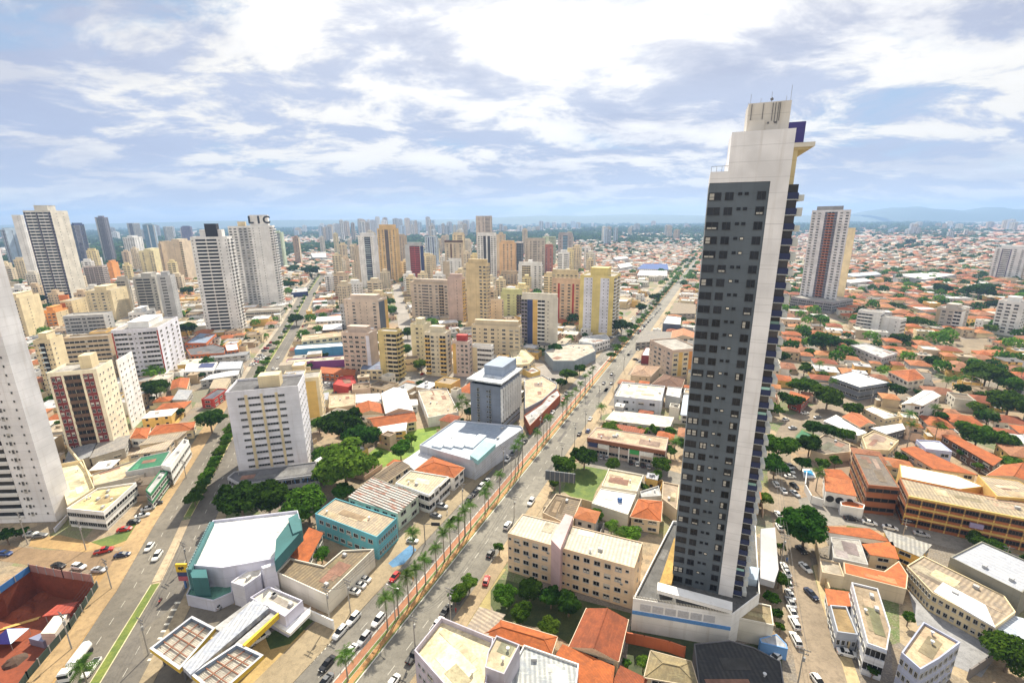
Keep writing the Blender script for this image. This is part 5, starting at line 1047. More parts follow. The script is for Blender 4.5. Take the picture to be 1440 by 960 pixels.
Bd('house', 'deep orange roof right of the grey slab roof', 'house', [(1214, 766), (1254, 763), (1262, 785), (1224, 779)], 5, 'beige', 'shed', (.62, .17, .04), surf='tile')
Bd('house', 'large mottled orange roof wrapping a dark corner', 'house', [(1186, 790), (1243, 803), (1264, 788), (1277, 808), (1275, 828), (1188, 806)], 5, 'beige', 'flat', (.62, .17, .05), surf='tile', par=.05, fac=None, units=0)
Bd('warehouse', 'pale grey slanted roof by the school street', 'warehouse', [(1244, 746), (1308, 766), (1293, 782), (1255, 766)], 5, 'ochre', 'shed', (.42, .40, .35))
Bd('warehouse', 'large grey-blue roofed hall at the right edge', 'hall', [(1336, 784), (1380, 762), (1475, 803), (1437, 834)], 8, (.28, .27, .22), 'flat', (.44, .46, .50), surf='sheet', par=.35, fac=None, units=2)
Bd('warehouse', 'row of brown and white workshop roofs along the grey yard', 'workshop', [(1275, 796), (1298, 782), (1412, 838), (1428, 861), (1400, 882), (1311, 834)], 5.5, 'cream', 'flat', (.42, .33, .23), surf='corr', par=.3, fac='w*9', units=2, fcol='cream')
on([o for o in C.objects if o.get('label', '').startswith('row of brown')][0], [(1313, 831), (1326, 818), (1386, 850), (1400, 882)], 5.5, 5.9, (.82, .82, .82), 'white_roof', 'sheet')
Bd('warehouse', 'blue-white roofed shed at the right edge below the workshops', 'warehouse', [(1400, 886), (1430, 868), (1480, 884), (1434, 907)], 4.5, 'navy', 'shed', (.62, .68, .74))
Bd('apartment_building', 'corner building with a cracked tan roof and blue-white walls', 'apartment building', [(1267, 919), (1298, 876), (1350, 905), (1320, 928), (1294, 943)], 10, (.42, .46, .62), 'flat', (.50, .38, .25), par=.5, units=2, fac='w*4')
Bd('apartment_building', 'long white building with a patched brown roof at lower right', 'apartment building', [(1197, 820), (1234, 829), (1252, 886), (1247, 916), (1219, 906)], 8, (.58, .60, .66), 'flat', (.36, .28, .19), par=.5, units=3, fac={'f': 'd1 d1', 's': 'w*7'})
Bd('house', 'mottled orange tiled roof left of the long white building', 'house', [(1162, 829), (1192, 833), (1194, 851), (1166, 850)], 4, 'white', 'shed', (.62, .19, .06), surf='tile')
Bd('house', 'brown moss-stained roof below the mottled orange one', 'house', [(1167, 852), (1190, 854), (1206, 894), (1177, 890)], 4.5, (.44, .48, .56), 'flat', (.30, .21, .10), fac='w*4', units=0)
Bd('house', 'pale roofed shed behind the street tree wall', 'house', [(1152, 786), (1180, 792), (1187, 812), (1156, 806)], 3.8, 'beige', 'flat', (.40, .35, .28), fac=None, units=0)
Bd('shed', 'green roof behind the curve of the street', 'shed', [(1120, 615), (1128, 606), (1143, 612), (1138, 618)], 3, 'green', 'shed', (.05, .22, .10))
# construction site
ch = empty('site_hut', (*G(78, 905, -8), -8), 'white and cream site hut on the red soil of the excavation', 'hut'); l = ch.location
on(ch, [(57, 890), (77, 864), (97, 860), (77, 890)], -8, -3.6, (.74, .70, .62), 'body'); on(ch, [(40, 897), (58, 889), (77, 890), (60, 902)], -8, -5.8, (.25, .28, .42), 'blue_awning')
ch = empty('site_shelter', (*G(90, 855, -8), -8), 'red-roofed shelter beside the site hut', 'shelter')
on(ch, [(59, 866), (80, 850), (111, 845), (98, 861)], -3.6, -3.3, (.42, .07, .04), 'roof', 'sheet')
for x, y in ((64, 866), (82, 853), (107, 848), (96, 860)): on(ch, [(x, y), (x+1, y), (x+1, y+1), (x, y+1)], -8, -3.6, 'grey', 'leg', 'plain')
tg = G(16, 903, -8); r = empty('tent', (*tg, -8), 'blue and white pyramid tent on the red soil', 'tent'); b = MB(); b.poly([(-3, -2.5, 2.2), (3, -2.5, 2.2), (0, 0, 4.6)], 0); b.poly([(3, -2.5, 2.2), (3, 2.5, 2.2), (0, 0, 4.6)], 1); b.poly([(3, 2.5, 2.2), (-3, 2.5, 2.2), (0, 0, 4.6)], 0); b.poly([(-3, 2.5, 2.2), (-3, -2.5, 2.2), (0, 0, 4.6)], 0); b.build('canopy', [mat((.06, .06, .36), 'plain'), mat((.5, .66, .8), 'plain')], r)
for sx_, sy_ in ((-1, -1), (1, -1), (1, 1), (-1, 1)): b = MB(); b.tube((sx_*2.9, sy_*2.4, 0), (sx_*2.9, sy_*2.4, 2.2), .06, n=5); b.build('leg', mat('grey', 'plain'), r)
def fence(name, label, pts, hgt, col, posts=3., z=0, group=None, th=.1):
    g = [G(x, y, z) for x, y in pts]; r = empty(name, (*g[0], z), label, 'fence' if 'fence' in name else 'wall', group); b = MB(); o = g[0]
    for i in range(len(g)-1):
        a, c = Vector(g[i])-Vector(o), Vector(g[i+1])-Vector(o); d = (c-a).normalized(); nr = Vector((d.y, -d.x))*th/2; b.prism(ccw([tuple(a+nr), tuple(c+nr), tuple(c-nr), tuple(a-nr)]), 0, hgt)
    b.build('panel', mat(col), r); b = MB()
    for i in range(len(g)-1):
        a, c = Vector(g[i])-Vector(o), Vector(g[i+1])-Vector(o); n = max(1, int((c-a).length/posts))
        for k in range(n+1): p = a.lerp(c, k/n); b.box(p.x-.12, p.x+.12, p.y-.12, p.y+.12, 0, hgt+.15)
    b.build('posts', mat('grey', 'plain') if 'wall' not in name else mat(col), r); return r
for i, (x, y, r_, lb_) in enumerate([(30, 862, 3.2, 'heap of red soil at the back of the excavation'), (60, 838, 2.6, 'smaller heap of red soil under the pink hoarding'), (20, 930, 2.4, 'dark heap of soil near the bottom of the excavation')]):
    g = G(x, y, -8); b = MB(); n = 12; rg = [(1, 0), (.72, .45), (.35, .8), (0, .95)]
    for q, z in rg:
        for k in range(n): a = 2*math.pi*k/n; w = q*random.uniform(.8, 1.2); b.v.append((r_*w*math.cos(a), r_*w*math.sin(a), r_*.55*z))
    for j in range(3):
        for k in range(n): b.f.append((j*n+k, j*n+(k+1) % n, (j+1)*n+(k+1) % n, (j+1)*n+k)); b.m.append(0)
    o = b.build('soil_heap', mat('redsoil', 'road') if i < 2 else mat((.10, .06, .04), 'road'), None, (*g, -8)); tag(o, lb_, 'soil heap')
g = G(28, 878, -8); b = MB(); b.box(-4, 4, -.3, .3, .1, .35); b.box(-3.6, 4.2, .4, .7, .1, .3); tag(b.build('timber_stack', mat('ochre', 'plain'), None, (*g, -8), .5), 'yellow timber lying on the red soil above the tent', 'timber')
fence('fence', 'pink corrugated hoarding along the top of the excavation', [(43, 803), (90, 812), (131, 818)], 2.6, (.36, .19, .16))
fence('fence', 'blue hoarding at the left side of the excavation', [(0, 834), (43, 803)], 2.0, (.05, .20, .50))
fence('fence', 'dark green mesh fence between the excavation and the avenue verge', [(138, 826), (99, 885), (40, 955), (20, 985)], 2.2, (.025, .045, .035))
fence('wall', 'low lilac wall around the bank forecourt', [(78, 748), (102, 722), (118, 735)], 1.6, 'lilac', th=.3)
fence('wall', 'tall cream wall beside the low terrace building', [(100, 645), (135, 692)], 7, 'cream', th=.5)
fence('wall', 'white wall between the filling station shop and the brown sheds', [(388, 836), (420, 862), (470, 885)], 3, 'white', th=.3)
fence('wall', 'beige garden wall right of the street', [(1140, 745), (1150, 790), (1165, 838), (1180, 880), (1192, 915)], 2.6, (.58, .46, .28), th=.35)
fence('wall', 'concrete wall closing the grey yard at the lower right', [(1360, 955), (1385, 938), (1418, 905)], 3, (.20, .18, .17), th=.3)
fence('wall', 'white curved wall around the pool garden', [(1133, 672), (1131, 690), (1140, 707), (1156, 712)], 3, 'white', th=.3)
fence('wall', 'beige wall along the overgrown lot behind the white roofed house', [(815, 712), (850, 722), (920, 740)], 3.5, (.42, .34, .22), th=.3)
fence('wall', 'orange retaining wall under the podium', [(880, 903), (905, 908), (940, 916), (962, 924)], 3.2, (.50, .14, .06), th=.3)
pool = empty('swimming_pool', (*G(1137, 664), .1), 'small blue swimming pool behind the curved white wall', 'swimming pool')
on(pool, [(1130, 661), (1141, 661), (1145, 668), (1132, 668)], 0, .35, (.06, .36, .70), 'water', 'paint'); on(pool, [(1128, 659), (1142, 659), (1148, 671), (1130, 671)], 0, .3, 'white', 'deck', 'plain')
# ------------------------------------------------------------------ vegetation
def crown_mesh(name, seed, n, leaf, lobes, m):
    """leaf clumps spread through several lobes; unit crown, about 1 m radius, centre at z 0"""
    rs = np.random.RandomState(seed); LB = [(0, 0, 0, .72)]
    for k in range(lobes):
        a = rs.uniform(0, 6.28); e = rs.uniform(-.35, .75); r = rs.uniform(.42, .78); LB.append((math.cos(a)*r, math.sin(a)*r, e*.6, rs.uniform(.20, .42)))
    w = np.array([q[3]**2 for q in LB]); w /= w.sum(); idx = rs.choice(len(LB), n, p=w); LBa = np.array(LB)[idx]
    d = rs.normal(size=(n, 3)); d /= np.linalg.norm(d, axis=1)[:, None]; d[:, 2] = np.where(d[:, 2] < -.3, -d[:, 2]*.7, d[:, 2])
    rr = LBa[:, 3]*rs.uniform(.72, 1.06, n)
    c = LBa[:, :3]+d*rr[:, None]*np.array([1, 1, .82])
    nrm = d+rs.normal(size=(n, 3))*.55; nrm /= np.linalg.norm(nrm, axis=1)[:, None]
    t = np.cross(nrm, rs.normal(size=(n, 3))); t /= np.linalg.norm(t, axis=1)[:, None]; u = np.cross(nrm, t); s = leaf*rs.uniform(.6, 1.4, n)[:, None]
    V = np.stack([c-t*s-u*s*.6, c+t*s*.7-u*s, c+t*s+u*s*.7, c-t*s*.6+u*s], 1).reshape(-1, 3)
    me = bpy.data.meshes.new(name); me.vertices.add(4*n); me.vertices.foreach_set('co', V.ravel()); me.loops.add(4*n); me.loops.foreach_set('vertex_index', np.arange(4*n)); me.polygons.add(n)
    me.polygons.foreach_set('loop_start', np.arange(0, 4*n, 4)); me.polygons.foreach_set('loop_total', np.full(n, 4)); me.materials.append(m); me.update(); me.validate(); return me
CR = {(v, k): crown_mesh('crown', 10*v+k, 3600, .056, 14, LEAF[v]) for v in range(3) for k in range(3)}
CRF = {(v, k): crown_mesh('crown', 50+10*v+k, 520, .13, 9, LEAF[v]) for v in range(3) for k in range(3)}
def trunk_mesh(near=True):
    b = MB(); b.tube((0, 0, 0), (0, 0, .55), .07, .05, 8, cap=False)
    for k in range(5 if near else 2): a = k*1.3; b.tube((0, 0, .45), (math.cos(a)*.35, math.sin(a)*.35, .8+.05*k), .035, .012, 6, cap=False)
    me = bpy.data.meshes.new('trunk'); me.from_pydata(b.v, [], b.f); me.materials.append(BARK); me.update(); return me
TRM = trunk_mesh()
def tree(x, y, r, v, label, zc=None, name='tree', flat=.86, near=True, world=None, group=None, cat='tree'):
    """x, y: middle of the crown in the picture, r its radius there in pixels (or metres when world)"""
    if world: X_, Y_ = world; rm = r; zc = zc or rm*.8+1.2
    else:
        zc = zc or 5.
        for _ in range(4): X_, Y_ = G(x, y, zc); rm = r/FPX*(Y_*math.cos(PITCH)+(CH-zc)*math.sin(PITCH)); zc = rm*.68+1.6
        X_, Y_ = G(x, y, zc)
    root = empty(name, (X_, Y_, 0), label, cat, group); k = random.randrange(3)
    ob('trunk', TRM, root, (0, 0, 0), random.uniform(0, 6), (zc*.9, zc*.9, zc*1.05))
    ob('crown', (CR if near else CRF)[(v, k)], root, (0, 0, zc), random.uniform(0, 6), (rm*1.02, rm*1.02, rm*flat)); occupy([(X_-rm*.5, Y_-rm*.5), (X_+rm*.5, Y_-rm*.5), (X_+rm*.5, Y_+rm*.5), (X_-rm*.5, Y_+rm*.5)], 0)
    return root
TR = [(8, 752, 13, 0, 'dark hedge tree at the left edge under the white tower'), (1099, 768, 7, 1, 'shrubby tree behind the upper utility pole of the lower street'), (1091, 862, 9, 0, 'dark shrubs between the annex and the lower street'), (1098, 880, 7, 1, 'small bush above the blue guard shelter'), (28, 748, 9, 0, 'small dark tree beside the cars under the white tower'),
(480, 596, 34, 0, 'dark round-topped tree behind the pale spreading one, left of the grassy yard'), (510, 614, 26, 0, 'dark tree between the round-topped tree and the grassy yard'),
 (455, 640, 17, 1, 'tree at the left shoulder of the pale spreading tree'), (484, 652, 43, 2, 'pale spreading tree, largest of the clump right of the office block'), (338, 703, 37, 0, 'dark dense tree under the graffitied podium, left of two'), (376, 700, 34, 0, 'dark dense tree under the graffitied podium, right of two'),
 (432, 708, 34, 1, 'mid green tree above the teal store'), (482, 690, 16, 1, 'small leafy tree between the teal store trees and the striped roof'), (563, 632, 16, 1, 'bushy tree at the corner of the grassy yard'), (578, 616, 9, 2, 'small tree against the showroom wall'),
 (452, 778, 12, 1, 'bush inside the courtyard of the brown sheds'), (530, 640, 10, 1, 'shrubby tree by the white sloping roof'),
 (295, 590, 22, 0, 'perfectly round clipped tree left of the lilac-white office block'), (218, 546, 20, 0, 'round tree below the lavender building'), (262, 408, 9, 0, 'dark tree behind the white hotel tower'), (262, 462, 14, 0, 'dark trees behind the foot of the white hotel tower'), (242, 470, 9, 0, 'dark tree right of the lavender building'),
 (795, 655, 19, 1, 'broad tree behind the dark billboard'), (822, 642, 21, 0, 'taller dark tree right of the billboard tree'), (780, 678, 10, 1, 'hedge-like tree at the foot of the billboard'),
 (930, 652, 14, 1, 'tree at the right end of the strip of shops'), (944, 634, 9, 1, 'palm-like shrub beside the strip of shops'), (905, 606, 8, 2, 'small tree behind the strip of shops, left'), (922, 604, 9, 1, 'small tree behind the strip of shops, right'),
 (846, 705, 9, 1, 'bush against the lot wall'), (885, 752, 17, 2, 'feathery green tree behind the pinkish block'), (860, 738, 10, 2, 'low bushes between the two lots'), (907, 685, 8, 1, 'small tree beside the orange hip roof'),
 (660, 818, 12, 2, 'hedge tree on the verge, topmost of three'), (650, 828, 13, 2, 'hedge tree on the verge, middle of three'), (640, 838, 12, 1, 'hedge tree on the verge, lowest of three'), (702, 768, 8, 1, 'small street tree by the black car near the pinkish block'),
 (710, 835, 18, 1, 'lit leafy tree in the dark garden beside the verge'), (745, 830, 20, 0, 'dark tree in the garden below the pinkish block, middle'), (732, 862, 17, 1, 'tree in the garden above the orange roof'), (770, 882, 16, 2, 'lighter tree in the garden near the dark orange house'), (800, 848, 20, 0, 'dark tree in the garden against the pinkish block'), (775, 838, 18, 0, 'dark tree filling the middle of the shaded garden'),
 (905, 930, 11, 2, 'yellow-green shrub beside the tan hip roof'), (880, 932, 7, 1, 'small shrub in the dark yard'),
 (1095, 628, 24, 1, 'broad tree leaning over the street beside the slate tower'), (1090, 655, 20, 0, 'dark tree at the foot of the slate tower balconies'), (1073, 700, 13, 2, 'yellow-green tree against the slate tower flank'), (1096, 812, 14, 1, 'street tree by the row of white cars'), (1085, 840, 12, 0, 'dark tree between the annex and the parked cars'),
 (1133, 742, 36, 0, 'huge dark tree over the bend of the street'), (1112, 563, 16, 0, 'dark tree left of the little corner shop'), (1165, 556, 24, 1, 'large spreading tree at the street corner by the wide white roof'), (1125, 542, 16, 1, 'tree behind the little corner shop'), (1140, 540, 14, 1, 'tree between the corner shop and the wide white roof'),
 (1145, 600, 15, 0, 'dark garden tree at the curve of the street, left'), (1163, 605, 14, 0, 'dark garden tree at the curve of the street, right'), (1187, 610, 14, 1, 'grey-green garden tree beside the white roof'), (1158, 652, 10, 1, 'garden tree near the swimming pool'), (1175, 648, 9, 1, 'small garden tree beside the school wing'), (1262, 548, 13, 0, 'round tree in front of the house with a broad hip roof'),
 (1313, 508, 12, 0, 'round dark tree in the middle of the orange roofs'), (1388, 525, 26, 1, 'wide tree behind the row of royal palms'), (1420, 540, 18, 1, 'tree right of the wide tree behind the palms'), (1420, 566, 28, 1, 'very broad green tree at the right edge'), (1375, 612, 24, 1, 'broad tree right of the palms and the orange roofs'), (1408, 620, 22, 1, 'broad tree beside the lilac house, right of two'),
 (1420, 650, 13, 2, 'small light tree behind the school'), (1355, 637, 8, 1, 'garden tree in the court behind the school, left'), (1378, 655, 8, 2, 'garden tree in the court behind the school, right'), (1375, 760, 14, 1, 'bushy street tree in front of the school, left of two'), (1400, 768, 14, 1, 'bushy street tree in front of the school, right of two'), (1278, 868, 9, 1, 'bush behind the corner building with the tan roof'), (1228, 943, 7, 0, 'shrub at the foot of the long white building'),
 (874, 458, 16, 0, 'big dark tree at the foot of the yellow and white tower'), (920, 418, 9, 0, 'dark tree by the far bend of the avenue'), (902, 432, 9, 0, 'dark tree left of the far avenue'), (797, 526, 14, 1, 'tree on the green island of the junction'), (790, 538, 9, 0, 'dark low tree on the junction island'), (815, 518, 9, 0, 'tree right of the junction island'),
 (567, 492, 13, 1, 'tree in the side street between apartment rows, lowest of four'), (573, 468, 10, 1, 'tree in the side street between apartment rows, second of four'), (549, 436, 10, 1, 'tree in the side street between apartment rows, third of four'), (548, 424, 9, 1, 'tree in the side street between apartment rows, highest of four'),
 (416, 448, 12, 0, 'large dark tree over the far left avenue'), (412, 378, 8, 0, 'tree behind the greenish white tower foot'), (438, 381, 12, 0, 'dark tree cluster beside the far left avenue'), (475, 478, 6, 1, 'small tree behind the blue-walled warehouse'), (406, 400, 10, 0, 'dark tree left of the far avenue shops'),
 (1160, 480, 22, 0, 'dark spreading tree right of the slate tower in the orange roofs'), (1195, 483, 12, 1, 'tree beside the dark spreading one'), (1265, 476, 13, 0, 'dark tree below the blank white building'), (1290, 453, 13, 1, 'tree between the white buildings on the right'), (1325, 406, 12, 0, 'dark round tree far right'), (1378, 409, 19, 0, 'large dark tree far right'), (1400, 428, 12, 0, 'dark tree left of the white building at the edge'), (1405, 455, 13, 1, 'tree in front of the white building at the edge'), (1395, 462, 9, 2, 'light tree below the white building at the edge'),
 (1155, 447, 10, 1, 'tree in front of the grey podium'), (1188, 424, 6, 1, 'small tree behind the cream slab'), (48, 422, 13, 0, 'dark tree behind the cream block at the left'), (15, 402, 12, 1, 'green tree at the left edge'), (1280, 340, 7, 0, 'dark tree on the far slope, right of the striped tower')]
for x, y, r, v, lb_ in TR: tree(x, y, r, v, lb_, near=r > 9)
def frond_tree(seed, nf=26, L0=2.8):
    rs = random.Random(seed); b = MB()
    for k in range(nf):
        a = k*2.399+rs.uniform(-.2, .2); el = rs.uniform(-.1, 1.15) if k > 3 else 1.3; ln = L0*rs.uniform(.85, 1.1); p = Vector((0, 0, 0)); d0 = Vector((math.cos(a), math.sin(a), 0)); side = Vector((-d0.y, d0.x, 0)); n = 11; pts = []
        for i in range(n+1):
            t = i/n; ang = el-t*t*1.9; pts.append(p.copy()); p = p+(d0*math.cos(ang)+Vector((0, 0, math.sin(ang))))*(ln/n)
        for i in range(1, n):
            w = .72*math.sin(math.pi*min(1, (i+.6)/n))**.6; q = pts[i]; dv = (pts[i+1]-pts[i-1]).normalized()
            for s in (-1, 1):
                tip = q+side*s*w+dv*.28-Vector((0, 0, .26+rs.uniform(0, .14))); b.poly([tuple(q-dv*.07), tuple(q+dv*.09), tuple(tip)])
        for i in range(n): b.quad(tuple(pts[i]-side*.03), tuple(pts[i]+side*.03), tuple(pts[i+1]+side*.02), tuple(pts[i+1]-side*.02))
    me = bpy.data.meshes.new('crown'); me.from_pydata(b.v, [], b.f); me.materials.append(PALMLEAF); me.update(); return me
PC = [frond_tree(s) for s in range(4)]
def palm_trunk():
    b = MB(); z = 0; r = [.26, .2, .17, .15, .14, .13, .13]
    for i in range(6): b.tube((math.sin(i*.5)*.06, 0, i/6), (math.sin((i+1)*.5)*.06, 0, (i+1)/6), r[i], r[i+1], 8, cap=False)
    me = bpy.data.meshes.new('trunk'); me.from_pydata(b.v, [], b.f); me.materials.append(PALMBARK); me.update(); return me
PT = palm_trunk()
def palm(base, h, label, group=None, s=1.0, world=None):
    g = world or G(*base); r = empty('palm_tree', (*g, 0.1), label, 'palm tree', group)
    ob('trunk', PT, r, (0, 0, 0), random.uniform(0, 6), (1, 1, h)); ob('crown', random.choice(PC), r, (math.sin(3)*.06, 0, h), random.uniform(0, 6), (s, s, s)); return r
MP = [(484, 954), (543, 885), (561, 867), (574, 852), (587.5, 836), (601, 822), (615, 805), (627, 790), (638, 780), (649, 767), (659, 756), (668, 746), (686, 723), (693.5, 716), (710, 697), (731, 672), (737, 665), (743, 658), (762, 634), (776, 616), (780, 611), (797, 590), (803, 583), (809, 575), (814, 568), (822, 559), (829, 551), (835, 544), (840, 538)]
ordn = 'first second third fourth fifth sixth seventh eighth ninth tenth eleventh twelfth thirteenth fourteenth fifteenth sixteenth seventeenth eighteenth nineteenth twentieth'.split()
ordn += ['twenty-'+o for o in ordn[:9]]+['thirtieth']+['thirty-'+o for o in ordn[:9]]
for i, p in enumerate(MP):
    h = (7.2 if i == 0 else random.uniform(8.0, 10.2)) if i not in (15, 16, 17) else random.uniform(12.5, 14)
    t = (Vector(G(*p))-Vector(A0)).dot(Vector(AV)); palm(None, h, 'palm on the avenue median, %s from the bottom of the frame' % ordn[i], 'palms along the avenue median', 1.05, av(-2.4 if i % 3 else -2.0, t))
for i in range(52):      # the median trees that follow, towards the far bend
    t = 232+i*8.6; w = av(-2.4+random.uniform(-.4, .4), t)
    if i % 3 == 1: palm(None, random.uniform(7, 9), 'far palm on the avenue median beyond the junction', 'far palms on the median', 1.1, w)
    else: tree(0, 0, random.uniform(2.2, 3.5), random.choice((1, 1, 2)), 'small leafy tree on the avenue median beyond the junction', world=w, near=False, group='small trees on the far avenue median')
FARAV = []
for i in range(160):
    t = 640+i*12; w = av(random.choice((-14, -2.4, 14))+random.uniform(-2, 2), t); FARAV.append((w[0], w[1], random.uniform(3, 5.5)))
for i, (x, y) in enumerate([(275, 712), (282, 700), (288, 690), (292, 680), (297, 672), (301, 663), (305, 655), (309, 647), (313, 640), (317, 632), (321, 624), (325, 616), (329, 609)]):
    g = G(x, y); k = 0
    tree(0, 0, random.uniform(2.4, 3.1), 1, 'bushy tree on the left avenue median, %s from the bottom' % ordn[i], world=g, near=True, group='bushy trees on the left avenue median')
for i in range(38):
    t = i/38; seg = 5+t*5.9; k = int(seg); f = seg-k; p = Vector(lmed[k]).lerp(Vector(lmed[k+1]), f)
    tree(0, 0, random.uniform(2.2, 3.4), random.choice((1, 1, 2)), 'small tree on the far part of the left avenue median', world=(p.x+random.uniform(-.5, .5), p.y), near=False, group='small trees on the far left avenue median')
PR = [((1168, 560), 10, 'palm above the garden by the wide white roof'), ((1150, 530), 9, 'tall palm left of the wide white roof'), ((1275, 630), 11, 'palm beside the tan roofs, left of two'), ((1310, 598), 9, 'palm beside the church, upper'), ((1313, 624), 9, 'palm beside the church, lower'), ((1275, 604), 8, 'palm in front of the church'), ((1147, 690), 8, 'palm in the pool garden'), ((1388, 602), 8, 'palm below the tan terrace at the right'),
 ((1327, 558), 10, 'royal palm on the right street, first from the left'), ((1337, 556), 10, 'royal palm on the right street, second from the left'), ((1349, 556), 11, 'royal palm on the right street, third from the left'), ((1362, 553), 11, 'royal palm on the right street, fourth from the left'), ((1376, 552), 11, 'royal palm on the right street, fifth from the left'), ((1388, 550), 11, 'royal palm on the right street, sixth from the left'), ((1402, 547), 11, 'royal palm on the right street, seventh from the left'), ((1432, 545), 11, 'royal palm on the right street, eighth from the left'),
 ((650, 582), 9, 'palm left of the blue-grey tower, left of three'), ((657, 588), 8, 'palm left of the blue-grey tower, middle of three'), ((645, 592), 8, 'palm left of the blue-grey tower, right of three'), ((230, 570), 9, 'palm under the round tree below the lavender building'), ((866, 770), 6, 'palm in the overgrown lot behind the pinkish block'), ((123, 962), 5, 'palm at the very bottom left in front of the tank truck'), ((948, 640), 6, 'palm by the strip of shops'), ((582, 776), 6.5, 'palm by the blue parking bay'), ((845, 588), 6, 'palm on the pavement right of the avenue, near the white two-storey building')]
for p, h, lb_ in PR: palm(p, h, lb_, s=1.25)

# ------------------------------------------------------------------ vehicles
def loft(b, st, m):
    k = len(b.v)
    for x, hw, zb, zt, r in st: b.v += [(x, -hw, zb), (x, -hw, zt-r), (x, -hw+r*1.2, zt), (x, hw-r*1.2, zt), (x, hw, zt-r), (x, hw, zb)]
    n = len(st)
    for i in range(n-1):
        for j in range(6): j2 = (j+1) % 6; b.f.append((k+i*6+j, k+(i+1)*6+j, k+(i+1)*6+j2, k+i*6+j2)); b.m.append(m)
    b.f.append(tuple(k+j for j in range(6))); b.m.append(m); b.f.append(tuple(k+(n-1)*6+5-j for j in range(6))); b.m.append(m)
CM = {}
CCOL = dict(white=(.80, .80, .78), silver=(.42, .43, .45), grey=(.15, .155, .165), black=(.012, .012, .014), red=(.50, .02, .015), blue=(.03, .07, .22), darkblue=(.012, .022, .06), green=(.05, .10, .06), yellow=(.7, .5, .05))
def carmesh(kind, colr):
    key = (kind, colr)
    if key in CM: return CM[key]
    pm = mat(CCOL[colr], 'paint'); body = MB()
    if kind == 'hatchback': Ls = [(-2.0, .66, .32, .80, .1), (-1.86, .80, .24, .92, .1), (-.9, .86, .22, .97, .08), (.7, .86, .22, .95, .08), (1.55, .82, .24, .84, .12), (1.98, .62, .32, .62, .1)]; roof = [(-1.72, .70, .90, .98, .02), (-1.35, .66, .90, 1.42, .1), (.15, .66, .90, 1.46, .1), (.95, .72, .90, .96, .02)]; top = (-1.25, .12)
    elif kind == 'sedan': Ls = [(-2.2, .66, .32, .86, .1), (-2.0, .80, .24, .95, .1), (-1.2, .86, .22, .98, .08), (.8, .86, .22, .95, .08), (1.75, .82, .24, .84, .12), (2.2, .62, .32, .6, .1)]; roof = [(-1.5, .70, .90, .98, .02), (-.85, .64, .90, 1.38, .1), (.2, .64, .90, 1.42, .1), (1.05, .72, .90, .96, .02)]; top = (-.8, .18)
    elif kind == 'suv': Ls = [(-2.2, .74, .38, .95, .1), (-2.1, .86, .30, 1.05, .1), (-1.0, .90, .28, 1.08, .06), (.9, .90, .28, 1.06, .06), (1.8, .86, .30, .98, .12), (2.2, .70, .38, .75, .1)]; roof = [(-2.05, .76, 1.0, 1.08, .02), (-1.75, .72, 1.0, 1.64, .1), (.2, .72, 1.0, 1.68, .1), (1.05, .76, 1.0, 1.08, .02)]; top = (-1.7, .2)
    else: Ls = [(-2.5, .84, .4, .98, .04), (-1.0, .88, .32, 1.0, .05), (.9, .88, .32, 1.03, .06), (2.1, .84, .34, .96, .12), (2.5, .72, .4, .78, .1)]; roof = [(-.75, .74, 1.0, 1.05, .02), (-.6, .70, 1.0, 1.62, .1), (.55, .70, 1.0, 1.66, .1), (1.3, .76, 1.0, 1.06, .02)]; top = (-.55, .5)
    loft(body, Ls, 0)
    tz = roof[2][3]; b2 = MB(); loft(b2, roof, 0)
    body.box(top[0], top[1], -roof[1][1]+.1, roof[1][1]-.1, tz-.06, tz+.025, 0)
    for s in (-1, 1): body.box(roof[1][0]-.02, roof[1][0]+.06, s*(roof[1][1]-.02)-.03, s*(roof[1][1]-.02)+.03, roof[0][2], roof[1][3]-.04, 0); body.box((top[0]+top[1])/2-.05, (top[0]+top[1])/2+.05, s*roof[1][1]-.02, s*roof[1][1]+.02, roof[0][2], tz-.06, 0)
    if kind == 'pickup': body.box(-2.4, -1.0, -.72, .72, 1.0, 1.01, 1)
    M1 = bpy.data.meshes.new('body'); M1.from_pydata(body.v, [], body.f); M1.materials.append(pm); M1.materials.append(DARK); M1.polygons.foreach_set('material_index', body.m); M1.update()
    M2 = bpy.data.meshes.new('cabin_glass'); M2.from_pydata(b2.v, [], b2.f); M2.materials.append(mat((.012, .014, .017), 'glass')); M2.update()
    w = MB(); w.tube((0, -.1, 0), (0, .1, 0), .33, n=14, m=0); w.tube((0, -.11, 0), (0, .11, 0), .19, n=10, m=1)
    M3 = bpy.data.meshes.new('wheel'); M3.from_pydata(w.v, [], w.f); M3.materials.append(DARK); M3.materials.append(mat('silver' if 'silver' in COL else 'lgrey', 'plain')); M3.polygons.foreach_set('material_index', w.m); M3.update()
    h = MB(); h.box(-.06, .03, -.18, .18, -.07, .07); M4 = bpy.data.meshes.new('headlight'); M4.from_pydata(h.v, [], h.f); M4.materials.append(mat((.7, .7, .66), 'paint')); M4.update()
    M5 = M4.copy(); M5.name = 'tail_light'; M5.materials.clear(); M5.materials.append(mat((.35, .02, .01), 'paint'))
    x1, x0 = Ls[-1][0], Ls[0][0]; wx = (x1*.62, x0*.62); parts = [('body', M1, (0, 0, 0)), ('cabin_glass', M2, (0, 0, 0))]+[('wheel', M3, (a, s*.80, .33)) for a in wx for s in (-1, 1)]+[('headlight', M4, (x1-.06, s*.48, .66)) for s in (-1, 1)]+[('tail_light', M5, (x0+.02, s*.52, .74)) for s in (-1, 1)]
    V = []; F2 = []; MI2 = []; ms = [pm, DARK, mat((.012, .014, .017), 'glass')]; k = 0
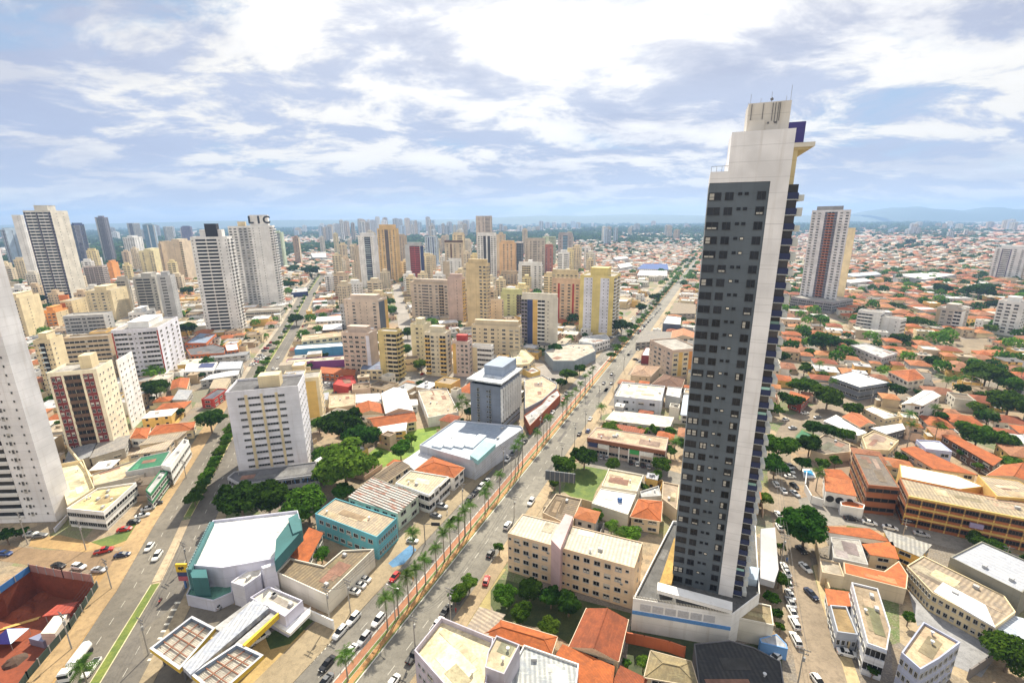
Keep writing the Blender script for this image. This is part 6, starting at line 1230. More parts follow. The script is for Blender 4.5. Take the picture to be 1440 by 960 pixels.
    for me, off in ((M1, 0), (M2, 2)):
        V += [tuple(v.co) for v in me.vertices]; F2 += [tuple(i+k for i in p.vertices) for p in me.polygons]; MI2 += [p.material_index+off for p in me.polygons]; k = len(V)
    for a in wx: V += [(a-.3, -.9, 0), (a+.3, -.9, 0), (a+.3, .9, 0), (a-.3, .9, 0), (a-.3, -.9, .6), (a+.3, -.9, .6), (a+.3, .9, .6), (a-.3, .9, .6)]; F2 += [(k, k+1, k+5, k+4), (k+1, k+2, k+6, k+5), (k+2, k+3, k+7, k+6), (k+3, k, k+4, k+7)]; MI2 += [1]*4; k += 8
    MF = bpy.data.meshes.new('car'); MF.from_pydata(V, [], F2); [MF.materials.append(m) for m in ms]; MF.polygons.foreach_set('material_index', MI2); MF.update()
    CM[key] = (parts, MF); return CM[key]
def car(pos, heading, colr, kind, label, group=None):
    """heading in degrees clockwise from straight ahead"""
    parts, MF = carmesh(kind, colr); nm = {'pickup': 'pickup_truck'}.get(kind, 'car'); cat = {'pickup': 'pickup truck'}.get(kind, 'car'); rz = R(90-heading); d = math.hypot(*pos)
    if d > 330: o = ob(nm, MF, None, (*pos, .04), rz); return tag(o, label, cat, group)
    r = empty(nm, (*pos, .04), label, cat, group, rz)
    for n_, me, loc in parts: ob(n_, me, r, loc)
    return r
def carpx(x, y, hd, colr, kind, label, group=None): return car(G(x, y, .7), hd, colr, kind, label, group)
AVH, AVB = 24.4, 204.4
CARS = [(497, 869, AVB, 'white', 'suv', 'white car waiting on the left carriageway, upper of two by the striped kerb'), (478, 888, AVB, 'white', 'suv', 'white car waiting on the left carriageway, lower of two by the striped kerb'), (532, 871, AVB, 'white', 'suv', 'white car beside the median near the second palm from the bottom'), (512, 897, AVB, 'silver', 'suv', 'silver car beside the median just ahead of the white one'),
 (492, 915, AVB, 'white', 'sedan', 'white car partly hidden under the lowest median palm'), (460, 932, AVB, 'black', 'sedan', 'black car at the lower left of the palm avenue'), (457, 957, AVB, 'grey', 'sedan', 'dark car at the bottom edge on the palm avenue'), (555, 810, AVB, 'red', 'hatchback', 'red car parked beside the avenue near the blue parking bay'),
 (512, 813, 290, 'white', 'sedan', 'white car parked beside the brown sheds, topmost of three'), (505, 821, 290, 'white', 'sedan', 'white car parked beside the brown sheds, middle of three'), (497, 830, 290, 'white', 'sedan', 'white car parked beside the brown sheds, lowest of three'),
 (553, 957, AVH, 'white', 'hatchback', 'white car at the bottom edge on the right carriageway'), (582, 920, AVH, 'black', 'pickup', 'black pickup parked beside the lilac building'), (615, 877, AVH, 'white', 'pickup', 'white pickup parked above the lilac building'), (627, 857, AVH, 'black', 'sedan', 'black car parked at the right kerb above the white pickup'), (646, 833, AVH, 'black', 'hatchback', 'dark car half hidden by the hedge trees'), (690, 777, AVH, 'black', 'hatchback', 'dark car at the kerb left of the pinkish block'), (714, 738, AVH, 'white', 'suv', 'white car parked at the corner of the pinkish block'), (747, 705, AVB, 'white', 'suv', 'white and blue van-like car by the brown flat roof'), (684, 815, 10, 'red', 'hatchback', 'red car on the garden drive beside the pinkish block'),
 (622, 711, 110, 'silver', 'suv', 'silver car on the forecourt of the white-fronted shop'), (613, 724, 110, 'grey', 'sedan', 'grey car on the forecourt of the white-fronted shop'), (580, 759, 100, 'white', 'hatchback', 'white car beside the blue parking bay'), (659, 702, AVB, 'black', 'sedan', 'black car parked at the left kerb, lowest of three'), (668, 692, AVB, 'black', 'sedan', 'black car parked at the left kerb, second of three'), (676, 684, AVB, 'white', 'suv', 'white car parked ahead of the black ones at the left kerb'), (684, 676, AVB, 'silver', 'sedan', 'silver car ahead of the white one at the left kerb'),
 (714, 645, AVB, 'white', 'sedan', 'white car parked opposite the showroom, lower'), (721, 637, AVB, 'grey', 'sedan', 'grey car parked opposite the showroom, upper'), (738, 620, AVB, 'black', 'sedan', 'black car at the left kerb below the blue-grey tower'), (753, 603, AVB, 'green', 'sedan', 'dark green car at the left kerb right of the blue-grey tower'), (768, 588, AVB, 'silver', 'sedan', 'silver car parked by the rounded tan roof, lower'), (777, 579, AVB, 'white', 'sedan', 'white car parked by the rounded tan roof, upper'), (792, 562, AVB, 'red', 'hatchback', 'red-dark car in the left carriageway near the junction'), (797, 553, AVB, 'black', 'hatchback', 'black car in the left carriageway near the junction'),
 (849, 538, AVH, 'darkblue', 'sedan', 'dark blue car driving away past the junction, left of two'), (860, 538, AVH, 'grey', 'sedan', 'grey car driving away past the junction, right of two'), (860, 525, AVH, 'black', 'sedan', 'black car just beyond the two past the junction'), (884, 498, AVH, 'black', 'hatchback', 'black car on the right carriageway by the dark red shop'), (830, 588, AVH, 'white', 'sedan', 'white car parked near the white two-storey building'), (815, 609, AVH, 'black', 'sedan', 'black car left of the strip of shops'), (827, 605, AVH, 'blue', 'hatchback', 'blue car at the corner of the strip of shops'), (894, 505, 120, 'black', 'sedan', 'black car parked nose-in by the dark red shop'), (902, 508, 120, 'silver', 'sedan', 'silver car parked nose-in by the dark red shop'), (898, 491, AVH, 'black', 'sedan', 'black car further up the right kerb'), (886, 537, 110, 'black', 'sedan', 'black car beside the faded hip-roofed house'),
 (845, 641, 10, 'silver', 'hatchback', 'silver car in front of the strip of shops, leftmost'), (853, 642, 10, 'silver', 'hatchback', 'silver car in front of the strip of shops, second from the left'), (887, 649, 10, 'black', 'hatchback', 'black car in front of the strip of shops under the green sign'), (896, 651, 10, 'white', 'hatchback', 'white car in front of the strip of shops right of the green sign'), (904, 653, 10, 'black', 'hatchback', 'black car in front of the strip of shops, second from the right'), (912, 655, 10, 'silver', 'hatchback', 'silver car in front of the strip of shops, rightmost'),
 (210, 768, 167, 'white', 'hatchback', 'white car on the left avenue, upper of two'), (221, 781, 167, 'white', 'suv', 'white car on the left avenue, lower of two'), (175, 743, 75, 'red', 'sedan', 'bright red car on the grass before the bank'), (188, 733, 75, 'black', 'hatchback', 'black car parked next to the bright red one'), (200, 724, 60, 'white', 'sedan', 'white car beside the bank, lower'), (208, 714, 60, 'white', 'sedan', 'white car beside the bank, upper'), (219, 707, 60, 'black', 'sedan', 'dark car parked past the bank by the green-fronted shop'), (146, 773, 65, 'red', 'pickup', 'small red pickup on the sandy side street'), (172, 779, 75, 'darkblue', 'sedan', 'dark blue car on the sandy side street'), (82, 794, 100, 'black', 'sedan', 'black and white car parked along the pink hoarding, leftmost'), (111, 796, 100, 'white', 'suv', 'white car parked along the pink hoarding, middle'), (139, 800, 95, 'silver', 'sedan', 'silver car parked along the pink hoarding, rightmost'), (7, 777, 95, 'blue', 'sedan', 'blue car at the left edge on the side street'), (43, 750, 80, 'white', 'sedan', 'white car parked under the white tower'), (56, 752, 80, 'grey', 'sedan', 'grey car parked under the white tower'),
 (313, 847, 15, 'silver', 'suv', 'silver car on the filling station forecourt'), (365, 896, 40, 'white', 'pickup', 'white pickup under the filling station spine roof'), (128, 938, 170, 'white', 'pickup', 'white pickup beside the tank truck'),
 (1103, 796, 8, 'white', 'hatchback', 'white car in the row left of the lower street, first from the top'), (1106, 803, 8, 'white', 'sedan', 'white car in the row left of the lower street, second from the top'), (1107, 811, 8, 'grey', 'hatchback', 'grey car in the row left of the lower street, third from the top'), (1108, 819, 8, 'white', 'hatchback', 'white car in the row left of the lower street, fourth from the top'), (1111, 835, 8, 'white', 'sedan', 'white car in the row left of the lower street, fifth from the top'), (1112, 846, 8, 'silver', 'sedan', 'silver car in the row left of the lower street, sixth from the top'), (1114, 859, 8, 'white', 'sedan', 'white car in the row left of the lower street, seventh from the top'), (1117, 875, 8, 'white', 'suv', 'white car in the row left of the lower street, eighth from the top'), (1119, 898, 8, 'white', 'suv', 'white car in the row left of the lower street, last at the bottom'), (1093, 921, 60, 'white', 'sedan', 'white car beside the blue guard shelter'), (1133, 797, 170, 'white', 'sedan', 'white car at the right kerb of the lower street'), (1141, 834, 170, 'darkblue', 'sedan', 'dark car at the right kerb of the lower street'), (1151, 957, 175, 'white', 'hatchback', 'white car at the bottom edge on the lower street'), (1192, 917, 110, 'white', 'sedan', 'white car on the verge by the long white building'), (1127, 772, 170, 'black', 'hatchback', 'dark car in the shade of the huge street tree'), (1094, 722, 10, 'white', 'hatchback', 'white car at the left kerb above the shade, upper'), (1096, 740, 10, 'white', 'hatchback', 'white car at the left kerb above the shade, lower'),
 (1091, 680, 10, 'white', 'suv', 'white car driving on the street left of the pool garden'), (1102, 689, 10, 'white', 'sedan', 'white car beside it nearer the pool garden'), (1095, 656, 8, 'white', 'sedan', 'white car by itself at the top of the shaded street'), (1112, 655, 170, 'silver', 'hatchback', 'silver car in the group by the pool garden, top'), (1112, 661, 170, 'white', 'hatchback', 'white car in the group by the pool garden, middle'), (1111, 669, 95, 'white', 'sedan', 'white car standing crosswise by the pool garden'), (1117, 682, 170, 'black', 'hatchback', 'black car parked by the pool garden wall'), (1118, 693, 170, 'silver', 'sedan', 'silver car parked by the pool garden wall'), (1105, 589, 70, 'white', 'hatchback', 'white car on the blue forecourt of the corner shop'), (1132, 580, 85, 'white', 'sedan', 'white car in front of the little corner shop'), (1115, 601, 80, 'silver', 'sedan', 'silver car on the curve of the street'), (1150, 586, 75, 'grey', 'sedan', 'grey car near the garden at the curve'), (1128, 618, 75, 'silver', 'sedan', 'silver car by the green roof'), (1134, 622, 75, 'black', 'sedan', 'black car by the green roof'),
 (1197, 728, 105, 'black', 'sedan', 'black car on the school street'), (1223, 734, 115, 'white', 'sedan', 'white car on the school street, left of three'), (1252, 741, 115, 'white', 'sedan', 'white car on the school street, middle of three'), (1296, 750, 115, 'silver', 'sedan', 'silver car on the school street, right of three'), (1251, 641, 100, 'white', 'hatchback', 'small white car in the yard between school wing and orange roof'), (1226, 557, 70, 'white', 'sedan', 'white car under the wide white roof building')]
for c in CARS: carpx(*c)
lots = [((448, 536), (492, 548), 12, 20), ((470, 550), (545, 546), 10, 15), ((700, 541), (780, 533), 12, 80), ((786, 512), (815, 506), 6, 60), ((800, 520), (812, 500), 4, 100), ((850, 478), (872, 470), 7, 60), ((845, 490), (865, 484), 6, 60), ((604, 541), (640, 541), 4, 90), ((566, 535), (572, 500), 6, 20), ((596, 528), (580, 500), 5, 20), ((896, 470), (930, 432), 14, AVH), ((868, 470), (905, 430), 9, AVB), ((345, 560), (368, 520), 5, 160), ((372, 545), (392, 500), 4, -15), ((395, 470), (440, 400), 14, 160), ((425, 460), (452, 400), 12, -20), ((352, 514), (372, 500), 6, 70), ((208, 572), (252, 566), 8, 20), ((905, 425), (940, 408), 10, AVH), ((360, 505), (385, 478), 6, 70)]
nm_l = ['in the parking lot by the red round-fronted shop', 'in the lot below the beige apartment building', 'on the curved street by the yellow sign', 'by the junction island', 'on the junction', 'under the dark tree by the yellow tower', 'in front of the yellow tower shops', 'on the street before the round junction', 'in the tree-lined side street', 'at the corner of the side street', 'parked along the far right kerb of the avenue', 'on the far left carriageway of the palm avenue', 'on the left avenue above the pavement trees', 'on the left avenue near the office block', 'on the far left avenue', 'on the far right carriageway of the left avenue', 'beside the white strip roofs', 'in the lot behind the orange houses', 'on the distant avenue', 'parked in front of the low shops on the left avenue']
for (p, q, n, hd), w in zip(lots, nm_l):
    for i in range(n):
        t = (i+random.uniform(.2, .8))/n; cc = random.choice(['white', 'white', 'silver', 'grey', 'black', 'white', 'red', 'darkblue'])
        car(G(p[0]+(q[0]-p[0])*t, p[1]+(q[1]-p[1])*t, .7), hd, cc, random.choice(['sedan', 'hatchback', 'suv']), '%s car %s' % (dict(darkblue='dark blue').get(cc, cc), w), '%s cars %s' % (cc, w))
# tank truck
g = G(108, 932, 1); r = empty('tank_truck', (*g, .04), 'white tank truck at the bottom left of the left avenue', 'truck', None, R(90-168))
b = MB(); n = 16
for i, (x, s) in enumerate([(-4.2, .55), (-4.0, 1.0), (1.6, 1.0), (1.9, .55)]):
    for k in range(n): a = 2*math.pi*k/n; b.v.append((x, 1.2*s*math.cos(a), 2.15+1.05*s*math.sin(a)))
for i in range(3):
    for k in range(n): j = (k+1) % n; b.f.append((i*n+k, i*n+j, (i+1)*n+j, (i+1)*n+k)); b.m.append(0)
b.f.append(tuple(range(n-1, -1, -1))); b.m.append(0); b.f.append(tuple(range(3*n, 4*n))); b.m.append(0); b.build('tank', mat('white', 'paint'), r, smooth=False)
b = MB(); b.box(2.5, 4.5, -1.15, 1.15, .6, 2.6, 0); b.box(2.7, 4.3, -1.0, 1.0, 2.6, 2.85, 0); b.build('cab', mat('white', 'paint'), r); b = MB(); b.box(4.5, 4.54, -1.05, 1.05, 1.6, 2.45); b.box(3.3, 4.2, -1.18, 1.18, 1.6, 2.35); b.build('cab_window', GLASS, r)
b = MB(); b.box(-4.2, 4.4, -.9, .9, .55, .95); b.build('chassis', DARK, r)
for x in (3.5, -1.4, -2.6, -3.7):
    for s in (-1, 1): b = MB(); b.tube((x, s*.85-.15, .5), (x, s*.85+.15, .5), .5, n=14); b.build('wheel', DARK, r)
def rider(px, py, hd, label):
    g = G(px, py); r = empty('motorcycle', (*g, .04), label, 'motorcycle', None, R(90-hd))
    for x in (-.65, .65): b = MB(); b.tube((x, -.06, .32), (x, .06, .32), .32, n=12); b.build('wheel', DARK, r)
    b = MB(); b.box(-.6, .5, -.12, .12, .4, .75); b.box(-.8, .1, -.15, .15, .75, .88); b.tube((.65, 0, .32), (.4, 0, 1.05), .05, n=6); b.tube((.4, -.35, 1.05), (.4, .35, 1.05), .03, n=6); b.build('frame', mat('red', 'paint'), r)
    person(g, hd, 'person in dark clothes riding the motorcycle, helmet on', sit=True)
def person(g, hd, label, sit=False, shirt='dgrey', trousers='navy'):
    r = empty('person', (g[0], g[1], .04), label, 'person', None, R(90-hd)); vs = []; es_ = []; rad = []
    def J(x, y, z, q): vs.append((x, y, z)); rad.append((q, q)); return len(vs)-1
    def E(a, c): es_.append((a, c))
    if sit:
        pel = J(-.2, 0, .98, .16); ch = J(-.05, 0, 1.35, .17); nk = J(0, 0, 1.52, .06); hd_ = J(.03, 0, 1.68, .12); E(pel, ch); E(ch, nk); E(nk, hd_)
        for s in (-1, 1): sh_ = J(-.02, s*.2, 1.42, .07); el = J(.2, s*.28, 1.2, .05); ha = J(.42, s*.3, 1.08, .04); E(ch, sh_); E(sh_, el); E(el, ha); kn = J(.22, s*.2, .85, .08); ft = J(.1, s*.2, .4, .055); E(pel, kn); E(kn, ft)
    else:
        pel = J(0, 0, .92, .14); ch = J(0, 0, 1.3, .16); nk = J(0, 0, 1.48, .06); hd_ = J(.02, 0, 1.64, .11); E(pel, ch); E(ch, nk); E(nk, hd_)
        for s in (-1, 1): sh_ = J(0, s*.19, 1.38, .065); el = J(-.02+.05*s, s*.25, 1.1, .045); ha = J(.05+.05*s, s*.26, .84, .035); E(ch, sh_); E(sh_, el); E(el, ha); kn = J(.08*s, s*.1, .5, .075); ft = J(.16*s, s*.1, .05, .05); to = J(.16*s+.14, s*.1, .03, .035); E(pel, kn); E(kn, ft); E(ft, to)
    me = bpy.data.meshes.new('body'); me.from_pydata(vs, es_, []); o = bpy.data.objects.new('body', me); C.objects.link(o); md = o.modifiers.new('s', 'SKIN'); me.skin_vertices or None
    for i, q in enumerate(rad): me.skin_vertices[0].data[i].radius = q
    me.skin_vertices[0].data[0].use_root = True; o.modifiers.new('b', 'SUBSURF').render_levels = 1
    me.materials.append(mat(shirt, 'plain')); o.parent = r
for a in ((226, 846, 350, 'motorcycle with a rider on the left avenue beside the grass median'),):
    try: rider(*a)
    except Exception as e: print('rider', e)
for x_, y_, hd_, lb_, c1_ in ((641, 861, 20, 'person standing on the verge beside the black parked car', 'red'), (581, 817, 200, 'person in orange walking on the palm median', 'brightorange'), (629, 723, 110, 'person standing beside the silver car on the shop forecourt', 'white'), (1106, 790, 10, 'person on the pavement by the row of parked cars', 'blue')): person(G(x_, y_), hd_, lb_, shirt=c1_)
# ------------------------------------------------------------------ poles, lamps, billboard
def pole(px, py, h, label, kind='cross', ang=AVH, group=None):
    g = G(px, py); nm = {'cross': 'utility_pole', 'lamp': 'street_lamp', 'double': 'street_lamp', 'twin': 'street_lamp'}[kind]; r = empty(nm, (*g, 0), label, nm.replace('_', ' '), group, R(-ang))
    b = MB(); b.tube((0, 0, 0), (0, 0, h), .17, .10, 8); b.build('pole', mat('concrete', 'plain'), r)
    if kind == 'cross':
        for z, w in ((h-.5, 1.3), (h-1.5, 1.0)): b = MB(); b.box(-w, w, -.07, .07, z, z+.14); [b.tube((x, 0, z+.14), (x, 0, z+.4), .05, n=5) for x in (-w+.1, -w/2, w/2, w-.1)]; b.build('crossarm', mat('dgrey', 'plain'), r)
        b = MB(); b.tube((.25, 0, h-3.4), (.25, 0, h-2.4), .28, n=8); b.build('transformer', mat('grey', 'plain'), r)
    else:
        for s in ((1,) if kind == 'lamp' else (-1, 1)): b = MB(); b.tube((0, 0, h-.1), (s*1.7, 0, h+.35), .06, n=6); b.build('arm', mat('concrete', 'plain'), r); b = MB(); b.box(s*1.7-.35, s*1.7+.35, -.14, .14, h+.28, h+.44); b.build('lamp_head', mat('lgrey', 'plain'), r)
PL = [(634, 875, 11, 'utility pole at the verge above the lilac building'), (584, 912, 10, 'utility pole at the corner of the lilac building'), (723, 728, 9, 'utility pole by the pinkish block'), (651, 720, 12, 'utility pole on the pavement below the showroom'), (464, 874, 11, 'utility pole by the filling station lawn'), (493, 862, 11, 'utility pole in front of the parked white cars'), (209, 920, 11, 'utility pole at the filling station corner by the left avenue'), (157, 827, 10, 'utility pole at the corner of the excavation'), (101, 912, 11, 'utility pole with lamps by the site hut'), (264, 797, 9, 'utility pole beside the teal facade'), (39, 765, 12, 'thick white utility pole under the white tower'), (121, 773, 11, 'thin pole at the bank corner'), (1121, 966, 11, 'dark utility pole at the bottom of the lower street'), (1098, 790, 10, 'utility pole by the row of parked cars, upper'), (1212, 700, 8, 'utility pole before the small white house on the school street'), (1268, 760, 8, 'utility pole at the pale grey slanted roof'), (823, 560, 9, 'utility pole at the right kerb near the white two-storey building'), (842, 570, 12, 'tall utility pole left of the white two-storey building'), (808, 627, 12, 'tall pole at the corner of the strip of shops'), (823, 600, 10, 'pole left of the strip of shops'), (790, 642, 7, 'short pole by the broad billboard tree'), (862, 550, 11, 'pole in front of the faded hip-roofed house'), (877, 520, 11, 'pole by the avenue above the faded hip-roofed house'), (760, 600, 8, 'pole on the left pavement by the dark green car'), (731, 640, 11, 'pole on the left pavement by the showroom'), (708, 660, 11, 'pole at the left kerb near the tall palms'), (340, 690, 8, 'pole left of the graffitied podium'), (1161, 577, 9, 'lamp-like pole under the spreading corner tree'), (1224, 570, 9, 'pole in front of the wide white roof building'), (1410, 800, 8, 'pole behind the large grey-blue hall'), (262, 672, 8, 'pole by the shop on the left avenue')]
for x, y, h, lb_ in PL: pole(x, y, h, lb_)
def cable(p, q, h, label):
    a, c = Vector((*G(*p), h)), Vector((*G(*q), h)); b = MB()
    for off in (-.9, 0, .9):
        prev = None
        for k in range(9):
            t = k/8; w = a.lerp(c, t)-Vector((0, 0, 1.1*math.sin(math.pi*t))); w = w+Vector((off, 0, 0))-a
            if prev is not None: b.tube(tuple(prev), tuple(w), .035, n=3, cap=False)
            prev = w
    tag(b.build('overhead_cable', mat('black', 'plain'), None, tuple(a)), label, 'cable')
for p, q, h, lb_ in (((464, 874), (493, 862), 10.4, 'overhead cables by the filling station lawn'), ((493, 862), (598, 745), 10.4, 'overhead cables past the turquoise building'), ((598, 745), (651, 720), 10.8, 'overhead cables before the white-fronted shop'), ((651, 720), (708, 660), 10.8, 'overhead cables before the orange tiled roof'), ((708, 660), (760, 600), 10, 'overhead cables along the showroom'), ((584, 912), (634, 875), 10.2, 'overhead cables at the lilac building'), ((634, 875), (723, 728), 9.6, 'overhead cables beside the hedge trees'), ((1121, 966), (1098, 790), 10, 'overhead cables along the lower street'), ((209, 920), (264, 797), 9.5, 'overhead cables at the filling station corner'), ((101, 912), (157, 827), 10, 'overhead cables over the excavation verge'), ((1098, 790), (1090, 690), 9.6, 'overhead cables at the bend of the street')): cable(p, q, h, lb_)
for i, t in enumerate((-25, 12, 49, 86, 123)):
    g = av(-2.5, t+3); q = P(g[0], g[1], 0); pole(q[0], q[1], 10.5, 'double-armed lamp on the palm median, %s from the bottom' % ordn[i], 'double', AVH, 'lamps on the palm median')
g = G(787, 700); r = empty('billboard', (*g, 0), 'dark billboard seen from behind on a tall post beside the broad tree', 'billboard', None, R(-14)); b = MB(); b.tube((0, 0, 0), (0, 0, 9), .35, n=10); b.build('post', mat('dgrey', 'plain'), r); b = MB(); b.box(-5.6, 5.6, -.2, .2, 7.2, 11.0); b.build('board', mat((.07, .09, .12), 'plain'), r)
for k in range(7): b = MB(); b.box(-5.5+k*1.75, -5.35+k*1.75, -.45, -.2, 7, 11.2); b.build('strut', mat('grey', 'plain'), r)
g = G(598, 765); r = empty('street_sign', (*g, 0), 'dark sign panel on a bent arm above the blue parking bay', 'sign', None, R(-5)); b = MB(); b.tube((0, 0, 0), (0, 0, 7.5), .14, n=8); b.tube((0, 0, 7.5), (2.5, 0, 7.8), .1, n=6); b.build('post', mat('dgrey', 'plain'), r); b = MB(); b.box(2.4, 5.2, -.1, .1, 7.2, 8.4); b.build('panel', DARK, r)
# ------------------------------------------------------------------ the rest of the city: streets of houses, shops and gardens
rs = random.Random(11)
def px_ok(x, y, pad=40):
    if y < 30: return False
    q = P(x, y, 0); return -pad < q[0] < 1440+pad and q[1] < 1000
HW = ['offwhite', 'white', 'cream', 'beige', 'tan', 'ochre', 'lgrey', 'pink']
RC = ['orange', 'orange', (.50, .17, .055), (.56, .22, .07), 'terracotta', (.44, .19, .09), (.34, .13, .06)]
FC = ['concrete', 'lgrey', 'white', (.46, .38, .28), (.40, .31, .21), (.60, .56, .48), (.16, .15, .14), 'white', (.26, .19, .12), (.50, .5, .52), (.20, .15, .10)]
def simple_house(x, y, w, d, h, ang, kind, wc, rc):
    """one dwelling: wall and roof meshes in its own coordinates"""
    b = MB(); hw, hd = w/2, d/2
    b.box(-hw, hw, -hd, hd, 0, h, 0)
    # doors and windows on the two long sides
    for s in (-1, 1):
        n = max(1, int(w/3.2))
        for k in range(n):
            cx = -hw+(k+.5)*w/n; 
            for z in ([1.0] if h < 5.5 else [1.0, 4.1]): b.box(cx-.6, cx+.6, min(s*hd, s*(hd+.05)), max(s*hd, s*(hd+.05)), z, z+1.2, 1)
    if rs.random() < .6:          # a lean-to along one side
        s = rs.choice((-1, 1)); e = rs.uniform(1.6, 3.2); y0, y1 = sorted((s*hd, s*(hd+e))); x0 = rs.uniform(-hw, 0); x1 = rs.uniform(x0+2, hw); b.box(x0, x1, y0, y1, 0, h*.62, 0); b.box(x0-.2, x1+.2, y0-.1, y1+.1, h*.62, h*.62+.12, 2)
    b.box(-hw-1.6, -hw-1.45, -hd-1.2, hd+1.2, 0, 2.1, 0); b.box(-hw-1.6, hw+1.2, -hd-1.35, -hd-1.2, 0, 2.1, 0)      # yard walls
    return b
LEAN = [mat((.30, .25, .19), 'flat'), mat((.45, .43, .40), 'flat'), mat((.20, .14, .09), 'flat')]
infill_tile, infill_flat, infill_tree = [], [], []
def lot(zone_ang, u, v, cu, cv, dist, dens):
    c, s = math.cos(zone_ang), math.sin(zone_ang)
    w = rs.uniform(7.5, 12.5)*dens; d = rs.uniform(8, 15)*dens; a = zone_ang+rs.uniform(-.06, .06)
    x, y = u*c-v*s, u*s+v*c
    return x, y, w, d, a
zones = []
def fits(x, y, w, d, a):
    c, s = math.cos(a), math.sin(a); p = [(x+i*w/2*c-j*d/2*s, y+i*w/2*s+j*d/2*c) for i, j in ((-1, -1), (1, -1), (1, 1), (-1, 1))]
    return free(p), p
cells = 0
def zone_of(x, y):
    s = (x-A0[0])*BV[0]+(y-A0[1])*BV[1]
    if s > 0: return R(-24.4+(0 if s < 250 else 12)), 'res'
    # between the avenues or left of the left one
    for i in range(len(lmed)-1):
        if lmed[i][1] <= y < lmed[i+1][1]:
            lx_ = lmed[i][0]+(lmed[i+1][0]-lmed[i][0])*(y-lmed[i][1])/(lmed[i+1][1]-lmed[i][1]); break
    else: lx_ = -400
    return (R(-24.4), 'com') if x > (lx_+0) and s > -120 else (R(16), 'com')
# mid-rise blocks packed between the two avenues and at the left, behind the ones built by hand
MRC = ['cream', (.74, .62, .40), (.72, .64, .48), (.66, .56, .40), 'white', 'offwhite', (.76, .64, .34), (.64, .50, .34)]
nb = 0; tries = 0
while nb < 110 and tries < 6000:
    tries += 1; lft = rs.random() < .33
    x, y = (rs.uniform(0, 262), rs.uniform(378, 452)) if lft else (rs.uniform(455, 838), rs.uniform(368, 452))
    g = G(x, y); w = rs.uniform(10, 16); q = [(g[0]-w, g[1]-3), (g[0]+3, g[1]-3), (g[0]+3, g[1]+w), (g[0]-w, g[1]+w)]
    if not free(q): continue
    hgt = rs.uniform(18, 34) if y > 405 else rs.uniform(26, 52); ty = P(g[0], g[1], hgt)[1]
    if ty < 338: continue
    T('apartment_building', 'cream or white mid-rise block among the many alike '+('left of the hotel tower' if lft else 'packed in the centre'), (x, y), ty, -w, -rs.uniform(8, 12), rs.choice((-15, -12) if lft else (18, 22)), rs.choice(MRC), rs.choice(('w1 w1 p.4 w1 w1', 'w1 v.6 b1.3 v.6 w1', 'p.6 w1 w1 p.6 b1.2', 's1 p.4 s1')), 'v1 w1 v1', pent=1, far=True, group='mid-rise blocks '+('left of the hotel tower' if lft else 'packed in the centre')); nb += 1
nb = 0
for k in range(40):
    x, y = rs.uniform(440, 830), rs.uniform(348, 368); g = G(x, y)
    if not free([(g[0]-14, g[1]-4), (g[0]+4, g[1]-4), (g[0]+4, g[1]+14), (g[0]-14, g[1]+14)]): continue
    T('distant_tower', 'slim pale tower behind the central cluster, one of several alike', (x, y), rs.uniform(322, 340), -rs.uniform(11, 17), -10, 18, rs.choice(MRC), 'w1 w1 s1 w1 w1', 'w1', pent=1, far=True, group='slim towers behind the central cluster', wh=1.6); nb += 1
    if nb > 24: break
print('midrise', nb)
for R0, R1, step in ((82, 420, 13.0), (420, 900, 15.5)):
    y = R0
    while y < R1:
        x = -y*1.25-20
        while x < y*1.25+60:
            xx, yy = x+rs.uniform(-2, 2), y+rs.uniform(-2, 2)
            x += step*rs.uniform(.92, 1.1)
            if not px_ok(xx, yy): continue
            pq = P(xx, yy, 3)
            if (pq[1] > 700 and pq[0] < 700) or (pq[1] > 690 and 1110 < pq[0] < 1400): continue
            za, zt = zone_of(xx, yy)
            # regular side streets
            u = xx*math.cos(-za)-yy*math.sin(-za); v = xx*math.sin(-za)+yy*math.cos(-za)
            if (u % 105) < 9 or (zt == 'res' and (v % 62) < 7): 
                if rs.random() < .12: infill_tree.append((xx, yy, rs.uniform(2.2, 4)))
                continue
            if rs.random() < ((.2 if R0 < 400 else .27) if zt == 'res' else .09):
                if free([(xx-1, yy-1), (xx+1, yy-1), (xx+1, yy+1), (xx-1, yy+1)]): infill_tree.append((xx, yy, rs.uniform(3, 6.5)))
                continue
            w, d = rs.uniform(8, 13)*step/13, rs.uniform(9, 14)*step/13
            if zt == 'com': w *= 1.15; d *= 1.1
            a = za+rs.choice((0, math.pi/2))+rs.uniform(-.03, .03); done = False
            for k in (1, .75, .55, .38):
                ok, p = fits(xx, yy, w*k, d*k, a)
                if ok: w *= k; d *= k; done = True; break
            if not done or min(w, d) < 3.8: continue
            occupy(p, -.2)
            tiled = rs.random() < (.66 if zt == 'res' else .22)
            h = rs.choice([3.4, 3.8, 4.2, 6.6]) if tiled else rs.choice([4, 4.6, 5.5, 7, 7.4])
            (infill_tile if tiled else infill_flat).append((xx, yy, max(w, d), min(w, d), h, a+(0 if w >= d else math.pi/2)))
            if rs.random() < .45: infill_tree.append((xx+w*.55, yy+d*.5, rs.uniform(1.8, 3.6)))
        y += step
print('infill', len(infill_tile), len(infill_flat), len(infill_tree))
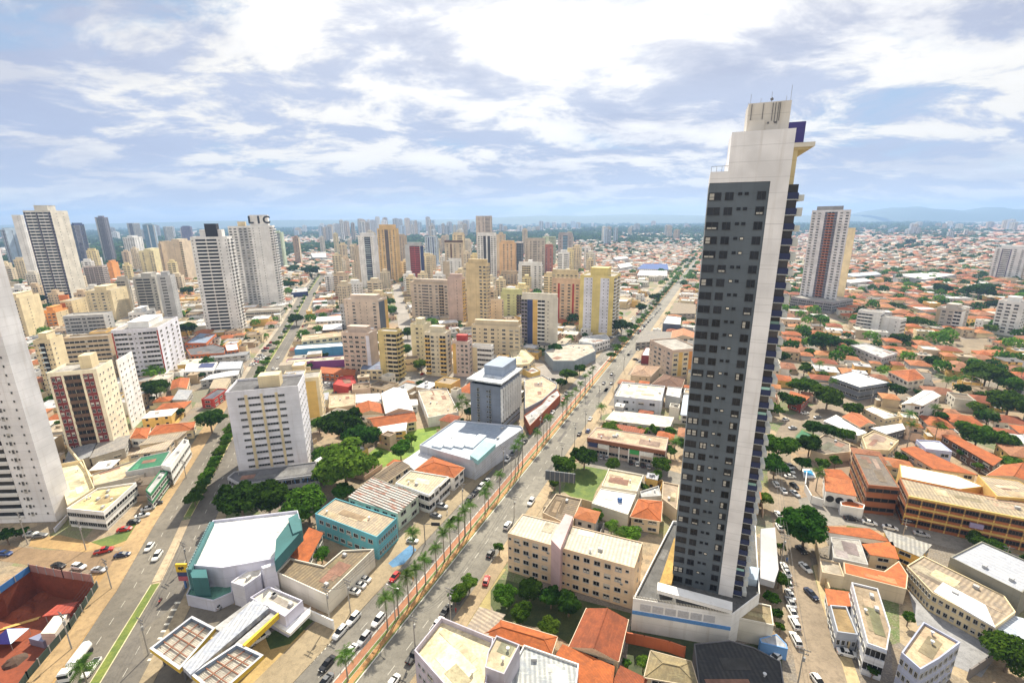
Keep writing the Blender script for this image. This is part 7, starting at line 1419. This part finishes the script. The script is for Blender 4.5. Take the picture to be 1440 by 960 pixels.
def solid(x, y, w, d, h, a, tiled, wc, rc, name_only=False):
    b = simple_house(0, 0, w, d, h, 0, 0, wc, rc); hw, hd = w/2, d/2; rb = MB()
    if tiled:
        o = .5; rz = (hd+o)*.34; i = min(hd, hw*.95)
        Q = [(-hw-o, -hd-o, h), (hw+o, -hd-o, h), (hw+o, hd+o, h), (-hw-o, hd+o, h)]; r0, r1 = (-hw+i, 0, h+rz), (hw-i, 0, h+rz)
        if r0[0] > r1[0]: r0 = r1 = (0, 0, h+rz)
        rb.quad(Q[0], Q[1], r1, r0); rb.quad(Q[2], Q[3], r0, r1); rb.poly([Q[1], Q[2], r1]); rb.poly([Q[3], Q[0], r0]); rb.poly(Q[::-1])
    else:
        if rs.random() < .5: rb.box(-hw-.2, hw+.2, -hd-.2, hd+.2, h, h+.2); 
        else:
            t = .3; rb.box(-hw+t, hw-t, -hd+t, hd-t, h, h+.12)
            for bx_ in ((-hw, hw, -hd, -hd+t), (-hw, hw, hd-t, hd), (-hw, -hw+t, -hd+t, hd-t), (hw-t, hw, -hd+t, hd-t)): b.box(*bx_, h, h+.7, 0)
        for k in range(rs.choice((0, 1, 1, 2))):
            cx, cy, q = rs.uniform(-hw*.6, hw*.6), rs.uniform(-hd*.6, hd*.6), rs.uniform(.4, 1.1); rb.box(cx-q, cx+q, cy-q*.7, cy+q*.7, h+.12, h+.6+q*.8)
    return b, rb
def score(t): return -(t[0]**2+t[1]**2+CH**2)
for lst, tiled, lbl, grp, nm in ((infill_tile, True, 'orange-brown tile-roofed house among the many alike in the residential streets', 'tile-roofed houses of the residential streets', 'house'), (infill_flat, False, 'low flat or sheet-roofed shop or shed among the many alike in the city blocks', 'low flat-roofed buildings of the city blocks', 'low_building')):
    lst.sort(key=score, reverse=True)
    for t in lst[:297]:
        wc = rs.choice(HW); rc = rs.choice(RC if tiled else FC); b, rb = solid(*t, tiled, wc, rc)
        root = empty(nm, (t[0], t[1], 0), lbl, 'house' if tiled else 'building', grp, t[5]); b.build('wall', [mat(wc), GLASS, rs.choice(LEAN)], root); rb.build('roof', mat(rc, 'tile' if tiled else rs.choice(('flat', 'flat', 'corr'))), root)
    # the rest of the near city, as one object
    V = []; F3 = []; MI = []; ms = []; k = 0
    def mid(m):
        if m not in ms: ms.append(m)
        return ms.index(m)
    for t in lst[297:]:
        wc = rs.choice(HW); rc = rs.choice(RC if tiled else FC); b, rb = solid(*t, tiled, wc, rc); c, s = math.cos(t[5]), math.sin(t[5]); il = mid(rs.choice(LEAN)); iw, ig, ir = mid(mat(wc)), mid(GLASS), mid(mat(rc, 'tile' if tiled else 'flat'))
        for bb, mm in ((b, (iw, ig, il)), (rb, (ir,))):
            V += [(v[0]*c-v[1]*s+t[0], v[0]*s+v[1]*c+t[1], v[2]) for v in bb.v]; F3 += [tuple(i+k for i in f) for f in bb.f]; MI += [mm[q] for q in bb.m]; k = len(V)
    if V:
        o = mk('house_roofs' if tiled else 'low_buildings', V, F3, ms, None, MI); o['kind'] = 'stuff'; o['label'] = 'sea of tile-roofed houses beyond the nearer streets' if tiled else 'spread of flat-roofed low buildings beyond the nearer blocks'; o['category'] = 'houses' if tiled else 'buildings'
infill_tree = [t for t in infill_tree if free([(t[0]-1, t[1]-1), (t[0]+1, t[1]-1), (t[0]+1, t[1]+1), (t[0]-1, t[1]+1)])]
infill_tree.sort(key=score, reverse=True)
for x, y, r in infill_tree[:100]: tree(0, 0, r, rs.choice((0, 0, 1, 1, 2)), 'garden or street tree among the low roofs', world=(x, y), near=math.hypot(x, y) < 260, group='garden and street trees among the low roofs')
mt = infill_tree[100:]+FARAV
def cards(lst, K, seed):
    rn = np.random.RandomState(seed); A = np.array(lst); n = len(A); r = A[:, 2]
    q = rn.normal(size=(n, K, 3)); q /= np.linalg.norm(q, axis=2)[:, :, None]; q[:, :, 2] = np.where(q[:, :, 2] < -.4, -q[:, :, 2], q[:, :, 2]); c = q*r[:, None, None]*rn.uniform(.62, 1.05, (n, K, 1))*np.array([1.05, 1.05, .8])
    c += rn.normal(size=(n, 1, 3))*0; c[:, :, 0] += A[:, 0][:, None]; c[:, :, 1] += A[:, 1][:, None]; c[:, :, 2] += r[:, None]*.8+1
    q2 = q+rn.normal(size=q.shape)*.6; t = np.cross(q2, rn.normal(size=q.shape)); t /= np.linalg.norm(t, axis=2)[:, :, None]; u = np.cross(q2, t); u /= np.linalg.norm(u, axis=2)[:, :, None]; s = (r[:, None, None]*.2)
    return np.stack([c-t*s, c+u*s, c+t*s, c-u*s], 2).reshape(-1, 3), n
# far: scattered by numpy, one object each
def far_mesh(name, V, nv, faces, mats, mi, label, cat):
    n = len(V)//nv; me = bpy.data.meshes.new(name); me.vertices.add(len(V)); me.vertices.foreach_set('co', np.asarray(V, dtype=np.float32).ravel())
    fl = np.array([i for f in faces for i in f]); ln = np.array([len(f) for f in faces]); L_ = (fl[None, :]+np.arange(n)[:, None]*nv).ravel(); lt = np.tile(ln, n); ls = np.concatenate([[0], np.cumsum(lt)[:-1]])
    me.loops.add(len(L_)); me.loops.foreach_set('vertex_index', L_); me.polygons.add(len(lt)); me.polygons.foreach_set('loop_start', ls); me.polygons.foreach_set('loop_total', lt)
    for m in mats: me.materials.append(m)
    me.polygons.foreach_set('material_index', mi); me.update(); me.validate(); o = ob(name, me); o['kind'] = 'stuff'; o['label'] = label; o['category'] = cat; return o
rn = np.random.RandomState(5)
V, n = cards(mt, 110, 3); far_mesh('garden_trees', V, 4, [(0, 1, 2, 3)], LEAF, np.repeat(np.random.RandomState(9).choice([0, 1, 2], n), 110), 'further garden and street trees spread through the low roofs', 'trees')
def scatter(n, d0, d1, pw=1.6):
    d = (d0**(2-pw)+rn.uniform(0, 1, n)*(d1**(2-pw)-d0**(2-pw)))**(1/(2-pw)); t = rn.uniform(-.90, .90, n); return d*np.sin(t), d*np.cos(t), d
n = 19000; x, y, d = scatter(n, 860, 7500); keep = y > 860 if False else np.ones(n, bool)
# leave the avenues free
s_ = (x-A0[0])*BV[0]+(y-A0[1])*BV[1]; keep = (np.abs(s_+1) > 16) | (y > 1150); clm = np.sin(x*.0047+1.3)*np.cos(y*.0039+.4)+.8*np.sin(x*.0016-y*.0021)+.5*np.sin(x*.011+y*.007); keep &= clm < .95; keep &= ~((y < 900) & (np.abs(x) < y*.9) & (y < 880)); x, y, d = x[keep], y[keep], d[keep]; n = len(x)
sc_ = np.clip(d/1600, 1, 2.6); w = rn.uniform(5, 9, n)*sc_; dd = rn.uniform(4, 7, n)*sc_; h = rn.uniform(3.2, 5, n)*np.clip(sc_, 1, 1.5); a = rn.choice([-.43, 1.14, .2], n)+rn.normal(0, .08, n)
tpl = np.array([(-1, -1, 0), (1, -1, 0), (1, 1, 0), (-1, 1, 0), (-1, -1, 1), (1, -1, 1), (1, 1, 1), (-1, 1, 1), (-.4, 0, 1.45), (.4, 0, 1.45)])
ca, sa = np.cos(a), np.sin(a); lx = tpl[None, :, 0]*w[:, None]; ly = tpl[None, :, 1]*dd[:, None]; V = np.stack([lx*ca[:, None]-ly*sa[:, None]+x[:, None], lx*sa[:, None]+ly*ca[:, None]+y[:, None], tpl[None, :, 2]*h[:, None]], 2).reshape(-1, 3)
fc = [(0, 1, 5, 4), (1, 2, 6, 5), (2, 3, 7, 6), (3, 0, 4, 7), (4, 5, 9, 8), (6, 7, 8, 9), (5, 6, 9), (7, 4, 8)]
right = s_[keep] > 0; wi = rn.choice([0, 0, 2, 2, 1], n); ri = np.where(rn.uniform(0, 1, n) < np.where(right, .62, .42), rn.choice([3, 4, 5], n), rn.choice([6, 7, 7, 1], n)); mi = np.concatenate([np.repeat(wi[:, None], 4, 1), np.repeat(ri[:, None], 4, 1)], 1).ravel()
far_mesh('distant_houses', V, 10, fc, [mat('beige'), mat('offwhite'), mat('tan'), mat((.46, .16, .06)), mat((.42, .20, .10)), mat('terracotta'), mat('lgrey'), mat('concrete')], mi, 'sea of distant low houses out to the horizon', 'houses')
# distant trees: clumps of leaf cards
n = 46000; x, y, d = scatter(n, 600, 8200, 1.35); s_ = (x-A0[0])*BV[0]+(y-A0[1])*BV[1]; keep = np.abs(s_+1) > 14
gx = ((x-OX)/2).astype(int); gy = ((y-OY)/2).astype(int); ins = (gx >= 0) & (gx < ON) & (gy >= 0) & (gy < OM); occd = np.zeros(n, bool); occd[ins] = OCC[gx[ins], gy[ins]]; clm = np.sin(x*.0047+1.3)*np.cos(y*.0039+.4)+.8*np.sin(x*.0016-y*.0021)+.5*np.sin(x*.011+y*.007); keep &= ~occd & (rn.uniform(-.9, 1.2, n) < clm+.25); x, y, d = x[keep], y[keep], d[keep]; n = len(x)
cl = np.sin(x*.0031+1.3)*np.cos(y*.0023+.4)+np.sin(x*.0011-y*.0016); r = rn.uniform(3.2, 6.5, n)*np.clip(d/1500, .8, 2.8)*np.where(cl > .5, 1.7, 1.0); K = 22
q = rn.normal(size=(n, K, 3)); q /= np.linalg.norm(q, axis=2)[:, :, None]; q[:, :, 2] = np.abs(q[:, :, 2]); c = q*r[:, None, None]*rn.uniform(.6, 1, (n, K, 1))*np.array([1.1, 1.1, .8]); c[:, :, 0] += x[:, None]; c[:, :, 1] += y[:, None]; c[:, :, 2] += r[:, None]*.35
t = np.cross(q+rn.normal(size=q.shape)*.4, rn.normal(size=q.shape)); t /= np.linalg.norm(t, axis=2)[:, :, None]; u = np.cross(q, t); s = (r[:, None, None]*.42)
V = np.stack([c-t*s, c+u*s, c+t*s, c-u*s], 2).reshape(-1, 3)
far_mesh('distant_trees', V, 4, [(0, 1, 2, 3)], LEAF[:2], np.repeat(rn.choice([0, 1], n), K), 'distant trees and groves between the far houses', 'trees')
# far towers along the skyline
fi = 0
def ftower(px, base, w, hp, col, st):
    g = G(px, base); d = math.hypot(*g); z = zdepth(*g); wm = w*z/FPX; hm = hp*z/FPX/ (math.cos(PITCH)); T('distant_tower', 'pale apartment tower far off, one of many alike along the skyline', (px+w/2, base), P(g[0], g[1], hm)[1], -wm, -wm*.8, rs.choice((10, 24, -10)), col, st, 'w1', pent=1, far=True, group='distant towers along the skyline', wh=1.8)
cl_ = [(448, 520, 11, 336, 14, 24), (500, 610, 26, 330, 12, 24), (560, 680, 20, 327, 10, 18), (700, 770, 10, 326, 8, 14), (842, 872, 8, 341, 16, 22), (884, 900, 3, 329, 9, 13), (936, 952, 3, 335, 10, 16), (1283, 1300, 4, 327, 9, 12), (1406, 1440, 6, 322, 10, 18), (400, 470, 7, 330, 8, 14), (150, 260, 10, 340, 10, 20), (20, 60, 4, 335, 8, 14), (60, 100, 3, 350, 12, 20), (600, 660, 8, 335, 12, 20), (760, 840, 7, 322, 5, 9), (900, 990, 9, 322, 4, 8), (1200, 1420, 10, 321, 4, 9), (474, 486, 1, 340, 10, 28), (1235, 1380, 5, 332, 6, 10)]
for x0, x1, n, by, h0, h1 in cl_:
    for i in range(n): ftower(rs.uniform(x0, x1), by+rs.uniform(-3, 4), rs.uniform(4, 7), rs.uniform(h0, h1), rs.choice(['white', 'offwhite', 'beige', 'lgrey', 'tan', 'paleblue']), rs.choice(('w1 w1 w1', 's1 p.5 s1', 'w1 p.4 s1')))
# large low roofs in the middle distance
for k, (pts, c, lb_) in enumerate([([(1256, 386), (1312, 383), (1345, 386), (1300, 393)], 'white', 'very large white factory roof in the residential distance'), ([(1186, 385), (1232, 382), (1240, 386), (1200, 389)], 'paleblue', 'long pale blue roof left of the factory roof'), ([(1184, 394), (1215, 391), (1228, 395), (1196, 398)], 'white', 'white arched hall behind the striped tower'), ([(862, 362), (880, 360), (884, 363), (866, 365)], 'white', 'white hall beyond the dark tree, far centre'), ([(437, 356), (458, 356), (459, 362), (440, 362)], 'white', 'long white hall right of the brown far tower'), ([(868, 372), (884, 369), (890, 374), (872, 377)], 'white', 'white warehouse left of the blue market hall')]):
    building('hall', lb_, 'hall', pts, 9, 'lgrey', 'flat', c, units=0, fac=None, par=.3)
# ------------------------------------------------------------------ hills on the horizon
def ridge(name, pts, y0, col):
    b = MB(); P_ = []
    for px_, hz in pts: P_.append(((px_-720)/FPX*y0*1.02, y0, hz))
    n = len(P_); m_ = 7
    for j in range(m_):
        t = j/(m_-1); 
        for i, p in enumerate(P_):
            hh = p[2]*math.sin(math.pi*t)**.8*(1+.07*math.sin(i*2.1+j*1.7)); b.v.append((p[0]*(1+.0*t), p[1]-900+1800*t, hh-2))
    for j in range(m_-1):
        for i in range(n-1): b.f.append((j*n+i, j*n+i+1, (j+1)*n+i+1, (j+1)*n+i)); b.m.append(0)
    return struct(b.build(name, mat(col, 'grass'), smooth=True))
ridge('hills', [(1180, 130), (1205, 195), (1225, 240), (1240, 252), (1260, 245), (1285, 205), (1310, 170), (1330, 185), (1350, 232), (1365, 215), (1390, 185), (1420, 190), (1460, 185), (1540, 170)], 8200, (.035, .07, .03))
ridge('hills', [(640, 90), (700, 130), (760, 160), (820, 158), (880, 160), (940, 150), (1000, 130), (1060, 120), (1130, 120), (1190, 115), (1250, 110)], 8400, (.06, .10, .05))
ridge('hills', [(-200, 40), (-80, 60), (60, 80), (200, 95), (330, 110), (440, 120), (560, 118), (640, 100), (700, 90)], 8500, (.06, .10, .05))
# ------------------------------------------------------------------ the air
m = bpy.data.materials.new('haze_air'); m.use_nodes = True; t = m.node_tree; t.nodes.clear(); o = t.nodes.new('ShaderNodeOutputMaterial'); v = t.nodes.new('ShaderNodeVolumePrincipled')
v.inputs['Color'].default_value = (.40, .62, 1.0, 1); v.inputs['Density'].default_value = 0.00013; v.inputs['Anisotropy'].default_value = .25; t.links.new(v.outputs[0], o.inputs['Volume'])
b = MB(); b.box(-9500, 9500, -250, 9500, -9.5, 300); hz_ = b.build('haze', m); hz_['kind'] = 'stuff'
